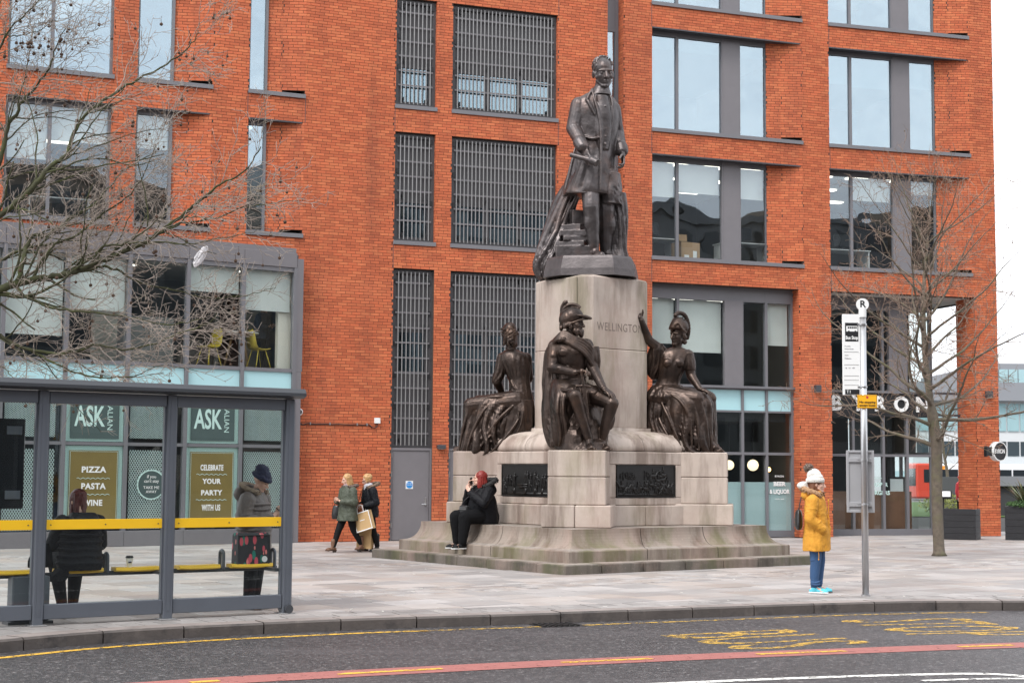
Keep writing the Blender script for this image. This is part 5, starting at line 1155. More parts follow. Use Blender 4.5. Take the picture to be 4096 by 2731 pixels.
# paper cup on a seat
cp = tag(empty('coffee_cup', TS @ V3(-1.72, .37, .557), AS), 'white paper coffee cup with black lid on the yellow seat', 'cup')
build(MB().rings([[(r_ * math.cos(a), r_ * math.sin(a), z) for a in [i / 20 * 6.2832 for i in range(20)]] for r_, z in ((.027, 0), (.041, .105))]), 'cup', M_white, cp, False); build(MB().rings([[(r_ * math.cos(a), r_ * math.sin(a), z) for a in [i / 20 * 6.2832 for i in range(20)]] for r_, z in ((.044, .103), (.044, .113), (.040, .114), (.038, .126))]), 'lid', M_black, cp); build(MB().box(-.026, .01, -.0405, -.036, .05, .065), 'print', mat('navy_print', (.02, .03, .12), .5), cp)
# tropical shopping bag on the end seat
def tropical():
    m = mat('dark_tropical_print', (.012, .012, .016), .6); n = m.node_tree; L = n.links.new; b = n.nodes['Principled BSDF']; tc = n.nodes.new('ShaderNodeTexCoord'); cur = None
    base = n.nodes.new('ShaderNodeRGB'); base.outputs[0].default_value = (.012, .012, .016, 1); cur = base.outputs[0]
    for sc, col, lo, off in ((9, (.0, .16, .12), .30, 0), (11, (.55, .07, .10), .28, 5), (15, (.70, .20, .18), .22, 9)):
        mp = n.nodes.new('ShaderNodeMapping'); mp.inputs['Location'].default_value = (off, off, off); mp.inputs['Rotation'].default_value = (0, .6 + off, 0); mp.inputs['Scale'].default_value = (1, 1, .45); L(tc.outputs['Object'], mp.inputs[0])
        v = n.nodes.new('ShaderNodeTexVoronoi'); v.inputs['Scale'].default_value = sc; L(mp.outputs[0], v.inputs['Vector'])
        mr = n.nodes.new('ShaderNodeMapRange'); mr.inputs[1].default_value = lo; mr.inputs[2].default_value = lo - .04; L(v.outputs['Distance'], mr.inputs[0]); mx = n.nodes.new('ShaderNodeMix'); mx.data_type = 'RGBA'; L(mr.outputs[0], mx.inputs[0]); L(cur, mx.inputs[6]); mx.inputs[7].default_value = (*col, 1); cur = mx.outputs[2]
    L(cur, b.inputs['Base Color']); return m
bg_ = tag(empty('cool_bag', TS @ V3(-.25, .37, .557), AS), 'square black bag printed with red and green tropical leaves on the end seat', 'bag')
build(MB().rings([[(x * k, y * k2, z) for x, y in ((-.20, -.09), (.20, -.09), (.20, .09), (-.20, .09))] for z, k, k2 in ((0, .98, 1), (.01, 1, 1), (.33, .99, .85), (.36, .96, .55))]), 'bag_body', tropical(), bg_); build(MB().tube([(.135, -.092, .055), (.135, -.096, .055)], .035, 20), 'round_badge', M_white, bg_)
e_ = MB(); e_.tube([(-.2, -.09, .005), (-.2, -.085, .33), (.2, -.085, .33), (.2, -.09, .005)], .006, 6); build(e_, 'piping', M_black, bg_)

# ================================================================ bus stop
pz = gp(3463, 2382); bs = tag(empty('bus_stop', pz, 0), 'steel bus stop pole with white flag sign, round letter R and yellow plate', 'bus stop')
M_steel = mat('brushed_steel', (.50, .50, .51), .3, .85, var=.08, vscale=6)
def at_pole(x, y): q = dp(x, y, pz.y); return q.x - pz.x, q.z
build(MB().tube([(0, 0, 0), (0, 0, 3.86)], [.046, .046], 24), 'pole', M_steel, bs, True); build(MB().tube([(0, 0, 0), (0, 0, .02)], .06, 20), 'foot', M_steel, bs)
build(MB().tube([(0, 0, 3.80), (0, 0, 3.93)], .052, 20), 'collar', M_white, bs)
zR = at_pole(3451, 1218)[1]; dR = build(MB().tube([(-.0, -.018, zR), (.0, .018, zR)], .085, 32), 'round_plate', M_white, bs)
put_text('R', wm(bs) @ Matrix.Translation((0, -.0195, zR)) @ Matrix.Rotation(R(90), 4, 'X'), 'lettering', M_black, dR, .135, bold=.003)
x0, zt = at_pole(3368, 1257); x1, zb = at_pole(3439, 1580)
fg = build(MB().bbox(x0, x1 + .01, -.012, .012, zb, zt, .004), 'flag', M_white, bs); wT = lambda x, z: wm(bs) @ Matrix.Translation((x, -.0135, z)) @ Matrix.Rotation(R(90), 4, 'X')
bx0, bz1 = at_pole(3379, 1291); bx1, bz0 = at_pole(3433, 1366)
build(MB().box(bx0, bx1, -.0138, -.0125, bz0, bz1), 'black_block', M_black, fg)
m = MB(); cxb = (bx0 + bx1) / 2; zi = bz1 - .085; m.box(cxb - .075, cxb + .08, -.0155, -.014, zi - .035, zi + .04)
bi_ = build(m, 'bus_symbol', M_white, fg); m = MB()
for k in range(5): m.box(cxb - .055 + k * .026, cxb - .035 + k * .026, -.0168, -.0158, zi + .005, zi + .03)
for x in (-.04, .05): m.tube([(cxb + x, -.0158, zi - .036), (cxb + x, -.0168, zi - .036)], .013, 12)
build(m, 'bus_symbol_windows', M_black, fg)
put_text('Bus Stop', wT(cxb, bz0 + .05) @ Matrix.Translation((0, 0, .0012)), 'lettering', M_white, fg, .066, bold=.002, width=.17)
M_txt = mat('grey_print', (.12, .12, .14), .6)
for s, y, w in (('Piccadilly', 1385, .08), ('Portland Street', 1396, .12), ('towards', 1421, .05), ('Middleton', 1434, .09), ('18  41  49', 1472, .13)):
    put_text(s, wT(x0 + .03 + w / 2, at_pole(3400, y)[1]), 'lettering', M_txt, fg, .026, width=w, extrude=.0005)
m = MB()
for y in (1408, 1459, 1503, 1520, 1540): z = at_pole(3400, y)[1]; m.box(x0 + .02, x1 - .012, -.0145, -.0125, z - .0015, z + .0015)
build(m, 'timetable_rule', M_black, fg, kind='stuff'); z = at_pole(3400, 1567)[1]
build(MB().box(x0 + .03, x1 - .005, -.0145, -.0125, z - .035, z + .035), 'black_block', M_black, fg); put_text('T1', wT(x0 + .08, z) @ Matrix.Translation((0, 0, .0015)), 'lettering', M_white, fg, .06)
for y in (1300, 1550): z = at_pole(3400, y)[1]; build(MB().tube([(0, 0, z), (0, 0, z + .02)], .055, 20).box(-.08, 0, -.02, .02, z, z + .02), 'clamp', M_steel, bs)
x0, zt = at_pole(3425, 1579); x1, zb = at_pole(3505, 1634)
yp = build(MB().bbox(x0, x1, -.066, -.056, zb, zt, .003), 'yellow_plate', mat('sign_yellow', (.85, .42, .015), .4), bs); cx_ = (x0 + x1) / 2
m = MB()
for q in ((x0 + .006, x1 - .006, zt - .010, zt - .006), (x0 + .006, x1 - .006, zb + .006, zb + .010), (x0 + .006, x0 + .010, zb + .01, zt - .01), (x1 - .010, x1 - .006, zb + .01, zt - .01)): m.box(q[0], q[1], -.0675, -.0655, q[2], q[3])
build(m, 'plate_border', M_black, yp)
for s, z in (('No stopping', zb + .085), ('except buses', zb + .042)): put_text(s, wm(bs) @ Matrix.Translation((cx_, -.067, z)) @ Matrix.Rotation(R(90), 4, 'X'), 'lettering', M_black, yp, .042, width=.22, bold=.001)
build(MB().tube([(cx_, -.0655, zt - .035), (cx_, -.0675, zt - .035)], .017, 18), 'round_symbol', mat('sign_red', (.5, .02, .05), .5), yp)
# notice board fixed to the pole, its back to the street
nb = tag(empty('notice_board', (pz.x, pz.y, 0), R(-7)), 'pale grey back of a notice board strapped to the bus stop pole', 'notice board')
x0, zt = at_pole(3388, 1800); x1, zb = at_pole(3500, 2050)
M_alu = mat('grey_aluminium', (.40, .40, .415), .4, .3, var=.05)
build(MB().box(x0 + .02, x1 - .02, .075, .085, zb + .02, zt - .02), 'back_sheet', M_alu, nb)
m = MB(); m.bbox(x0, x0 + .035, .055, .12, zb, zt, .004); m.bbox(x1 - .035, x1, .055, .12, zb, zt, .004); m.bbox(x0 + .035, x1 - .035, .055, .12, zb, zb + .03, .004); m.bbox(x0 + .035, x1 - .035, .055, .12, zt - .03, zt, .004); build(m, 'frame', M_alu, nb)
for z in (zt - .16, zb + .08): build(MB().bbox(x0 + .035, x1 - .035, .05, .075, z, z + .06, .003), 'cross_bar', M_alu, nb); build(MB().tube([(0, 0, z + .02), (0, 0, z + .04)], .054, 20).box(-.09, .09, -.004, .01, z + .022, z + .038), 'strap', M_steel, nb)
# ================================================================ people
def skin(name, col): return mat(name, col, .5, var=.06, vscale=12, spec=.4)
SK = skin('fair_skin', (.62, .38, .29))
def cloth(name, col, rough=.85, bump=.25, bs=60): return mat(name, col, rough, var=.12, vscale=6, bump=bump, bscale=bs, spec=.5 if max(col) > .03 else .18)
M_eye = mat('dark_eye', (.02, .015, .012), .2); M_lip = mat('lips', (.45, .12, .11), .5)
def face_parts(P_, Q_, par, glasses=False, s=1.0):
    for k in (-1, 1):
        build(MB().ell(P_(k * .031, -.0815, .004), (.011 * s, .006 * s, .0045 * s), Q_, 10, 6), 'eye', M_eye, par, True)
        build(MB().cap(P_(k * .018, -.094, .026), P_(k * .046, -.083, .027), .0035 * s, .003 * s, 6), 'eyebrow', mat('brow_brown', (.12, .07, .04), .8), par, True)
    build(MB().ell(P_(0, -.0915, -.064), (.020 * s, .008 * s, .0085 * s), Q_, 10, 6), 'lips', M_lip, par, True)
    if glasses:
        g = MB()
        for k in (-1, 1):
            g.tube([P_(k * .033 + .024 * math.cos(a), -.100, .004 + .016 * math.sin(a)) for a in [i / 14 * 6.2832 for i in range(15)]], .0022, 6); g.tube([P_(k * .057, -.099, .008), P_(k * .080, .0, .008)], .0022, 6)
        g.tube([P_(-.010, -.101, .006), P_(.010, -.101, .006)], .002, 6); build(g, 'glasses', M_black, par, True)
def shoe(par, ankle, toe, m, msole, s=1.05, boot=0, name='shoe', heel=0):
    b = MB(); foot(b, ankle, toe, s, False); a, t = Vector(ankle), Vector(toe); d = (t - a); d.z = 0; d.normalize()
    b.cap(t - d * .06 + V3(0, 0, .028), t - d * .018 + V3(0, 0, .024), .040 * s, .028 * s)
    b.cap(a + V3(0, 0, boot), a - V3(0, 0, .02), .052 * s if boot else .045 * s, .045 * s)
    o = sculpt(b, name, m, par, .006, 2)
    q = MB(); g = Vector((a.x, a.y, t.z)); sd = Vector((-d.y, d.x, 0)); out_ = []
    for f_, w_ in ((-.075, .022), (-.06, .034), (.0, .034), (.06, .036), (.11, .044), (.155, .038), (.185, .02)):
        L_ = (t - g).length; f2 = f_ / .185 * (L_ + .012) if f_ > 0 else f_; out_.append((f2, w_ * s))
    ol = [g + d * f_ + sd * w_ for f_, w_ in out_] + [g + d * f_ - sd * w_ for f_, w_ in reversed(out_)]
    q.rings([[(p.x, p.y, t.z + z) for p in ol] for z in (0, .016)])
    if heel: q.box(-.03, .03, -.03, .03, -heel, .01, Matrix.Translation((g - d * .03)))
    build(q, 'sole', msole, o); return o
def fur(par, pts, r, m, name='fur_trim', seed=0):
    b = MB(); P_ = sway(pts, 5); rr = random.Random(seed)
    b.tube(P_, r * .8, 10)
    for p in P_:
        for k in range(14):
            d = Vector((rr.gauss(0, 1), rr.gauss(0, 1), rr.gauss(0, 1))).normalized(); q = p + d * r * .6; b.cap(q, q + d * r * .55 + V3(0, 0, -.008), .010, .003, 5)
    return build(b, name, m, par, True)
def hair_strands(par, P_, m, length=.12, n=150, seed=0, wav=.01, front=1.95, name='hair', back=0.0):
    b = MB(); rr = random.Random(seed); b.ell(P_(0, .024, .042), (.079, .094, .084))
    for k in range(n):
        a = rr.uniform(-front, front); e_ = rr.uniform(.0, 1.45)
        p = P_(.078 * math.sin(a) * math.cos(e_), .022 + .097 * math.cos(a) * math.cos(e_), .04 + .086 * math.sin(e_)); L = length * rr.uniform(.7, 1.1)
        d = Vector((math.sin(a) * .3, math.cos(a) * .3 + back, -1)); q0 = p; pts = [p]
        for s_ in range(4): q0 = q0 + Vector((rr.uniform(-wav, wav), rr.uniform(-wav, wav) + back * L / 4, -L / 4)); pts.append(q0)
        o_ = P_(0, .03, .03); pts = [q + (q - o_) * (.10 if q.z > o_.z else 0) for q in pts]
        b.tube(pts, [.012, .013, .012, .010, .004], 6)
    return sculpt(b, name, m, par, .006, 1)
def body_mesh(par, parts_fn, voxel=.006):
    b = MB(); r_ = parts_fn(b); sculpt(b, 'body', SK, par, voxel, 2); return r_

# ---------------------------------------------------------------- woman in the yellow parka at the bus stop
p0 = gp(3268, 2372); w1 = tag(empty('person', p0, R(68)), 'woman in a mustard parka, white bobble hat, jeans and turquoise shoes by the bus stop', 'person')
def f(b):
    b.chain([(-.09, 0, .84), (-.085, .0, .46), (-.08, .02, .09)], [.08, .058, .04]); b.chain([(.09, 0, .84), (.10, -.02, .46), (.11, .0, .09)], [.08, .058, .04])
    b.loft([(0, 0, .80, .15, .12), (0, 0, 1.0, .14, .11), (0, 0, 1.2, .16, .12), (0, 0, 1.33, .13, .09), (0, 0, 1.37, .06, .06)])
    for k in (-1, 1): b.chain([(k * .175, 0, 1.29), (k * .235, .05, 1.03), (k * .14, -.085, .87)], [.05, .04, .03]); hand(b, (k * .14, -.085, .87), (-k * .3, -.1, -.9), (-k, .2, 0), 1, .4, .1, 1)
    b.cap((0, .01, 1.34), (0, -.005, 1.44), .05, .048); foot(b, (-.08, .02, .08), (-.09, -.15, .02), .95); foot(b, (.11, .0, .08), (.12, -.17, .02), .95)
    return head(b, (0, -.02, 1.50), R(4), 0, .96, R(2))
P_, Q_ = body_mesh(w1, f); face_parts(P_, Q_, w1)
b = MB(); M_jean = cloth('blue_denim', (.035, .085, .19), .85, .35, 90)
b.chain([(-.085, 0, .80), (-.088, .0, .62), (-.085, -.005, .46), (-.08, .015, .28), (-.08, .02, .11)], [.105, .09, .074, .066, .052]); b.chain([(.085, 0, .80), (.094, -.01, .62), (.10, -.025, .46), (.105, -.01, .28), (.11, .0, .11)], [.105, .09, .074, .066, .052])
for k, z in ((-1, .13), (-1, .16), (1, .13), (1, .165), (-1, .46), (1, .45)): c = Vector((k * .095, .005, z)); b.tube([c + V3(.058 * math.cos(a), .058 * math.sin(a), .006 * math.sin(2 * a + z * 30)) for a in [i / 16 * 6.283 for i in range(17)]], .012, 6)
sculpt(b, 'jeans', M_jean, w1, .007, 2, (.008, .06))
M_mus = cloth('mustard_cotton', (.60, .275, .026), .8, .35, 30); b = MB()
b.loft([(0, .01, 1.41, .085, .085), (0, .015, 1.36, .14, .10), (0, .015, 1.31, .195, .13), (0, .01, 1.20, .205, .150), (0, .0, 1.04, .195, .155, 0, .004), (0, .0, .90, .205, .165, 0, .006), (0, .0, .74, .220, .178, 0, .009), (0, .0, .60, .225, .182, 0, .010), (0, 0, .585, .21, .17, 0, .008)], nf=9, seed=1)
for k in (-1, 1):
    b.chain([(k * .185, .01, 1.28), (k * .245, .04, 1.03), (k * .160, -.110, .885)], [.086, .076, .066])
    for t in (.25, .5, .75): c = Vector((k * .185, .01, 1.28)).lerp(Vector((k * .245, .04, 1.03)), t); b.ell(c, (.085, .088, .018), Matrix.Rotation(k * .3 + t, 3, 'Y'))
    for t in (.3, .65): c = Vector((k * .245, .04, 1.03)).lerp(Vector((k * .165, -.125, .90)), t); b.ell(c, (.075, .02, .075), Matrix.Rotation(.5, 3, 'X'))
b.tube([(0 + .0, -.168, 1.30), (.01, -.175, 1.0), (.01, -.190, .60)], [.010, .010, .010], 6); b.tube([(.21 * math.cos(a), .165 * math.sin(a), .605 + .004 * math.sin(3 * a)) for a in [i / 24 * 6.283 for i in range(25)]], .014, 6)
sculpt(b, 'parka', M_mus, w1, .007, 2, [(.018, .09), (.008, .03)])
M_furt = mat('tan_fur', (.36, .215, .12), .9, var=.35, vscale=30); M_whk = cloth('white_knit', (.70, .68, .64), .95, .6, 70)
b = MB(); b.loft([(0, .10, 1.27, .10, .06), (0, .125, 1.33, .135, .085), (0, .11, 1.40, .125, .085), (0, .09, 1.44, .10, .06)]); sculpt(b, 'hood', M_mus, w1, .008, 3)
fur(w1, [(-.12, -.075, 1.36), (-.15, .03, 1.40), (-.11, .14, 1.44), (0, .20, 1.45), (.11, .14, 1.44), (.15, .03, 1.40), (.12, -.075, 1.36)], .045, M_furt)
b = MB(); b.loft([(0, .12, 1.40, .10, .06), (0, .18, 1.47, .115, .085), (0, .17, 1.52, .10, .07), (0, .15, 1.54, .07, .04)]); sculpt(b, 'white_hood_lining', M_whk, w1, .008, 3)
hair_strands(w1, P_, mat('auburn_hair', (.16, .058, .026), .5, var=.2, vscale=40), .19, 130, 4, .008, 1.75)
b = MB(); b.ell((0, .012, 1.58), (.100, .116, .095)); b.ell((0, .028, 1.63), (.088, .10, .09)); hat = sculpt(b, 'knit_hat', M_whk, w1, .006, 2, (.012, .022))
rg = MB(); rg.rings([[(.103 * k * math.cos(a) * (1 + .02 * math.cos(18 * a)), .012 + .120 * k * math.sin(a) * (1 + .02 * math.cos(18 * a)), z) for a in [i / 72 * 6.2832 for i in range(72)]] for z, k in ((1.525, .96), (1.53, 1.04), (1.575, 1.05), (1.585, .98))]); build(rg, 'hat_cuff', M_whk, hat, True)
fur(hat, [(-.0, .085, 1.725), (0, .10, 1.735), (0, .115, 1.73)], .060, mat('brown_pompom', (.17, .125, .10), .9, var=.4, vscale=40), 'pompom')
M_turq = cloth('turquoise_mesh', (.10, .55, .66), .6, .3, 120)
shoe(w1, (-.08, .02, .075), (-.09, -.16, .012), M_turq, M_white, 1.0); shoe(w1, (.11, .0, .075), (.12, -.18, .012), M_turq, mat('black_rubber', (.02, .02, .02), .7), 1.0)
for k in (-1, 1): build(MB().tube([(k * .19, -.06, .60), (k * .20, -.07, .53), (k * .195, -.065, .48)], .004, 5).ell((k * .195, -.065, .475), (.008, .008, .012)), 'drawcord', M_mus, w1)
hb = tag(empty('handbag', p0 + V3(-.235, .06, .93), R(80)), 'black leather handbag behind the mustard parka', 'bag')
b = MB(); b.loft([(0, 0, -.06, .16, .035), (0, 0, .0, .185, .055), (0, 0, .16, .15, .05), (0, 0, .22, .12, .025)]); sculpt(b, 'bag_body', mat('black_leather', (.012, .012, .013), .3, var=.2, vscale=12), hb, .008, 3); build(MB().tube(sway([(-.11, 0, .20), (-.07, -.03, .36), (-.02, -.06, .43), (.05, -.03, .36), (.10, 0, .2)]), .008, 6), 'strap', M_black, hb, True)

# ---------------------------------------------------------------- woman seated on the monument steps, on the phone
def edge_pt(px):
    best = min((i / 200 for i in range(201)), key=lambda t: abs(((CAM @ (mon_pt(-3.05 * t, -3.05 * (1 - t), .7) - V3(0, 0, EYE))).x / (CAM @ (mon_pt(-3.05 * t, -3.05 * (1 - t), .7) - V3(0, 0, EYE))).z) * FPX + 2048 - px)); return mon_pt(-3.05 * best, -3.05 * (1 - best), .702)
ps = edge_pt(1925); w2 = tag(empty('person', ps, R(-56), 1.09), 'red haired woman in black sitting on the monument step with a phone at her ear', 'person')
def f(b):
    b.chain([(-.11, .02, .13), (-.13, -.42, .10), (-.12, -.40, -.30)], [.10, .075, .045]); b.chain([(.11, .02, .13), (.13, -.42, .10), (.13, -.46, -.30)], [.10, .075, .045])
    b.loft([(0, .03, .05, .20, .17), (0, .03, .25, .19, .16), (0, .02, .45, .19, .14), (0, .01, .56, .15, .10), (0, 0, .61, .06, .06)])
    b.chain([(-.19, .0, .53), (-.25, -.12, .28), (-.10, -.20, .58)], [.06, .05, .03]); b.chain([(.19, .0, .53), (.26, -.16, .33), (.06, -.28, .53)], [.06, .05, .03])
    hand(b, (-.10, -.20, .59), (.05, .15, .9), (.9, .4, 0), .95, .5, .1, 1); hand(b, (.055, -.28, .53), (-.6, -.1, .75), (-.3, .9, .1), .95, .6, .1, -1)
    b.cap((0, .0, .58), (0, -.02, .68), .058, .056); foot(b, (-.12, -.40, -.31), (-.13, -.57, -.385), .95); foot(b, (.13, -.46, -.31), (.15, -.63, -.385), .95)
    P, Q = head(b, (-.005, -.045, .745), R(-32), 0, 1.0, R(0)); b.ell(P(0, -.03, -.07), (.07, .06, .045)); return P, Q
P_, Q_ = body_mesh(w2, f); face_parts(P_, Q_, w2)
M_blk = cloth('black_cotton', (.006, .006, .007), .9); M_blq = cloth('black_quilted_nylon', (.006, .006, .008), .6, .3, 25)
b = MB(); b.chain([(-.12, .03, .14), (-.14, -.41, .11), (-.125, -.40, -.30)], [.145, .115, .07]); b.chain([(.12, .03, .14), (.14, -.41, .11), (.135, -.46, -.30)], [.145, .115, .07]); sculpt(b, 'trousers', M_blk, w2, .008, 3, (.01, .07))
b = MB(); b.loft([(0, .05, -.0, .27, .22), (0, .04, .10, .285, .245, 0, .006), (0, .02, .26, .27, .235, 0, .006), (0, .02, .42, .245, .20), (0, .015, .54, .20, .14), (0, .01, .61, .11, .10), (0, .01, .63, .08, .08)], nf=9, seed=4)
b.chain([(-.20, .0, .52), (-.28, -.12, .29), (-.115, -.20, .54)], [.10, .088, .062]); b.chain([(.20, .0, .52), (.29, -.16, .34), (.085, -.27, .50)], [.10, .088, .062])
for a_, c_ in (((.20, .0, .52), (.29, -.16, .34)), ((-.20, 0, .52), (-.28, -.12, .29))):
    for t in (.2, .5, .8): b.ell(Vector(a_).lerp(Vector(c_), t), (.10, .10, .03), Matrix.Rotation(.5, 3, 'X'))
sculpt(b, 'padded_coat', M_blq, w2, .008, 2, [(.02, .10), (.008, .04)])
b = MB(); b.loft([(0, .13, .46, .12, .06), (0, .16, .54, .16, .09), (0, .13, .63, .15, .09), (0, .1, .67, .12, .06)]); sculpt(b, 'hood', M_blq, w2, .008, 3)
fur(w2, [(-.13, -.05, .60), (-.17, .06, .66), (-.12, .19, .72), (0, .24, .73), (.12, .19, .72), (.17, .06, .66), (.13, -.05, .60)], .05, mat('black_fur', (.015, .014, .014), .8))
hair_strands(w2, P_, mat('bright_red_hair', (.20, .016, .011), .45, var=.25, vscale=40), .27, 170, 6, .012, 2.05)
M_tr = cloth('black_trainer', (.015, .015, .016), .5)
shoe(w2, (-.12, -.40, -.315), (-.13, -.60, -.40), M_tr, M_white, 1.12, name='trainer'); shoe(w2, (.135, -.46, -.315), (.155, -.66, -.40), M_tr, M_white, 1.12, name='trainer')
for x, z in ((.05, .20), (-.03, .20)): build(MB().ell((x, -.235, z), (.008, .006, .008)), 'press_stud', M_steel, w2, True)
ph = tag(empty('phone', wm(w2) @ V3(-.085, -.155, .70), R(-30)), 'dark phone held to the ear of the red haired woman', 'phone'); build(MB().bbox(-.006, .006, -.035, .035, -.07, .07, .004, Matrix.Rotation(R(18), 4, 'X')), 'phone_body', M_black, ph)
cbg = tag(empty('crossbody_bag', wm(w2) @ V3(.0, -.34, .12), R(-50)), 'small black bag in the lap of the red haired woman', 'bag')
build(MB().bbox(-.11, .11, -.045, .045, -.06, .20, .02), 'bag_body', mat('black_grain_leather', (.02, .02, .021), .4, bump=.2, bscale=90), cbg); build(MB().box(-.10, .10, -.05, -.045, .135, .142).box(-.10, .10, -.05, -.045, .16, .166), 'zip', M_bar, cbg); build(MB().tube([(0, -.046, .06), (0, -.050, .06)], .014, 16), 'stud', mat('brass', (.6, .4, .12), .3, .8), cbg)
build(MB().tube(sway([(-.10, 0, .19), (-.06, .06, .30), (.02, .15, .40), (.12, .24, .50)]), .006, 6), 'strap', M_black, cbg)

# ---------------------------------------------------------------- two women walking
M_legg = cloth('black_leggings', (.008, .008, .009), .8)
pw = gp(1388, 2208); w3 = tag(empty('person', pw, R(-50), .95), 'blonde woman in an olive parka and brown boots walking past the orange wall', 'person')
def f(b):
    b.chain([(-.09, 0, .85), (-.10, -.16, .46), (-.12, -.27, .10)], [.085, .06, .04]); b.chain([(.09, 0, .85), (.09, .10, .47), (.09, .30, .16)], [.085, .06, .04])
    b.loft([(0, 0, .82, .15, .12), (0, 0, 1.0, .14, .11), (0, -.01, 1.2, .16, .12), (0, -.01, 1.34, .13, .09), (0, -.01, 1.38, .06, .06)])
    for k in (-1, 1): b.chain([(k * .175, 0, 1.31), (k * .23, .0, 1.06), (k * .09, -.24, 1.08)], [.05, .042, .03]); hand(b, (k * .085, -.24, 1.08), (-k * .75, -.4, .3), (0, -.1, 1), .95, .6, .1, -k)
    b.cap((0, 0, 1.35), (0, -.02, 1.46), .05, .048); P, Q = head(b, (0, -.04, 1.53), R(-10), 0, 1.0, R(14)); return P, Q
P_, Q_ = body_mesh(w3, f); face_parts(P_, Q_, w3)
b = MB(); b.chain([(-.09, 0, .82), (-.10, -.16, .46), (-.12, -.27, .12)], [.10, .072, .05]); b.chain([(.09, 0, .82), (.09, .10, .47), (.09, .29, .18)], [.10, .072, .05]); sculpt(b, 'leggings', M_legg, w3, .008, 2)
M_oliv = cloth('olive_waxed_cotton', (.062, .072, .050), .6, .4, 25); b = MB()
b.loft([(0, .0, 1.43, .085, .085), (0, .0, 1.37, .15, .11), (0, .0, 1.31, .20, .135), (0, -.01, 1.18, .205, .155), (0, -.01, 1.02, .205, .16, 0, .005), (0, 0, .85, .225, .18, 0, .010), (0, 0, .68, .25, .20, 0, .014), (0, 0, .665, .23, .19, 0, .012)], nf=9, seed=6)
for k in (-1, 1): b.chain([(k * .19, .0, 1.30), (k * .25, .0, 1.05), (k * .115, -.21, 1.075)], [.088, .078, .060])
sculpt(b, 'parka', M_oliv, w3, .008, 2, [(.02, .09), (.008, .03)])
fur(w3, [(-.12, -.06, 1.38), (-.15, .06, 1.40), (-.1, .16, 1.42), (0, .19, 1.42), (.1, .16, 1.42), (.15, .06, 1.40), (.12, -.06, 1.38)], .04, mat('grey_brown_fur', (.14, .10, .085), .9, var=.3, vscale=30))
b = MB(); b.loft([(0, .0, 1.38, .085, .085), (0, -.02, 1.42, .088, .088, 0, .008), (0, -.01, 1.46, .07, .07)], nf=7); sculpt(b, 'scarf', cloth('mauve_scarf', (.30, .22, .23)), w3, .007, 2)
M_blond = mat('blonde_hair', (.46, .27, .115), .45, var=.2, vscale=40)
hair_strands(w3, P_, M_blond, .30, 170, 8, .014, 1.9, back=.15)
M_bt = mat('brown_leather', (.17, .075, .04), .45, var=.2, vscale=10)
shoe(w3, (-.12, -.27, .11), (-.14, -.44, .035), M_bt, mat('dark_sole', (.05, .03, .02), .6), 1.05, .13, 'ankle_boot', .04); shoe(w3, (.09, .30, .17), (.095, .15, .05), M_bt, mat('dark_sole', (.05, .03, .02), .6), 1.05, .13, 'ankle_boot', .03)
bg_ = tag(empty('handbag', wm(w3) @ V3(-.24, -.10, .80), R(-10)), 'black handbag at the side of the woman in the olive parka', 'bag'); b = MB(); b.loft([(0, 0, -.10, .11, .05), (0, 0, .0, .12, .06), (0, 0, .14, .10, .04), (0, 0, .18, .07, .02)]); sculpt(b, 'bag_body', mat('black_leather', (.012, .012, .013), .3), bg_, .009, 2); build(MB().tube(sway([(-.07, 0, .16), (-.03, .0, .3), (.03, .02, .34), (.07, 0, .16)]), .007, 6), 'strap', M_black, bg_, True)
# second walker
pw2 = gp(1474, 2206); w4 = tag(empty('person', pw2, R(-62), .95), 'woman with short fair hair and glasses in a black coat carrying shopping', 'person')
def f(b):
    b.chain([(-.09, 0, .85), (-.09, -.06, .47), (-.09, -.04, .10)], [.085, .06, .04]); b.chain([(.09, 0, .85), (.09, .06, .47), (.09, .16, .11)], [.085, .06, .04])
    b.loft([(0, 0, .82, .15, .12), (0, 0, 1.0, .15, .12), (0, -.01, 1.2, .17, .13), (0, -.01, 1.34, .13, .09), (0, -.01, 1.38, .06, .06)])
    for k in (-1, 1): b.chain([(k * .18, 0, 1.31), (k * .24, .05, 1.05), (k * .17, -.18, .98)], [.05, .042, .03]); hand(b, (k * .17, -.18, .98), (-k * .5, -.7, -.2), (0, -.1, -1), .95, .7, .05, k)
    b.cap((0, 0, 1.35), (0, -.03, 1.46), .052, .05); P, Q = head(b, (0, -.055, 1.53), R(-6), 0, 1.0, R(22)); return P, Q
P_, Q_ = body_mesh(w4, f); face_parts(P_, Q_, w4, True)
b = MB(); b.chain([(-.09, 0, .82), (-.09, -.06, .47), (-.09, -.04, .14)], [.10, .072, .055]); b.chain([(.09, 0, .82), (.09, .06, .47), (.09, .16, .14)], [.10, .072, .055]); sculpt(b, 'leggings', M_legg, w4, .008, 2)
b = MB(); b.loft([(0, .0, 1.43, .085, .085), (0, .0, 1.37, .15, .11), (0, .01, 1.31, .205, .14), (0, .0, 1.18, .215, .165), (0, .0, 1.02, .21, .17, 0, .005), (0, 0, .88, .225, .19, 0, .008), (0, 0, .76, .23, .19, 0, .008), (0, 0, .745, .21, .17)], nf=9, seed=7)
for k in (-1, 1): b.chain([(k * .195, .0, 1.30), (k * .26, .05, 1.05), (k * .185, -.16, .985)], [.092, .082, .062])
sculpt(b, 'coat', cloth('black_showerproof', (.008, .009, .012), .55, .3, 30), w4, .008, 2, [(.02, .09), (.008, .03)])
fur(w4, [(-.12, -.08, 1.36), (-.15, .05, 1.41), (-.1, .16, 1.46), (0, .19, 1.46), (.1, .16, 1.46), (.15, .05, 1.41), (.12, -.08, 1.36)], .045, mat('brown_fur', (.17, .115, .08), .9, var=.3, vscale=30))
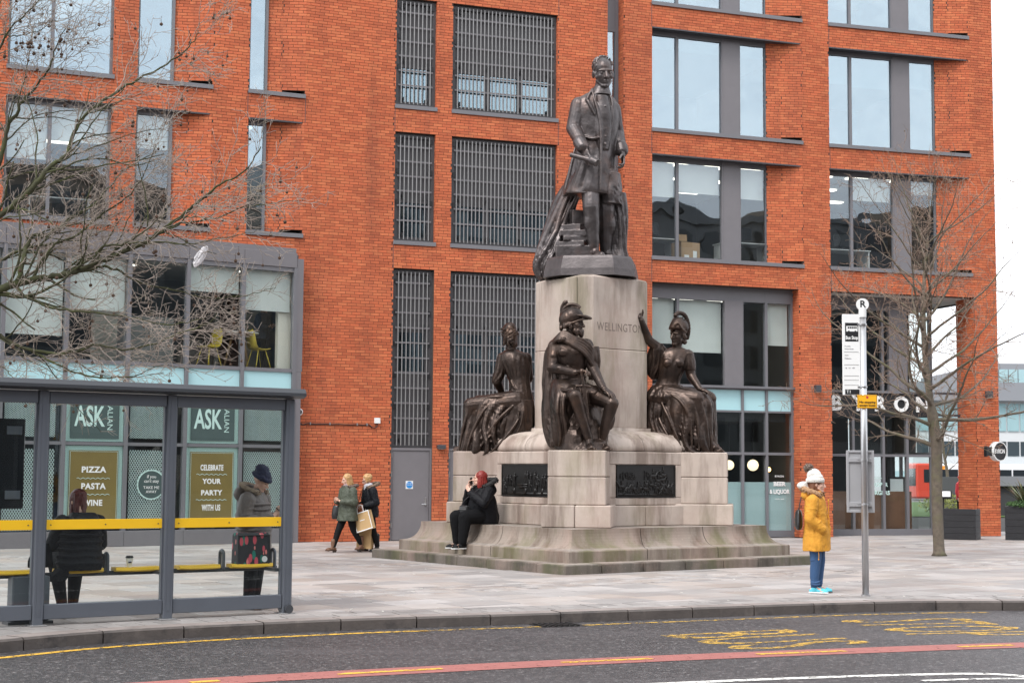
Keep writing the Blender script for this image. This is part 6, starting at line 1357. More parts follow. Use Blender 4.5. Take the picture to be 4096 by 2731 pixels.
b = MB(); b.loft([(0, -.03, 1.30, .07, .10), (0, -.03, 1.38, .09, .09), (0, -.03, 1.43, .09, .09, 0, .008), (0, -.02, 1.47, .07, .07)], nf=7); sculpt(b, 'scarf', cloth('white_grey_scarf', (.55, .54, .58)), w4, .007, 2)
hair_strands(w4, P_, M_blond, .10, 150, 9, .008, 2.2)
for an, to in (((-.09, -.04, .13), (-.10, -.21, .012)), ((.09, .16, .13), (.095, -.01, .012))): shoe(w4, an, to, mat('black_boot_leather', (.014, .013, .013), .3), mat('black_rubber', (.02, .02, .02), .7), 1.05, .22, 'tall_boot')
bg_ = tag(empty('shoulder_bag', wm(w4) @ V3(.04, -.235, .86), R(-55)), 'tan leather shoulder bag carried by the woman in the black coat', 'bag'); b = MB(); b.loft([(0, 0, -.16, .13, .05), (0, 0, .0, .145, .065), (0, 0, .12, .12, .05), (0, 0, .16, .08, .02)]); sculpt(b, 'bag_body', mat('tan_leather', (.27, .085, .032), .45, var=.2, vscale=8), bg_, .009, 2); build(MB().tube(sway([(-.08, 0, .14), (-.04, .04, .35), (.0, .08, .52)]), .01, 6), 'strap', mat('tan_leather', (.27, .085, .032), .45), bg_, True)
M_kraft = mat('kraft_paper', (.50, .33, .16), .8, var=.06, vscale=5)
def paper_bag(loc, rz, w, d, h_, label, tilt, rim):
    e = tag(empty('paper_bag', loc, rz), label, 'shopping bag'); T = Matrix.Rotation(tilt, 4, 'Y')
    m = MB(); vs = [(-w / 2, -d / 2, 0), (w / 2, -d / 2, 0), (w / 2, d / 2, 0), (-w / 2, d / 2, 0), (-w / 2, -d / 2, h_), (w / 2, -d / 2, h_), (w / 2, d / 2, h_), (-w / 2, d / 2, h_), (-w / 2, .0, h_ * .55), (w / 2, .0, h_ * .55)]
    vs[8] = (-w / 2 + .03, 0, h_ * .6); vs[9] = (w / 2 - .03, 0, h_ * .6)
    m.add([T @ Vector(v) for v in vs], [(0, 1, 5, 4), (2, 3, 7, 6), (3, 2, 1, 0), (1, 2, 9), (2, 6, 9), (6, 5, 9), (5, 1, 9), (3, 0, 8), (0, 4, 8), (4, 7, 8), (7, 3, 8)]); build(m, 'bag_body', M_kraft, e)
    if rim:
        r_ = MB()
        for y in (-d / 2 - .002,):
            for q in ((-w / 2, w / 2, 0, .02), (-w / 2, w / 2, h_ - .02, h_), (-w / 2, -w / 2 + .016, .02, h_ - .02), (w / 2 - .016, w / 2, .02, h_ - .02)): r_.box(q[0], q[1], y - .001, y, q[2], q[3], T)
        build(r_, 'white_border', M_white, e); build(MB().box(-.055, .055, -d / 2 - .003, -d / 2 - .001, h_ * .54, h_ * .58, T), 'print', M_white, e)
    hm = MB()
    for y in (-d / 2, d / 2): hm.tube([T @ Vector(v) for v in sway([(-.07, y, h_), (-.06, y * .5, h_ + .10), (0, y * .3, h_ + .15), (.06, y * .5, h_ + .10), (.07, y, h_)])], .006, 6)
    build(hm, 'handle', M_white if rim else M_kraft, e, True)
paper_bag(wm(w4) @ V3(.27, -.17, .47), R(-22), .37, .13, .38, 'tan paper carrier with white edges hanging from the arm of the woman in black', R(-17), True)
paper_bag((pw + pw2) / 2 + V3(.13, .12, .07), R(-20), .32, .14, .46, 'plain brown paper bag hanging low between the two walking women', R(3), False)

# ---------------------------------------------------------------- two people in the shelter
sd = TS @ V3(-2.30, .38, .555); w5 = tag(empty('person', sd, AS + math.pi, 1.0), 'woman with dark red hair in a black quilted coat seated in the shelter, back turned', 'person')
def f(b):
    b.chain([(-.10, .02, .10), (-.11, -.40, .08), (-.07, -.34, -.40)], [.09, .07, .042]); b.chain([(.10, .02, .10), (.11, -.40, .08), (.07, -.30, -.40)], [.09, .07, .042])
    b.loft([(0, .03, .02, .18, .15), (0, .03, .22, .17, .14), (0, .02, .45, .18, .13), (0, .01, .56, .14, .09), (0, 0, .60, .06, .06)])
    for k in (-1, 1): b.chain([(k * .19, .0, .52), (k * .23, -.08, .27), (k * .08, -.30, .25)], [.055, .045, .03]); hand(b, (k * .08, -.30, .25), (-k * .6, -.6, .2), (0, 0, 1), .95, .5, .1, -k)
    b.cap((0, .0, .57), (0, -.02, .68), .052, .05); foot(b, (-.07, -.34, -.43), (-.09, -.47, -.535), .95); foot(b, (.07, -.30, -.43), (.1, -.43, -.535), .95); P, Q = head(b, (0, -.05, .73), R(0), 0, 1.0, R(25)); return P, Q
P_, Q_ = body_mesh(w5, f); face_parts(P_, Q_, w5)
b = MB(); b.chain([(-.10, .03, .11), (-.12, -.40, .09), (-.07, -.33, -.38)], [.125, .095, .06]); b.chain([(.10, .03, .11), (.12, -.40, .09), (.07, -.29, -.38)], [.125, .095, .06]); sculpt(b, 'trousers', M_blk, w5, .008, 3)
b = MB(); b.loft([(0, .06, -.01, .235, .15), (0, .06, .06, .25, .20, 0, .004), (0, .05, .20, .235, .20), (0, .04, .38, .23, .185), (0, .03, .50, .215, .155), (0, .02, .57, .14, .11), (0, .01, .61, .09, .09)], nf=9, seed=4)
b.chain([(-.20, .02, .50), (-.26, -.06, .27), (-.11, -.26, .25)], [.095, .085, .065]); b.chain([(.20, .02, .50), (.26, -.06, .27), (.11, -.26, .25)], [.095, .085, .065])
for k in range(6):
    z = .07 + k * .075; b.tube([((.25 - .004 * k) * math.cos(a), .055 + (.205 - .006 * k) * math.sin(a), z + .004 * math.sin(5 * a)) for a in [i / 32 * 6.283 for i in range(33)]], .016, 6)
sculpt(b, 'quilted_coat', M_blq, w5, .007, 2, (.010, .05))
b = MB(); b.loft([(0, .15, .38, .11, .05), (0, .19, .46, .15, .07), (0, .17, .56, .155, .08), (0, .12, .615, .13, .07)]); sculpt(b, 'hood', M_blq, w5, .008, 3, (.01, .05))
hair_strands(w5, P_, mat('dark_red_hair', (.085, .014, .012), .45, var=.25, vscale=40), .25, 230, 12, .010, 2.3)
b = MB(); b.loft([(.20, .10, .02, .09, .03), (.23, .09, -.05, .10, .025, 0, .01), (.25, .07, -.12, .09, .02, 0, .012)], nf=9); 
for k in range(12): b.cap((.17 + k * .014, .07, -.12), (.168 + k * .015, .07, -.17), .004, .003, 5)
sculpt(b, 'shawl_end', cloth('black_wool', (.016, .016, .018)), w5, .006, 1)
for an, to in (((-.07, -.34, -.44), (-.10, -.50, -.545)), ((.07, -.30, -.44), (.11, -.46, -.545))): shoe(w5, an, to, mat('taupe_suede', (.20, .15, .12), .8), mat('beige_sole', (.42, .34, .26), .7), 1.05)
bg_ = tag(empty('shoulder_bag', TS @ V3(-2.70, .42, .58), AS), 'dark bag resting beside the seated woman behind the shelter post', 'bag'); b = MB(); b.loft([(0, 0, .0, .14, .05), (0, 0, .1, .13, .06), (.04, 0, .26, .07, .03)]); sculpt(b, 'bag_body', M_blk, bg_, .009, 2); build(MB().tube(sway([(-.02, 0, .24), (.02, .05, .36), (.08, .03, .24)]), .007, 6), 'strap', M_black, bg_, True)
# standing, looking down at a phone
s2 = TS @ V3(-.06, .68, 0); w6 = tag(empty('person', s2, R(72), 1.0), 'person in a taupe padded jacket and navy velvet hat standing in the shelter', 'person')
def f(b):
    b.chain([(-.09, 0, .86), (-.09, -.01, .46), (-.08, .02, .09)], [.085, .06, .042]); b.chain([(.09, 0, .86), (.09, .0, .46), (.09, .03, .09)], [.085, .06, .042])
    b.loft([(0, 0, .82, .16, .13), (0, 0, 1.0, .16, .13), (0, 0, 1.2, .17, .13), (0, 0, 1.34, .13, .09), (0, 0, 1.38, .06, .06)])
    for k in (-1, 1): b.chain([(k * .18, 0, 1.30), (k * .24, .03, 1.05), (k * .06, -.27, 1.10)], [.05, .042, .03]); hand(b, (k * .05, -.28, 1.11), (-k * .5, -.3, .5), (0, -.3, 1), .95, .6, .1, -k)
    b.cap((0, 0, 1.34), (0, -.04, 1.45), .055, .05); foot(b, (-.08, .02, .08), (-.09, -.15, 0), 1); foot(b, (.09, .03, .08), (.1, -.14, 0), 1); P, Q = head(b, (0, -.075, 1.515), R(0), 0, 1.0, R(28)); return P, Q
P_, Q_ = body_mesh(w6, f); face_parts(P_, Q_, w6)
b = MB(); b.chain([(-.09, 0, .84), (-.09, -.01, .46), (-.08, .02, .10)], [.11, .085, .065]); b.chain([(.09, 0, .84), (.09, .0, .46), (.09, .03, .10)], [.11, .085, .065]); sculpt(b, 'trousers', M_blk, w6, .008, 3)
b = MB(); b.loft([(0, .0, 1.43, .09, .09), (0, .02, 1.37, .15, .12), (0, .02, 1.30, .21, .15), (0, .01, 1.16, .225, .18), (0, .0, 1.0, .225, .185), (0, 0, .84, .23, .19), (0, 0, .72, .235, .195), (0, 0, .70, .21, .17)])
for k in (-1, 1): b.chain([(k * .20, .0, 1.29), (k * .265, .03, 1.05), (k * .085, -.235, 1.08)], [.10, .09, .065])
for k in range(9):
    z = .76 + k * .06; b.tube([((.232 - .002 * abs(k - 3)) * math.cos(a), .005 + (.19 - .003 * abs(k - 3)) * math.sin(a), z + .005 * math.sin(4 * a + k)) for a in [i / 32 * 6.283 for i in range(33)]], .015, 6)
for k in (-1, 1):
    for t in (.15, .4, .65, .9): b.ell(Vector((k * .20, .0, 1.29)).lerp(Vector((k * .265, .03, 1.05)), t), (.102, .102, .026), Matrix.Rotation(k * .25, 3, 'Y'))
sculpt(b, 'padded_jacket', cloth('taupe_nylon', (.115, .09, .082), .5, .25, 25), w6, .0075, 2, (.010, .05))
b = MB(); b.loft([(0, .14, 1.25, .11, .05), (0, .17, 1.34, .15, .09), (0, .14, 1.43, .14, .09), (0, .10, 1.47, .11, .06)]); sculpt(b, 'hood', cloth('taupe_nylon', (.115, .09, .082), .5), w6, .008, 3)
fur(w6, [(-.11, -.10, 1.38), (-.14, .02, 1.42), (-.1, .13, 1.47), (0, .16, 1.48), (.1, .13, 1.47), (.14, .02, 1.42), (.11, -.10, 1.38)], .032, mat('beige_fur', (.30, .23, .17), .9, var=.3, vscale=30))
b = MB(); b.ell(P_(0, .02, .075), (.100, .112, .085), Q_); b.ell(P_(.0, .05, .12), (.088, .09, .07), Q_); b.cap(P_(-.085, -.03, .055), P_(.085, -.03, .055), .04, .04); b.tube([P_(.098 * math.cos(a), .012 + .112 * math.sin(a), .045) for a in [i / 24 * 6.283 for i in range(25)]], .026, 8); sculpt(b, 'velvet_hat', mat('navy_velvet', (.012, .014, .045), .8, var=.3, vscale=12), w6, .006, 2, (.015, .04))
for an, to in (((-.08, .02, .08), (-.09, -.16, .012)), ((.09, .03, .08), (.1, -.15, .012))): shoe(w6, an, to, M_blk, mat('black_rubber', (.02, .02, .02), .7), 1.05)
build(MB().bbox(-.235, -.10, -.10, .10, .66, .93, .03), 'hip_pouch', mat('black_leather', (.012, .012, .013), .3), w6)
ph = tag(empty('phone', wm(w6) @ V3(.0, -.36, 1.145), R(72)), 'phone held by the person in the taupe jacket', 'phone'); build(MB().bbox(-.037, .037, -.006, .006, -.05, .09, .004, Matrix.Rotation(R(-50), 4, 'X')), 'phone_body', M_black, ph)
# ================================================================ trees
M_bark = mat('mossy_bark', (.042, .042, .019), .9, var=.35, vscale=9, bump=.6, bscale=30, dirt=[((.065, .08, .016), 3.5, .48, .68, .7), ((.035, .028, .022), 6, .55, .75, .6)])
M_twig = mat('pale_grey_twig', (.30, .25, .215), .85, var=.35, vscale=5, dirt=[((.10, .095, .03), 2.5, .52, .7, .5)])
M_twigB = mat('brown_twig', (.235, .165, .125), .85, var=.35, vscale=5)
M_bark2 = mat('grey_brown_bark', (.135, .11, .085), .9, var=.35, vscale=12, bump=.7, bscale=40, dirt=[((.09, .105, .03), 3, .5, .7, .6), ((.30, .27, .23), 14, .66, .74, .7)])
class Tree:
    def __init__(s, seed, zig=.3): s.r = random.Random(seed); s.limb = MB(); s.twig = MB(); s.tips = []; s.zig = zig; s.thr = .011; s.bias = V3(0, 0, 0)
    def line(s, pts, r0, r1):
        n_ = len(pts); rad = [r0 + (r1 - r0) * (i / (n_ - 1)) ** .8 for i in range(n_)]; t = s.limb if r0 > s.thr else s.twig
        t.tube(pts, rad, 8 if r0 > .03 else 5 if r0 > .012 else 4)
    def wander(s, p, d, L, step, up, zig=None):
        r = s.r; zig = s.zig if zig is None else zig; pts = [Vector(p)]; d = Vector(d).normalized(); side = 1
        for k in range(max(3, int(L / step))):
            q = d.orthogonal().normalized(); q.rotate(Matrix.Rotation(r.uniform(0, 6.28), 3, d)); side = -side
            d = (d + q * zig * r.uniform(.3, 1) + V3(0, 0, up)).normalized(); pts.append(pts[-1] + d * step)
        return pts
    def sprout(s, pts, r0, r1, lv, L0, dens, up, flat=None):
        """side shoots along a branch polyline"""
        r = s.r; n_ = len(pts); tot = sum((b - a).length for a, b in zip(pts, pts[1:])); cnt = int(tot * dens + .5)
        for c in range(cnt):
            t = (c + r.uniform(.2, .9)) / cnt; t = .08 + .92 * t; i = min(int(t * (n_ - 1)), n_ - 2); p = pts[i].lerp(pts[i + 1], t * (n_ - 1) - i); d = (pts[i + 1] - pts[i]).normalized()
            q = d.orthogonal().normalized(); q.rotate(Matrix.Rotation(r.uniform(0, 6.28), 3, d))
            if flat is not None: q = (q - flat * q.dot(flat) * .55)
            d2 = (d * r.uniform(.35, 1.0) + q.normalized() * r.uniform(.5, 1.0) + V3(0, 0, up) + s.bias).normalized()
            rr = (r0 + (r1 - r0) * t) * r.uniform(.30, .48); rr = max(rr, .0042); L = L0 * r.uniform(.5, 1.15) * (1.1 - .5 * t)
            P = s.wander(p, d2, L, .13 if lv == 0 else .085 if lv == 1 else .055, up * .25); s.line(P, rr, max(rr * .4, .0028))
            if lv == 0: s.sprout(P, rr, rr * .35, 1, L0 * .42, 6.0, up, flat)
            elif lv == 1: s.sprout(P, rr, rr * .35, 2, .24, 6.0, up, flat); s.tips.append(P[-1])
            else: s.tips.append(P[-1])
# ---- plane tree on the left, its trunk just outside the picture
tr = Tree(4, .30); tr.bias = V3(.30, 0, .02); DEP = 24.0
def lp(x, y, o): k = 4096 / 2352; return dp(x * k, y * k, DEP + o)
limbs = [
    ([(-150, 760, 0), (-60, 690, 0), (0, 664, .0), (41, 650, .1), (111, 637, .2), (159, 628, .2), (203, 613, .1), (270, 586, 0), (333, 556, -.2), (381, 523, -.3), (425, 488, -.4), (457, 463, -.5), (508, 422, -.6), (559, 395, -.7), (600, 340, -.8)], .085, .008),
    ([(-150, 620, -.3), (-70, 545, -.4), (0, 495, -.5), (63, 444, -.6), (111, 387, -.5), (152, 355, -.4), (171, 305, -.3), (203, 260, -.2), (260, 216, 0), (317, 184, .1), (397, 140, .3), (440, 100, .4), (456, 72, .4)], .065, .006),
    ([(-150, 560, .4), (-50, 450, .5), (0, 368, .6), (16, 295, .6), (48, 244, .6), (66, 215, .6), (110, 165, .5), (125, 120, .5), (150, 60, .4)], .055, .006),
    ([(41, 650, .1), (52, 600, .3), (62, 562, .5), (75, 542, .6), (120, 535, .7), (165, 500, .8), (215, 470, .9), (260, 420, 1.0), (300, 380, 1.0), (360, 350, 1.1)], .05, .006),
    ([(-60, 640, .8), (0, 600, .8), (63, 571, .7), (136, 558, .6), (190, 529, .5), (238, 488, .4), (290, 455, .3), (330, 400, .2), (360, 330, .1)], .036, .005),
    ([(41, 660, .1), (63, 685, -.1), (127, 707, -.3), (190, 715, -.5), (254, 723, -.6), (330, 735, -.7), (400, 745, -.8), (470, 730, -.9)], .030, .005),
    ([(-80, 730, .5), (0, 772, .4), (38, 793, .3), (95, 809, .2), (152, 812, .1), (190, 802, 0), (222, 793, -.1), (286, 802, -.2), (365, 786, -.3), (406, 767, -.4), (470, 745, -.5), (505, 715, -.5)], .038, .005),
    ([(152, 628, .2), (200, 622, .3), (241, 612, .4), (286, 631, .4), (333, 653, .5), (413, 669, .6), (476, 685, .7), (565, 678, .8), (635, 661, .9)], .030, .004),
    ([(60, 800, .3), (95, 818, .2), (159, 850, .0), (222, 866, -.1), (270, 867, -.2), (317, 863, -.2), (371, 840, -.3), (455, 852, -.3)], .022, .004),
    ([(203, 613, .1), (235, 570, 0), (250, 563, -.2), (300, 560, -.3), (360, 555, -.4), (430, 560, -.5), (520, 545, -.6), (590, 530, -.6)], .026, .004),
    ([(381, 523, -.3), (440, 510, -.2), (500, 500, -.1), (560, 475, 0), (610, 470, .1), (690, 458, .2)], .020, .004),
    ([(-120, 300, .2), (-40, 180, .2), (0, 110, .1), (20, 70, 0), (60, 30, -.1), (130, -30, -.2)], .035, .006),
    ([(-60, 90, .4), (0, 80, .3), (40, 84, .2), (90, 70, .1), (130, 45, 0)], .018, .004),
    ([(-120, 900, .2), (-40, 850, .1), (0, 840, 0), (40, 870, -.1), (80, 885, -.2)], .018, .004)]
FL = V3(0, 1, 0)
trunk = MB(); tb = lp(-260, 700, .2); base = Vector((tb.x - .6, DEP + .3, 0))
trunk.tube(sway([base, base + V3(.02, 0, 1.2), base + V3(.1, 0, 2.6), base.lerp(tb, .8) + V3(0, 0, 1.2), tb + V3(0, 0, 1.0), tb + V3(.0, .2, 3.0), tb + V3(-.2, .2, 6.0)]), [.30 - .008 * i for i in range(37)], 14)
for pts, r0, r1 in limbs:
    P = [lp(*q) for q in pts]
    if pts[0][0] < -40: P = [base.lerp(tb, .9) + V3(0, 0, .8 + (700 - pts[0][1]) * .004)] + P
    P = catmull(P, 5); P = [p + V3(tr.r.gauss(0, .010), tr.r.gauss(0, .01), tr.r.gauss(0, .010)) for p in P]; tr.line(P, r0, r1)
    n_ = len(P); k0 = next((i for i in range(n_) if P[i].x > -9.0), 0); tr.sprout(P[k0:], r0 * (1 - .5 * k0 / n_), r1, 0, 1.75 if r0 > .03 else 1.05, 5.6, .06, FL)
pt = tag(empty('plane_tree', base), 'bare plane tree with mossy limbs and hanging seed balls reaching in from the left', 'tree')
build(trunk, 'trunk', M_bark, pt, True, True); build(tr.limb, 'limbs', M_bark, pt, True, True); build(tr.twig, 'crown', M_twig, pt, True, True, kind='stuff')
ball = MB(); ball.ell((0, 0, 0), (.019, .019, .019), None, 10, 7); ball.tube([(0, 0, .018), (.004, .002, .05), (0, 0, .09)], .0025, 4); bmh = mesh_of(ball, 'seed_ball', mat('brown_seed_ball', (.075, .045, .03), .95, var=.4, vscale=60), True)
rr = random.Random(9); tips = [p for p in tr.tips if -8.6 < p.x < -2.2 and p.z > 2.6]; rr.shuffle(tips); pinv = wm(pt).inverted()
hot = [lp(40, 100, 0), lp(75, 85, 0), lp(60, 75, .1), lp(85, 110, 0), lp(420, 110, .3), lp(150, 110, 0)]
tips = [h + V3(rr.gauss(0, .16), rr.gauss(0, .1), rr.gauss(0, .12)) for h in hot for _ in range(7)] + tips
for p in tips[:240]:
    o = bpy.data.objects.new('seed_ball', bmh); COL.objects.link(o); o.parent = pt; o.matrix_local = pinv @ Matrix.Translation(p + V3(0, 0, -.09)) @ Matrix.Rotation(rr.uniform(0, 6), 4, 'Z') @ Matrix.Scale(rr.uniform(1.05, 1.5), 4)
# plastic bag caught in the twigs
pbg = tag(empty('plastic_bag', lp(462, 590, -.3), R(20)), 'torn white plastic bag caught on a twig of the plane tree', 'bag'); b = MB(); b.loft([(.07, 0, .17, .03, .02), (.04, 0, .10, .06, .03, .3, .012), (-.02, 0, .0, .07, .03, .2, .018), (-.06, 0, -.10, .05, .02, 0, .015), (-.09, 0, -.16, .02, .01)], nf=7, seed=3); sculpt(b, 'film', mat('white_plastic_film', (.72, .70, .72), .35), pbg, .008, 1, (.02, .04))
# ---- young tree on the right
tq = Tree(8, .20); tb = gp(3757, 2222)
yt = tag(empty('young_tree', tb), 'bare young tree with a straight mossy trunk beside the bus stop', 'tree')
k_ = 32.4 / 6235
trk = sway([(0, 0, 0), (-.015, 0, .5), (-.03, 0, 1.3), (-.02, 0, 2.2), (-.10, 0, 2.9), (-.20, .0, 3.7), (-.25, 0, 4.6), (-.22, .05, 5.5), (-.15, 0, 6.4), (-.05, 0, 7.2)], 5); nt_ = len(trk)
tk = MB(); tk.tube(trk, [.165 if i == 0 else .135 - .010 * min(i, 2) if i < 3 else max(.012, .115 * (1 - i / nt_) ** .75) if i > 20 else .112 for i in range(nt_)], 14); build(tk, 'trunk', M_bark2, yt, True)
ga = 0
for j in range(38):
    t = j / 37; z = 2.25 + 4.6 * t; i = min(range(nt_), key=lambda i: abs(trk[i].z - z)); ga += 2.39996 + tq.r.uniform(-.3, .3); el_ = R(13 + 40 * t + tq.r.uniform(-8, 8)); L = (4.3 - 2.4 * t) * tq.r.uniform(.8, 1.1)
    d = V3(math.cos(ga) * math.cos(el_), math.sin(ga) * math.cos(el_), math.sin(el_)); P = tq.wander(trk[i], d, L, .16, .020, .16); r0 = .048 * (1 - .62 * t); tq.line(P, r0, .004); tq.sprout(P, r0, .004, 0, 1.15, 2.6, .05)
build(tq.limb, 'limbs', M_bark2, yt, True); build(tq.twig, 'crown', M_twigB, yt, True, kind='stuff')
bm2 = mesh_of(MB().ell((0, 0, 0), (.017, .017, .017), None, 8, 6), 'seed_ball', M_bark2, True)
for p in rr.sample(tq.tips, 26):
    o = bpy.data.objects.new('seed_ball', bm2); COL.objects.link(o); o.parent = yt; o.location = p
# ================================================================ furniture behind the bay glass
M_ych = mat('yellow_chair_shell', (.62, .47, .05), .5); M_oak = mat('pale_oak', (.46, .31, .17), .6, var=.1, vscale=10)
tb_ = tag(empty('cafe_table', TB @ V3(-1.05, .80, 3.9), R(34)), 'round pale table with splayed oak legs behind the bay glass', 'table')
build(MB().tube([(0, 0, .86), (0, 0, .885)], .46, 36), 'table_top', M_white, tb_)
for k in range(3): a = k * 2.094 + .4; build(MB().tube([(.14 * math.cos(a), .14 * math.sin(a), .86), (.36 * math.cos(a), .36 * math.sin(a), 0)], [.034, .024], 8), 'leg', M_oak, tb_, True)
def cafe_chair(u, d, rz, label):
    e = tag(empty('cafe_chair', TB @ V3(u, d, 3.9), R(34) + rz), label, 'chair', 'yellow chairs behind the bay glass')
    rings = []
    for (y, z, w) in ((-.20, .50, .20), (-.10, .48, .21), (.05, .475, .21), (.14, .50, .205), (.19, .58, .20), (.215, .72, .19), (.235, .88, .15), (.24, .92, .10)): rings.append([(-w, y - .0, z + .02), (-w * .5, y, z), (0, y, z - .006), (w * .5, y, z), (w, y, z + .02), (w, y + .012, z + .032), (0, y + .014, z + .01), (-w, y + .012, z + .032)])
    build(MB().rings(rings), 'shell', M_ych, e, True)
    for sx in (-1, 1):
        for sy in (-1, 1): build(MB().tube([(sx * .13, sy * .1, .48), (sx * .21, sy * .22, 0)], .011, 8), 'leg', M_ych, e, True)
cafe_chair(-1.85, .62, R(-70), 'yellow chair left of the round table behind the bay glass'); cafe_chair(-.66, .55, R(100), 'yellow chair right of the round table behind the bay glass')
op = TB @ V3(-.30, 1.15, 3.9); w7 = tag(empty('person', op, R(70), 1.0), 'dark clothed person standing behind the bay glass by the table', 'person')
b = MB(); P_, Q_ = head(b, (0, -.03, 1.53)); b.cap((0, 0, 1.36), (0, -.01, 1.46), .05, .05)
b.chain([(-.09, 0, .9), (-.09, 0, .47), (-.09, 0, .08)], [.09, .06, .045]); b.chain([(.09, 0, .9), (.09, 0, .47), (.09, 0, .08)], [.09, .06, .045]); b.loft([(0, 0, .85, .15, .12), (0, 0, 1.2, .17, .12), (0, 0, 1.36, .1, .08)])
for k in (-1, 1): b.chain([(k * .18, 0, 1.31), (k * .23, .03, 1.05), (k * .1, -.2, 1.08)], [.05, .04, .03]); hand(b, (k * .1, -.2, 1.08), (-k * .5, -.6, .2), (0, 0, 1), 1, .5)
sculpt(b, 'body', SK, w7, .009, 2)
b = MB(); b.loft([(0, 0, 1.42, .09, .09), (0, .01, 1.32, .2, .14), (0, 0, 1.0, .2, .15), (0, 0, .8, .2, .16)]); 
for k in (-1, 1): b.chain([(k * .19, 0, 1.30), (k * .25, .03, 1.05), (k * .12, -.17, 1.07)], [.085, .075, .06])
sculpt(b, 'jumper', cloth('navy_wool', (.03, .04, .06)), w7, .01, 2); b = MB(); b.chain([(-.09, 0, .85), (-.09, 0, .47), (-.09, 0, .06)], [.11, .08, .06]); b.chain([(.09, 0, .85), (.09, 0, .47), (.09, 0, .06)], [.11, .08, .06]); sculpt(b, 'trousers', M_blk, w7, .01, 2); hair_strands(w7, P_, mat('dark_hair', (.02, .014, .01), .5), .06, 70, 3)
cbx = tag(empty('cardboard_box', TM @ V3(8.15, .75, 7.0), R(30)), 'opened cardboard box with white labels behind the second floor glass', 'box'); M_card = mat('cardboard', (.42, .27, .15), .85, var=.08)
build(MB().box(-.30, .30, -.22, .22, 0, .62), 'box_body', M_card, cbx); build(MB().box(-.30, -.05, -.23, -.22, .62, .80, Matrix.Rotation(R(-8), 4, 'X')), 'flap', M_card, cbx); build(MB().box(-.2, -.05, -.225, -.22, .12, .28).box(.08, .2, -.225, -.22, .2, .4), 'paper_label', M_white, cbx)
for T, u, dd, z, lb in ((TM, 7.3, 1.2, 7.0, 'white desk behind the first floor glass left of the box'), (TM, 10.0, 1.1, 7.0, 'white desk behind the narrow first floor glass by the panel'), (TR, 1.0, 1.2, 7.0, 'white desk behind the first floor glass nearest the corner'), (TL, -7.6, 1.3, 7.0, 'white desk behind the glass above the bay')):
    e = tag(empty('desk', T @ V3(u, dd, z), math.atan2(T[1][0], T[0][0])), lb, 'desk', 'office desks'); build(MB().bbox(-.7, .7, -.35, .35, .71, .74, .005), 'desk_top', M_white, e)
    for x in (-.65, .65): build(MB().box(x - .02, x + .02, -.32, .32, 0, .71), 'leg_frame', M_white, e)
    build(MB().bbox(-.28, .28, -.02, .02, .86, 1.2, .008), 'monitor', M_black, e); build(MB().box(-.03, .03, -.02, .03, .74, .9).box(-.1, .1, -.08, .08, .74, .75), 'monitor_stand', M_black, e)

# ================================================================ planters and plants by the corner pier
M_pl = mat('black_timber_planter', (.016, .016, .019), .5, var=.25, vscale=6, bump=.2, bscale=30)
def planter(loc, rz, w, d, h_, label):
    e = tag(empty('planter', loc, rz), label, 'planter', 'black planters by the corner pier'); n_ = 5; hh = h_ / n_
    for k in range(n_):
        build(MB().bbox(-w / 2, w / 2, -d / 2, -d / 2 + .03, k * hh + .004, (k + 1) * hh, .004), 'board', M_pl, e); build(MB().bbox(-w / 2, -w / 2 + .03, -d / 2 + .03, d / 2, k * hh + .004, (k + 1) * hh, .004), 'board', M_pl, e); build(MB().bbox(w / 2 - .03, w / 2, -d / 2 + .03, d / 2, k * hh + .004, (k + 1) * hh, .004), 'board', M_pl, e)
    build(MB().box(-w / 2 + .03, w / 2 - .03, -d / 2 + .03, d / 2, .02, h_ - .06), 'soil', mat('soil', (.05, .035, .025), .95), e); return e
c1 = gp(3848, 2156); c1.y -= .0
planter((c1.x, c1.y, 0), R(-28), .82, .62, .78, 'black slatted planter left of the corner pier'); c2 = gp(4108, 2158); planter((c2.x, c2.y, 0), R(-22), 1.0, .8, .86, 'black slatted planter right of the corner pier at the picture edge')
M_leafs = mat('sword_leaf', (.10, .12, .055), .5, rnd=.35, dirt=[((.20, .09, .06), 3, .5, .6, .7)]); rp = random.Random(3)
fx = tag(empty('flax_plant', (c2.x, c2.y, .84)), 'spiky flax plant with bronze green sword leaves in the right planter', 'plant')
for k in range(46):
    a = rp.uniform(0, 6.283); el_ = rp.uniform(.75, 1.45); L = rp.uniform(.5, .95); w = rp.uniform(.018, .032); d = V3(math.cos(a), math.sin(a), 0); s_ = V3(-math.sin(a), math.cos(a), 0); vs = []; n_ = 6
    for i in range(n_ + 1):
        t = i / n_; p = d * (L * t * math.cos(el_) + .10 * t * t) + V3(0, 0, L * t * math.sin(el_) - .12 * t ** 3) + d * .05; ww = w * (1 - t ** 2.2) + .002; vs += [p - s_ * ww, p + V3(0, 0, -.006), p + s_ * ww]
    build(MB().add(vs, [f_ for i in range(n_) for f_ in ((3 * i, 3 * i + 1, 3 * i + 4, 3 * i + 3), (3 * i + 1, 3 * i + 2, 3 * i + 5, 3 * i + 4))]), 'leaf', M_leafs, fx)
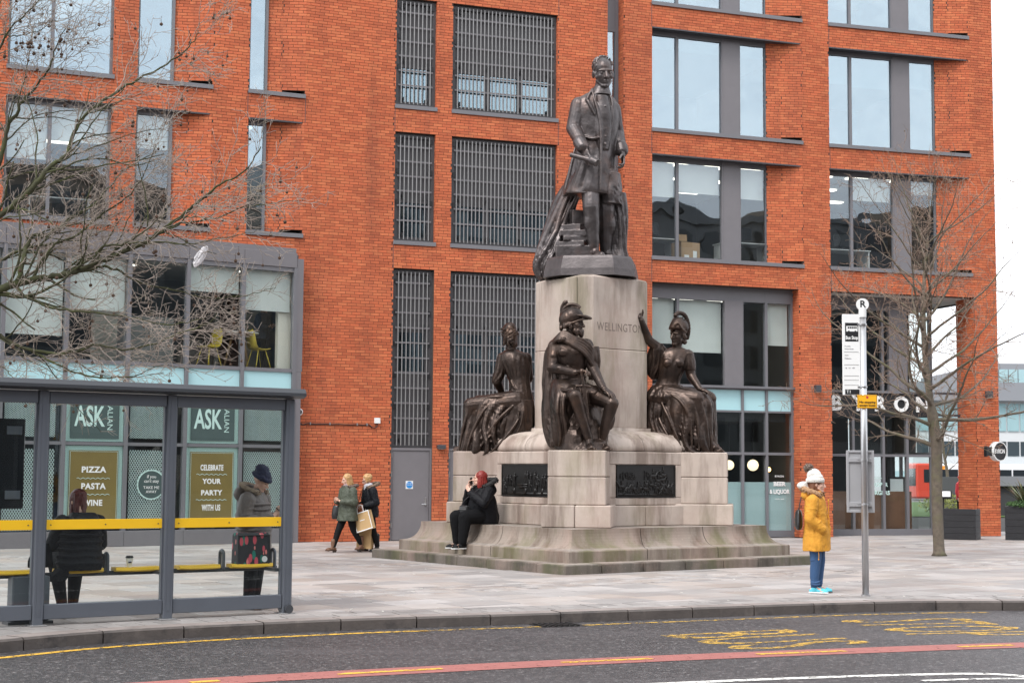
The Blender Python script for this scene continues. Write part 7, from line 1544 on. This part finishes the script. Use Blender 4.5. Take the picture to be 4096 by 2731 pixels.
def leafy(name, loc, rx, ry, rz_, n, m, label, cat, size=.03, seed=1):
    r_ = random.Random(seed); mb = MB()
    for k in range(n):
        v = Vector((r_.gauss(0, 1), r_.gauss(0, 1), r_.gauss(0, 1))).normalized() * r_.uniform(.6, 1); p = V3(v.x * rx, v.y * ry, (v.z + 1) * rz_ * (1 + .2 * mnoise.noise(v * 3))); a = Vector((r_.gauss(0, 1), r_.gauss(0, 1), r_.gauss(0, 1))).normalized() * size; b_ = a.orthogonal().normalized() * size * .5
        mb.add([p - a, p - b_, p + a, p + b_], [(0, 1, 2, 3)])
    e = tag(empty(name, loc), label, cat); build(mb, 'foliage', m, e, kind='stuff'); st_ = MB()
    for k in range(8): st_.tube([(0, 0, -.02), (r_.uniform(-rx, rx) * .6, r_.uniform(-ry, ry) * .6, rz_)], [.012, .005], 5)
    build(st_, 'stem', M_bark2, e); return e
M_lf = mat('green_leaf', (.045, .10, .025), .6, rnd=.4); M_lf2 = mat('yellow_green_leaf', (.19, .21, .04), .6, rnd=.4)
leafy('low_hedge', (c2.x - .05, c2.y - .1, .80), .5, .4, .10, 1500, M_lf, 'low green foliage spilling over the right planter', 'plant', .03, 2)
g_ = gp(3822, 2060); leafy('garden_shrub', (g_.x, g_.y, 0), 1.5, .9, .42, 1600, M_lf2, 'yellow green shrub seen through the passage beside the pier', 'shrub', .06, 5)
ml = tag(empty('menu_stand', gp(3776, 2146), R(-15)), 'black menu stand with a sloping top in the passage', 'menu stand'); build(MB().tube([(0, 0, 0), (0, 0, 1.05)], .02, 8), 'post', M_black, ml); build(MB().box(-.2, .2, -.15, .15, 0, .012), 'foot', M_black, ml); build(MB().box(-.22, .22, -.16, .16, 0, .04, Matrix.Translation((0, 0, 1.1)) @ Matrix.Rotation(R(35), 4, 'X')), 'sloping_top', M_black, ml); build(MB().box(-.18, .18, -.12, .12, .041, .044, Matrix.Translation((0, 0, 1.1)) @ Matrix.Rotation(R(35), 4, 'X')), 'menu_sheet', M_white, ml)
mn = tag(empty('menu_board', TR @ V3(2.62, DB + .40, 1.10), R(16.75)), 'lit white menu card in a dark frame behind the burger bar glass', 'menu'); build(MB().bbox(-.26, .26, -.02, .02, -.02, .48, .01), 'frame', M_black, mn); build(MB().box(-.2, .2, -.026, -.02, .08, .42), 'card', mat('menu_card', (.65, .70, .72), .5), mn)
# person in red far off
rp_ = gp(3845, 2075); w8 = tag(empty('person', (rp_.x, rp_.y, 0), R(40)), 'distant person in a red jacket and cap seen beside the corner pier', 'person'); b = MB(); head(b, (0, 0, 1.5)); b.chain([(-.09, 0, .85), (-.09, 0, .08)], [.08, .05]); b.chain([(.09, 0, .85), (.09, 0, .08)], [.08, .05]); b.loft([(0, 0, .8, .15, .12), (0, 0, 1.3, .15, .1), (0, 0, 1.4, .05, .05)])
for k in (-1, 1): b.chain([(k * .17, 0, 1.28), (k * .24, 0, 1.0), (k * .24, -.05, .8)], [.05, .04, .03]); hand(b, (k * .24, -.05, .8), (0, -.1, -1), (-k, 0, 0), 1, .3)
sculpt(b, 'body', SK, w8, .012, 2); b = MB(); b.loft([(0, 0, .72, .2, .16), (0, 0, 1.28, .2, .14), (0, 0, 1.4, .08, .08)])
for k in (-1, 1): b.chain([(k * .18, 0, 1.28), (k * .25, 0, 1.0), (k * .25, -.04, .84)], [.08, .07, .06])
M_red = cloth('red_nylon', (.5, .02, .025), .6); sculpt(b, 'jacket', M_red, w8, .014, 2); b = MB(); b.ell((0, 0, 1.55), (.1, .11, .08)); b.ell((0, -.1, 1.53), (.07, .06, .015)); sculpt(b, 'cap', M_red, w8, .012, 2); b = MB(); b.chain([(-.09, 0, .8), (-.09, 0, .05)], [.11, .07]); b.chain([(.09, 0, .8), (.09, 0, .05)], [.11, .07]); sculpt(b, 'trousers', M_blk, w8, .014, 2)
# small street tree beyond the passage
ts = Tree(21, .2); s0 = gp(3784, 2040); st2 = tag(empty('street_tree', (s0.x, s0.y, 0)), 'thin bare tree seen through the passage beside the pier', 'tree'); tk = sway([(0, 0, 0), (.1, 0, 1.5), (-.1, 0, 3.2), (.05, 0, 5.2)], 6); build(MB().tube(tk, [.10 - .004 * i for i in range(len(tk))], 8), 'trunk', M_bark2, st2, True)
for j in range(16): z = 1.8 + j * .22; a = j * 2.4; i = min(range(len(tk)), key=lambda i: abs(tk[i].z - z)); P = ts.wander(tk[i], (math.cos(a), math.sin(a), .7), 1.6, .25, .03); ts.line(P, .03, .006); ts.sprout(P, .03, .006, 1, .7, 3, .05)
build(ts.limb, 'limbs', M_bark2, st2, True); build(ts.twig, 'crown', M_twigB, st2, True, kind='stuff')

# ================================================================ bus far off
M_bw = mat('bus_white', (.70, .71, .73), .3); M_br = mat('bus_red', (.62, .06, .03), .3); M_bo = mat('bus_orange', (.80, .28, .02), .3); M_bb = mat('bus_blue', (.02, .06, .22), .3)
q0 = dp(3632, 1950, 110); bu = tag(empty('city_bus', (q0.x + 5.6, 110, -.35), R(4)), 'red orange and white single deck bus seen through the burger bar glass', 'bus')
build(MB().bbox(-5.5, 5.5, -1.25, 1.25, .35, 2.75, .12), 'body', M_bw, bu); build(MB().bbox(-5.52, -4.3, -1.27, 1.27, .34, 2.77, .12), 'front_panel', M_br, bu); build(MB().box(-4.3, -3.5, -1.258, 1.258, .4, 2.6), 'orange_panel', M_bo, bu); build(MB().box(-3.5, 5.3, -1.256, 1.256, .4, .95), 'blue_skirt', M_bb, bu)
M_bwin = mat('bus_window', (.02, .025, .03), .08)
for k in range(8): build(MB().box(-5.0 + k * 1.27, -3.85 + k * 1.27, -1.29, -1.26, 1.45, 2.35), 'window', M_bwin, bu)
build(MB().box(-5.54, -5.51, -1.1, 1.1, 1.2, 2.4), 'windscreen', M_bwin, bu)
for x in (-3.6, 3.4):
    for y in (-1.1, 1.1): w_ = build(MB().tube([(x, y - .14, .48), (x, y + .14, .48)], .48, 20), 'wheel', M_black, bu); build(MB().tube([(x, y - .15, .48), (x, y + .15, .48)], .24, 14), 'hub', M_bar, w_)
# ================================================================ far buildings on the right
def far_building(name, x0, x1, y, d, z1, wallm, label, bands, n, base=0.0):
    e = tag(empty(name, ((x0 + x1) / 2, y, 0)), label, 'building'); w = (x1 - x0) / 2
    build(MB().box(-w, w, 0, d, -.3, z1), 'wall', wallm, e)
    for (a, b_, m_, nm, pr) in bands:
        if nm in ('window', 'pane'):
            gw = 2 * w / n; bm_ = mesh_of(MB().box(.06, gw - .06, -pr, 0, a, b_), nm, m_)
            for k in range(n): o = bpy.data.objects.new(nm, bm_); COL.objects.link(o); o.parent = e; o.location = (-w + k * gw, 0, 0)
        else: build(MB().box(-w - .1, w + .1, -pr, 0, a, b_), nm, m_, e)
    return e
M_fg = mat('far_glass', (.30, .45, .48), .12, var=.1, vscale=.3); M_fw = mat('far_white_cladding', (.55, .56, .57), .6); M_fr = mat('far_grey_roof', (.22, .23, .25), .7); M_fd = mat('far_dark_glass', (.05, .065, .075), .1)
xr = lambda px, dep: (px - 2048) / FPX * dep
far_building('station_building', xr(3560, 120), xr(4700, 120), 120, 30, 8.6, M_fw, 'far white building with pale glass bands beyond the corner pier', [(5.0, 7.1, M_fg, 'pane', .1), (7.3, 8.7, M_fr, 'roof_edge', .8), (3.1, 4.2, M_fd, 'window', .05), (1.3, 1.9, M_fg, 'canopy', 1.5)], 22)
far_building('glass_office', xr(3960, 180), xr(4500, 180), 180, 30, 14.5, M_fr, 'hazy stepped glass office block rising behind the far white building', [(9.5, 11.3, M_fg, 'pane', .1), (11.9, 13.8, M_fg, 'pane', .1)], 14)
far_building('dark_undercroft', xr(3880, 64), xr(4500, 64), 64, 6, 1.55, mat('undercroft_concrete', (.05, .05, .055), .8), 'low dark undercroft beyond the planters', [(1.2, 1.6, M_fr, 'parapet', .2)], 1)
gl = MB().add([(g_.x - 7, g_.y - 2, .0), (g_.x + 3, g_.y - 2, .0), (g_.x + 8, g_.y + 30, .0), (g_.x - 8, g_.y + 30, .0)], [(0, 1, 2, 3)]); tag(build(gl, 'lawn', mat('lawn', (.07, .12, .03), .9, var=.3, vscale=2)), kind='structure')
# ================================================================ the far side of the street, behind the camera (unseen blocks, added and sized to darken reflections and front fill)
M_st = mat('sandstone_front', (.24, .19, .15), .8, var=.15, vscale=.6); M_st2 = mat('concrete_front', (.20, .20, .20), .8, var=.1, vscale=.6); M_wd = mat('dark_shop_window', (.03, .035, .04), .1)
def unseen_front(x0, x1, y, z1, m_, label, nx, nz):
    e = tag(empty('unseen_building', ((x0 + x1) / 2, y, 0)), label, 'building'); w = (x1 - x0) / 2; build(MB().box(-w, w, -12, 0, -.14, z1), 'wall', m_, e); build(MB().box(-w - .05, w + .05, 0, .35, z1 - .5, z1 + .1), 'cornice', m_, e)
    gw, gh = 2 * w / nx, (z1 - 4.5) / nz; wm_ = mesh_of(MB().box(-gw * .3, gw * .3, 0, .06, 0, gh * .62), 'window', M_wd)
    for i in range(nx):
        for j in range(nz): o = bpy.data.objects.new('window', wm_); COL.objects.link(o); o.parent = e; o.location = (-w + (i + .5) * gw, 0, 4.3 + j * gh)
    build(MB().box(-w + .3, w - .3, 0, .05, .3, 3.4), 'shop_window', M_wd, e)
unseen_front(-46, -16, -21, 15.5, M_st, 'unseen brown stone shop building added across the street on the left', 8, 4)
unseen_front(-15.8, 8, -22, 18.5, M_st2, 'unseen grey concrete office block added directly across the street', 7, 5)
unseen_front(8.2, 40, -21, 20.0, M_st, 'unseen stone terrace added across the street on the right', 8, 5)
unseen_front(40.3, 78, -20, 23.0, M_st2, 'unseen tall concrete block added further along the street to the right', 9, 6)
unseen_front(78.4, 135, -18, 24.0, M_st, 'unseen long brown stone block added far along the street to the right', 12, 6)
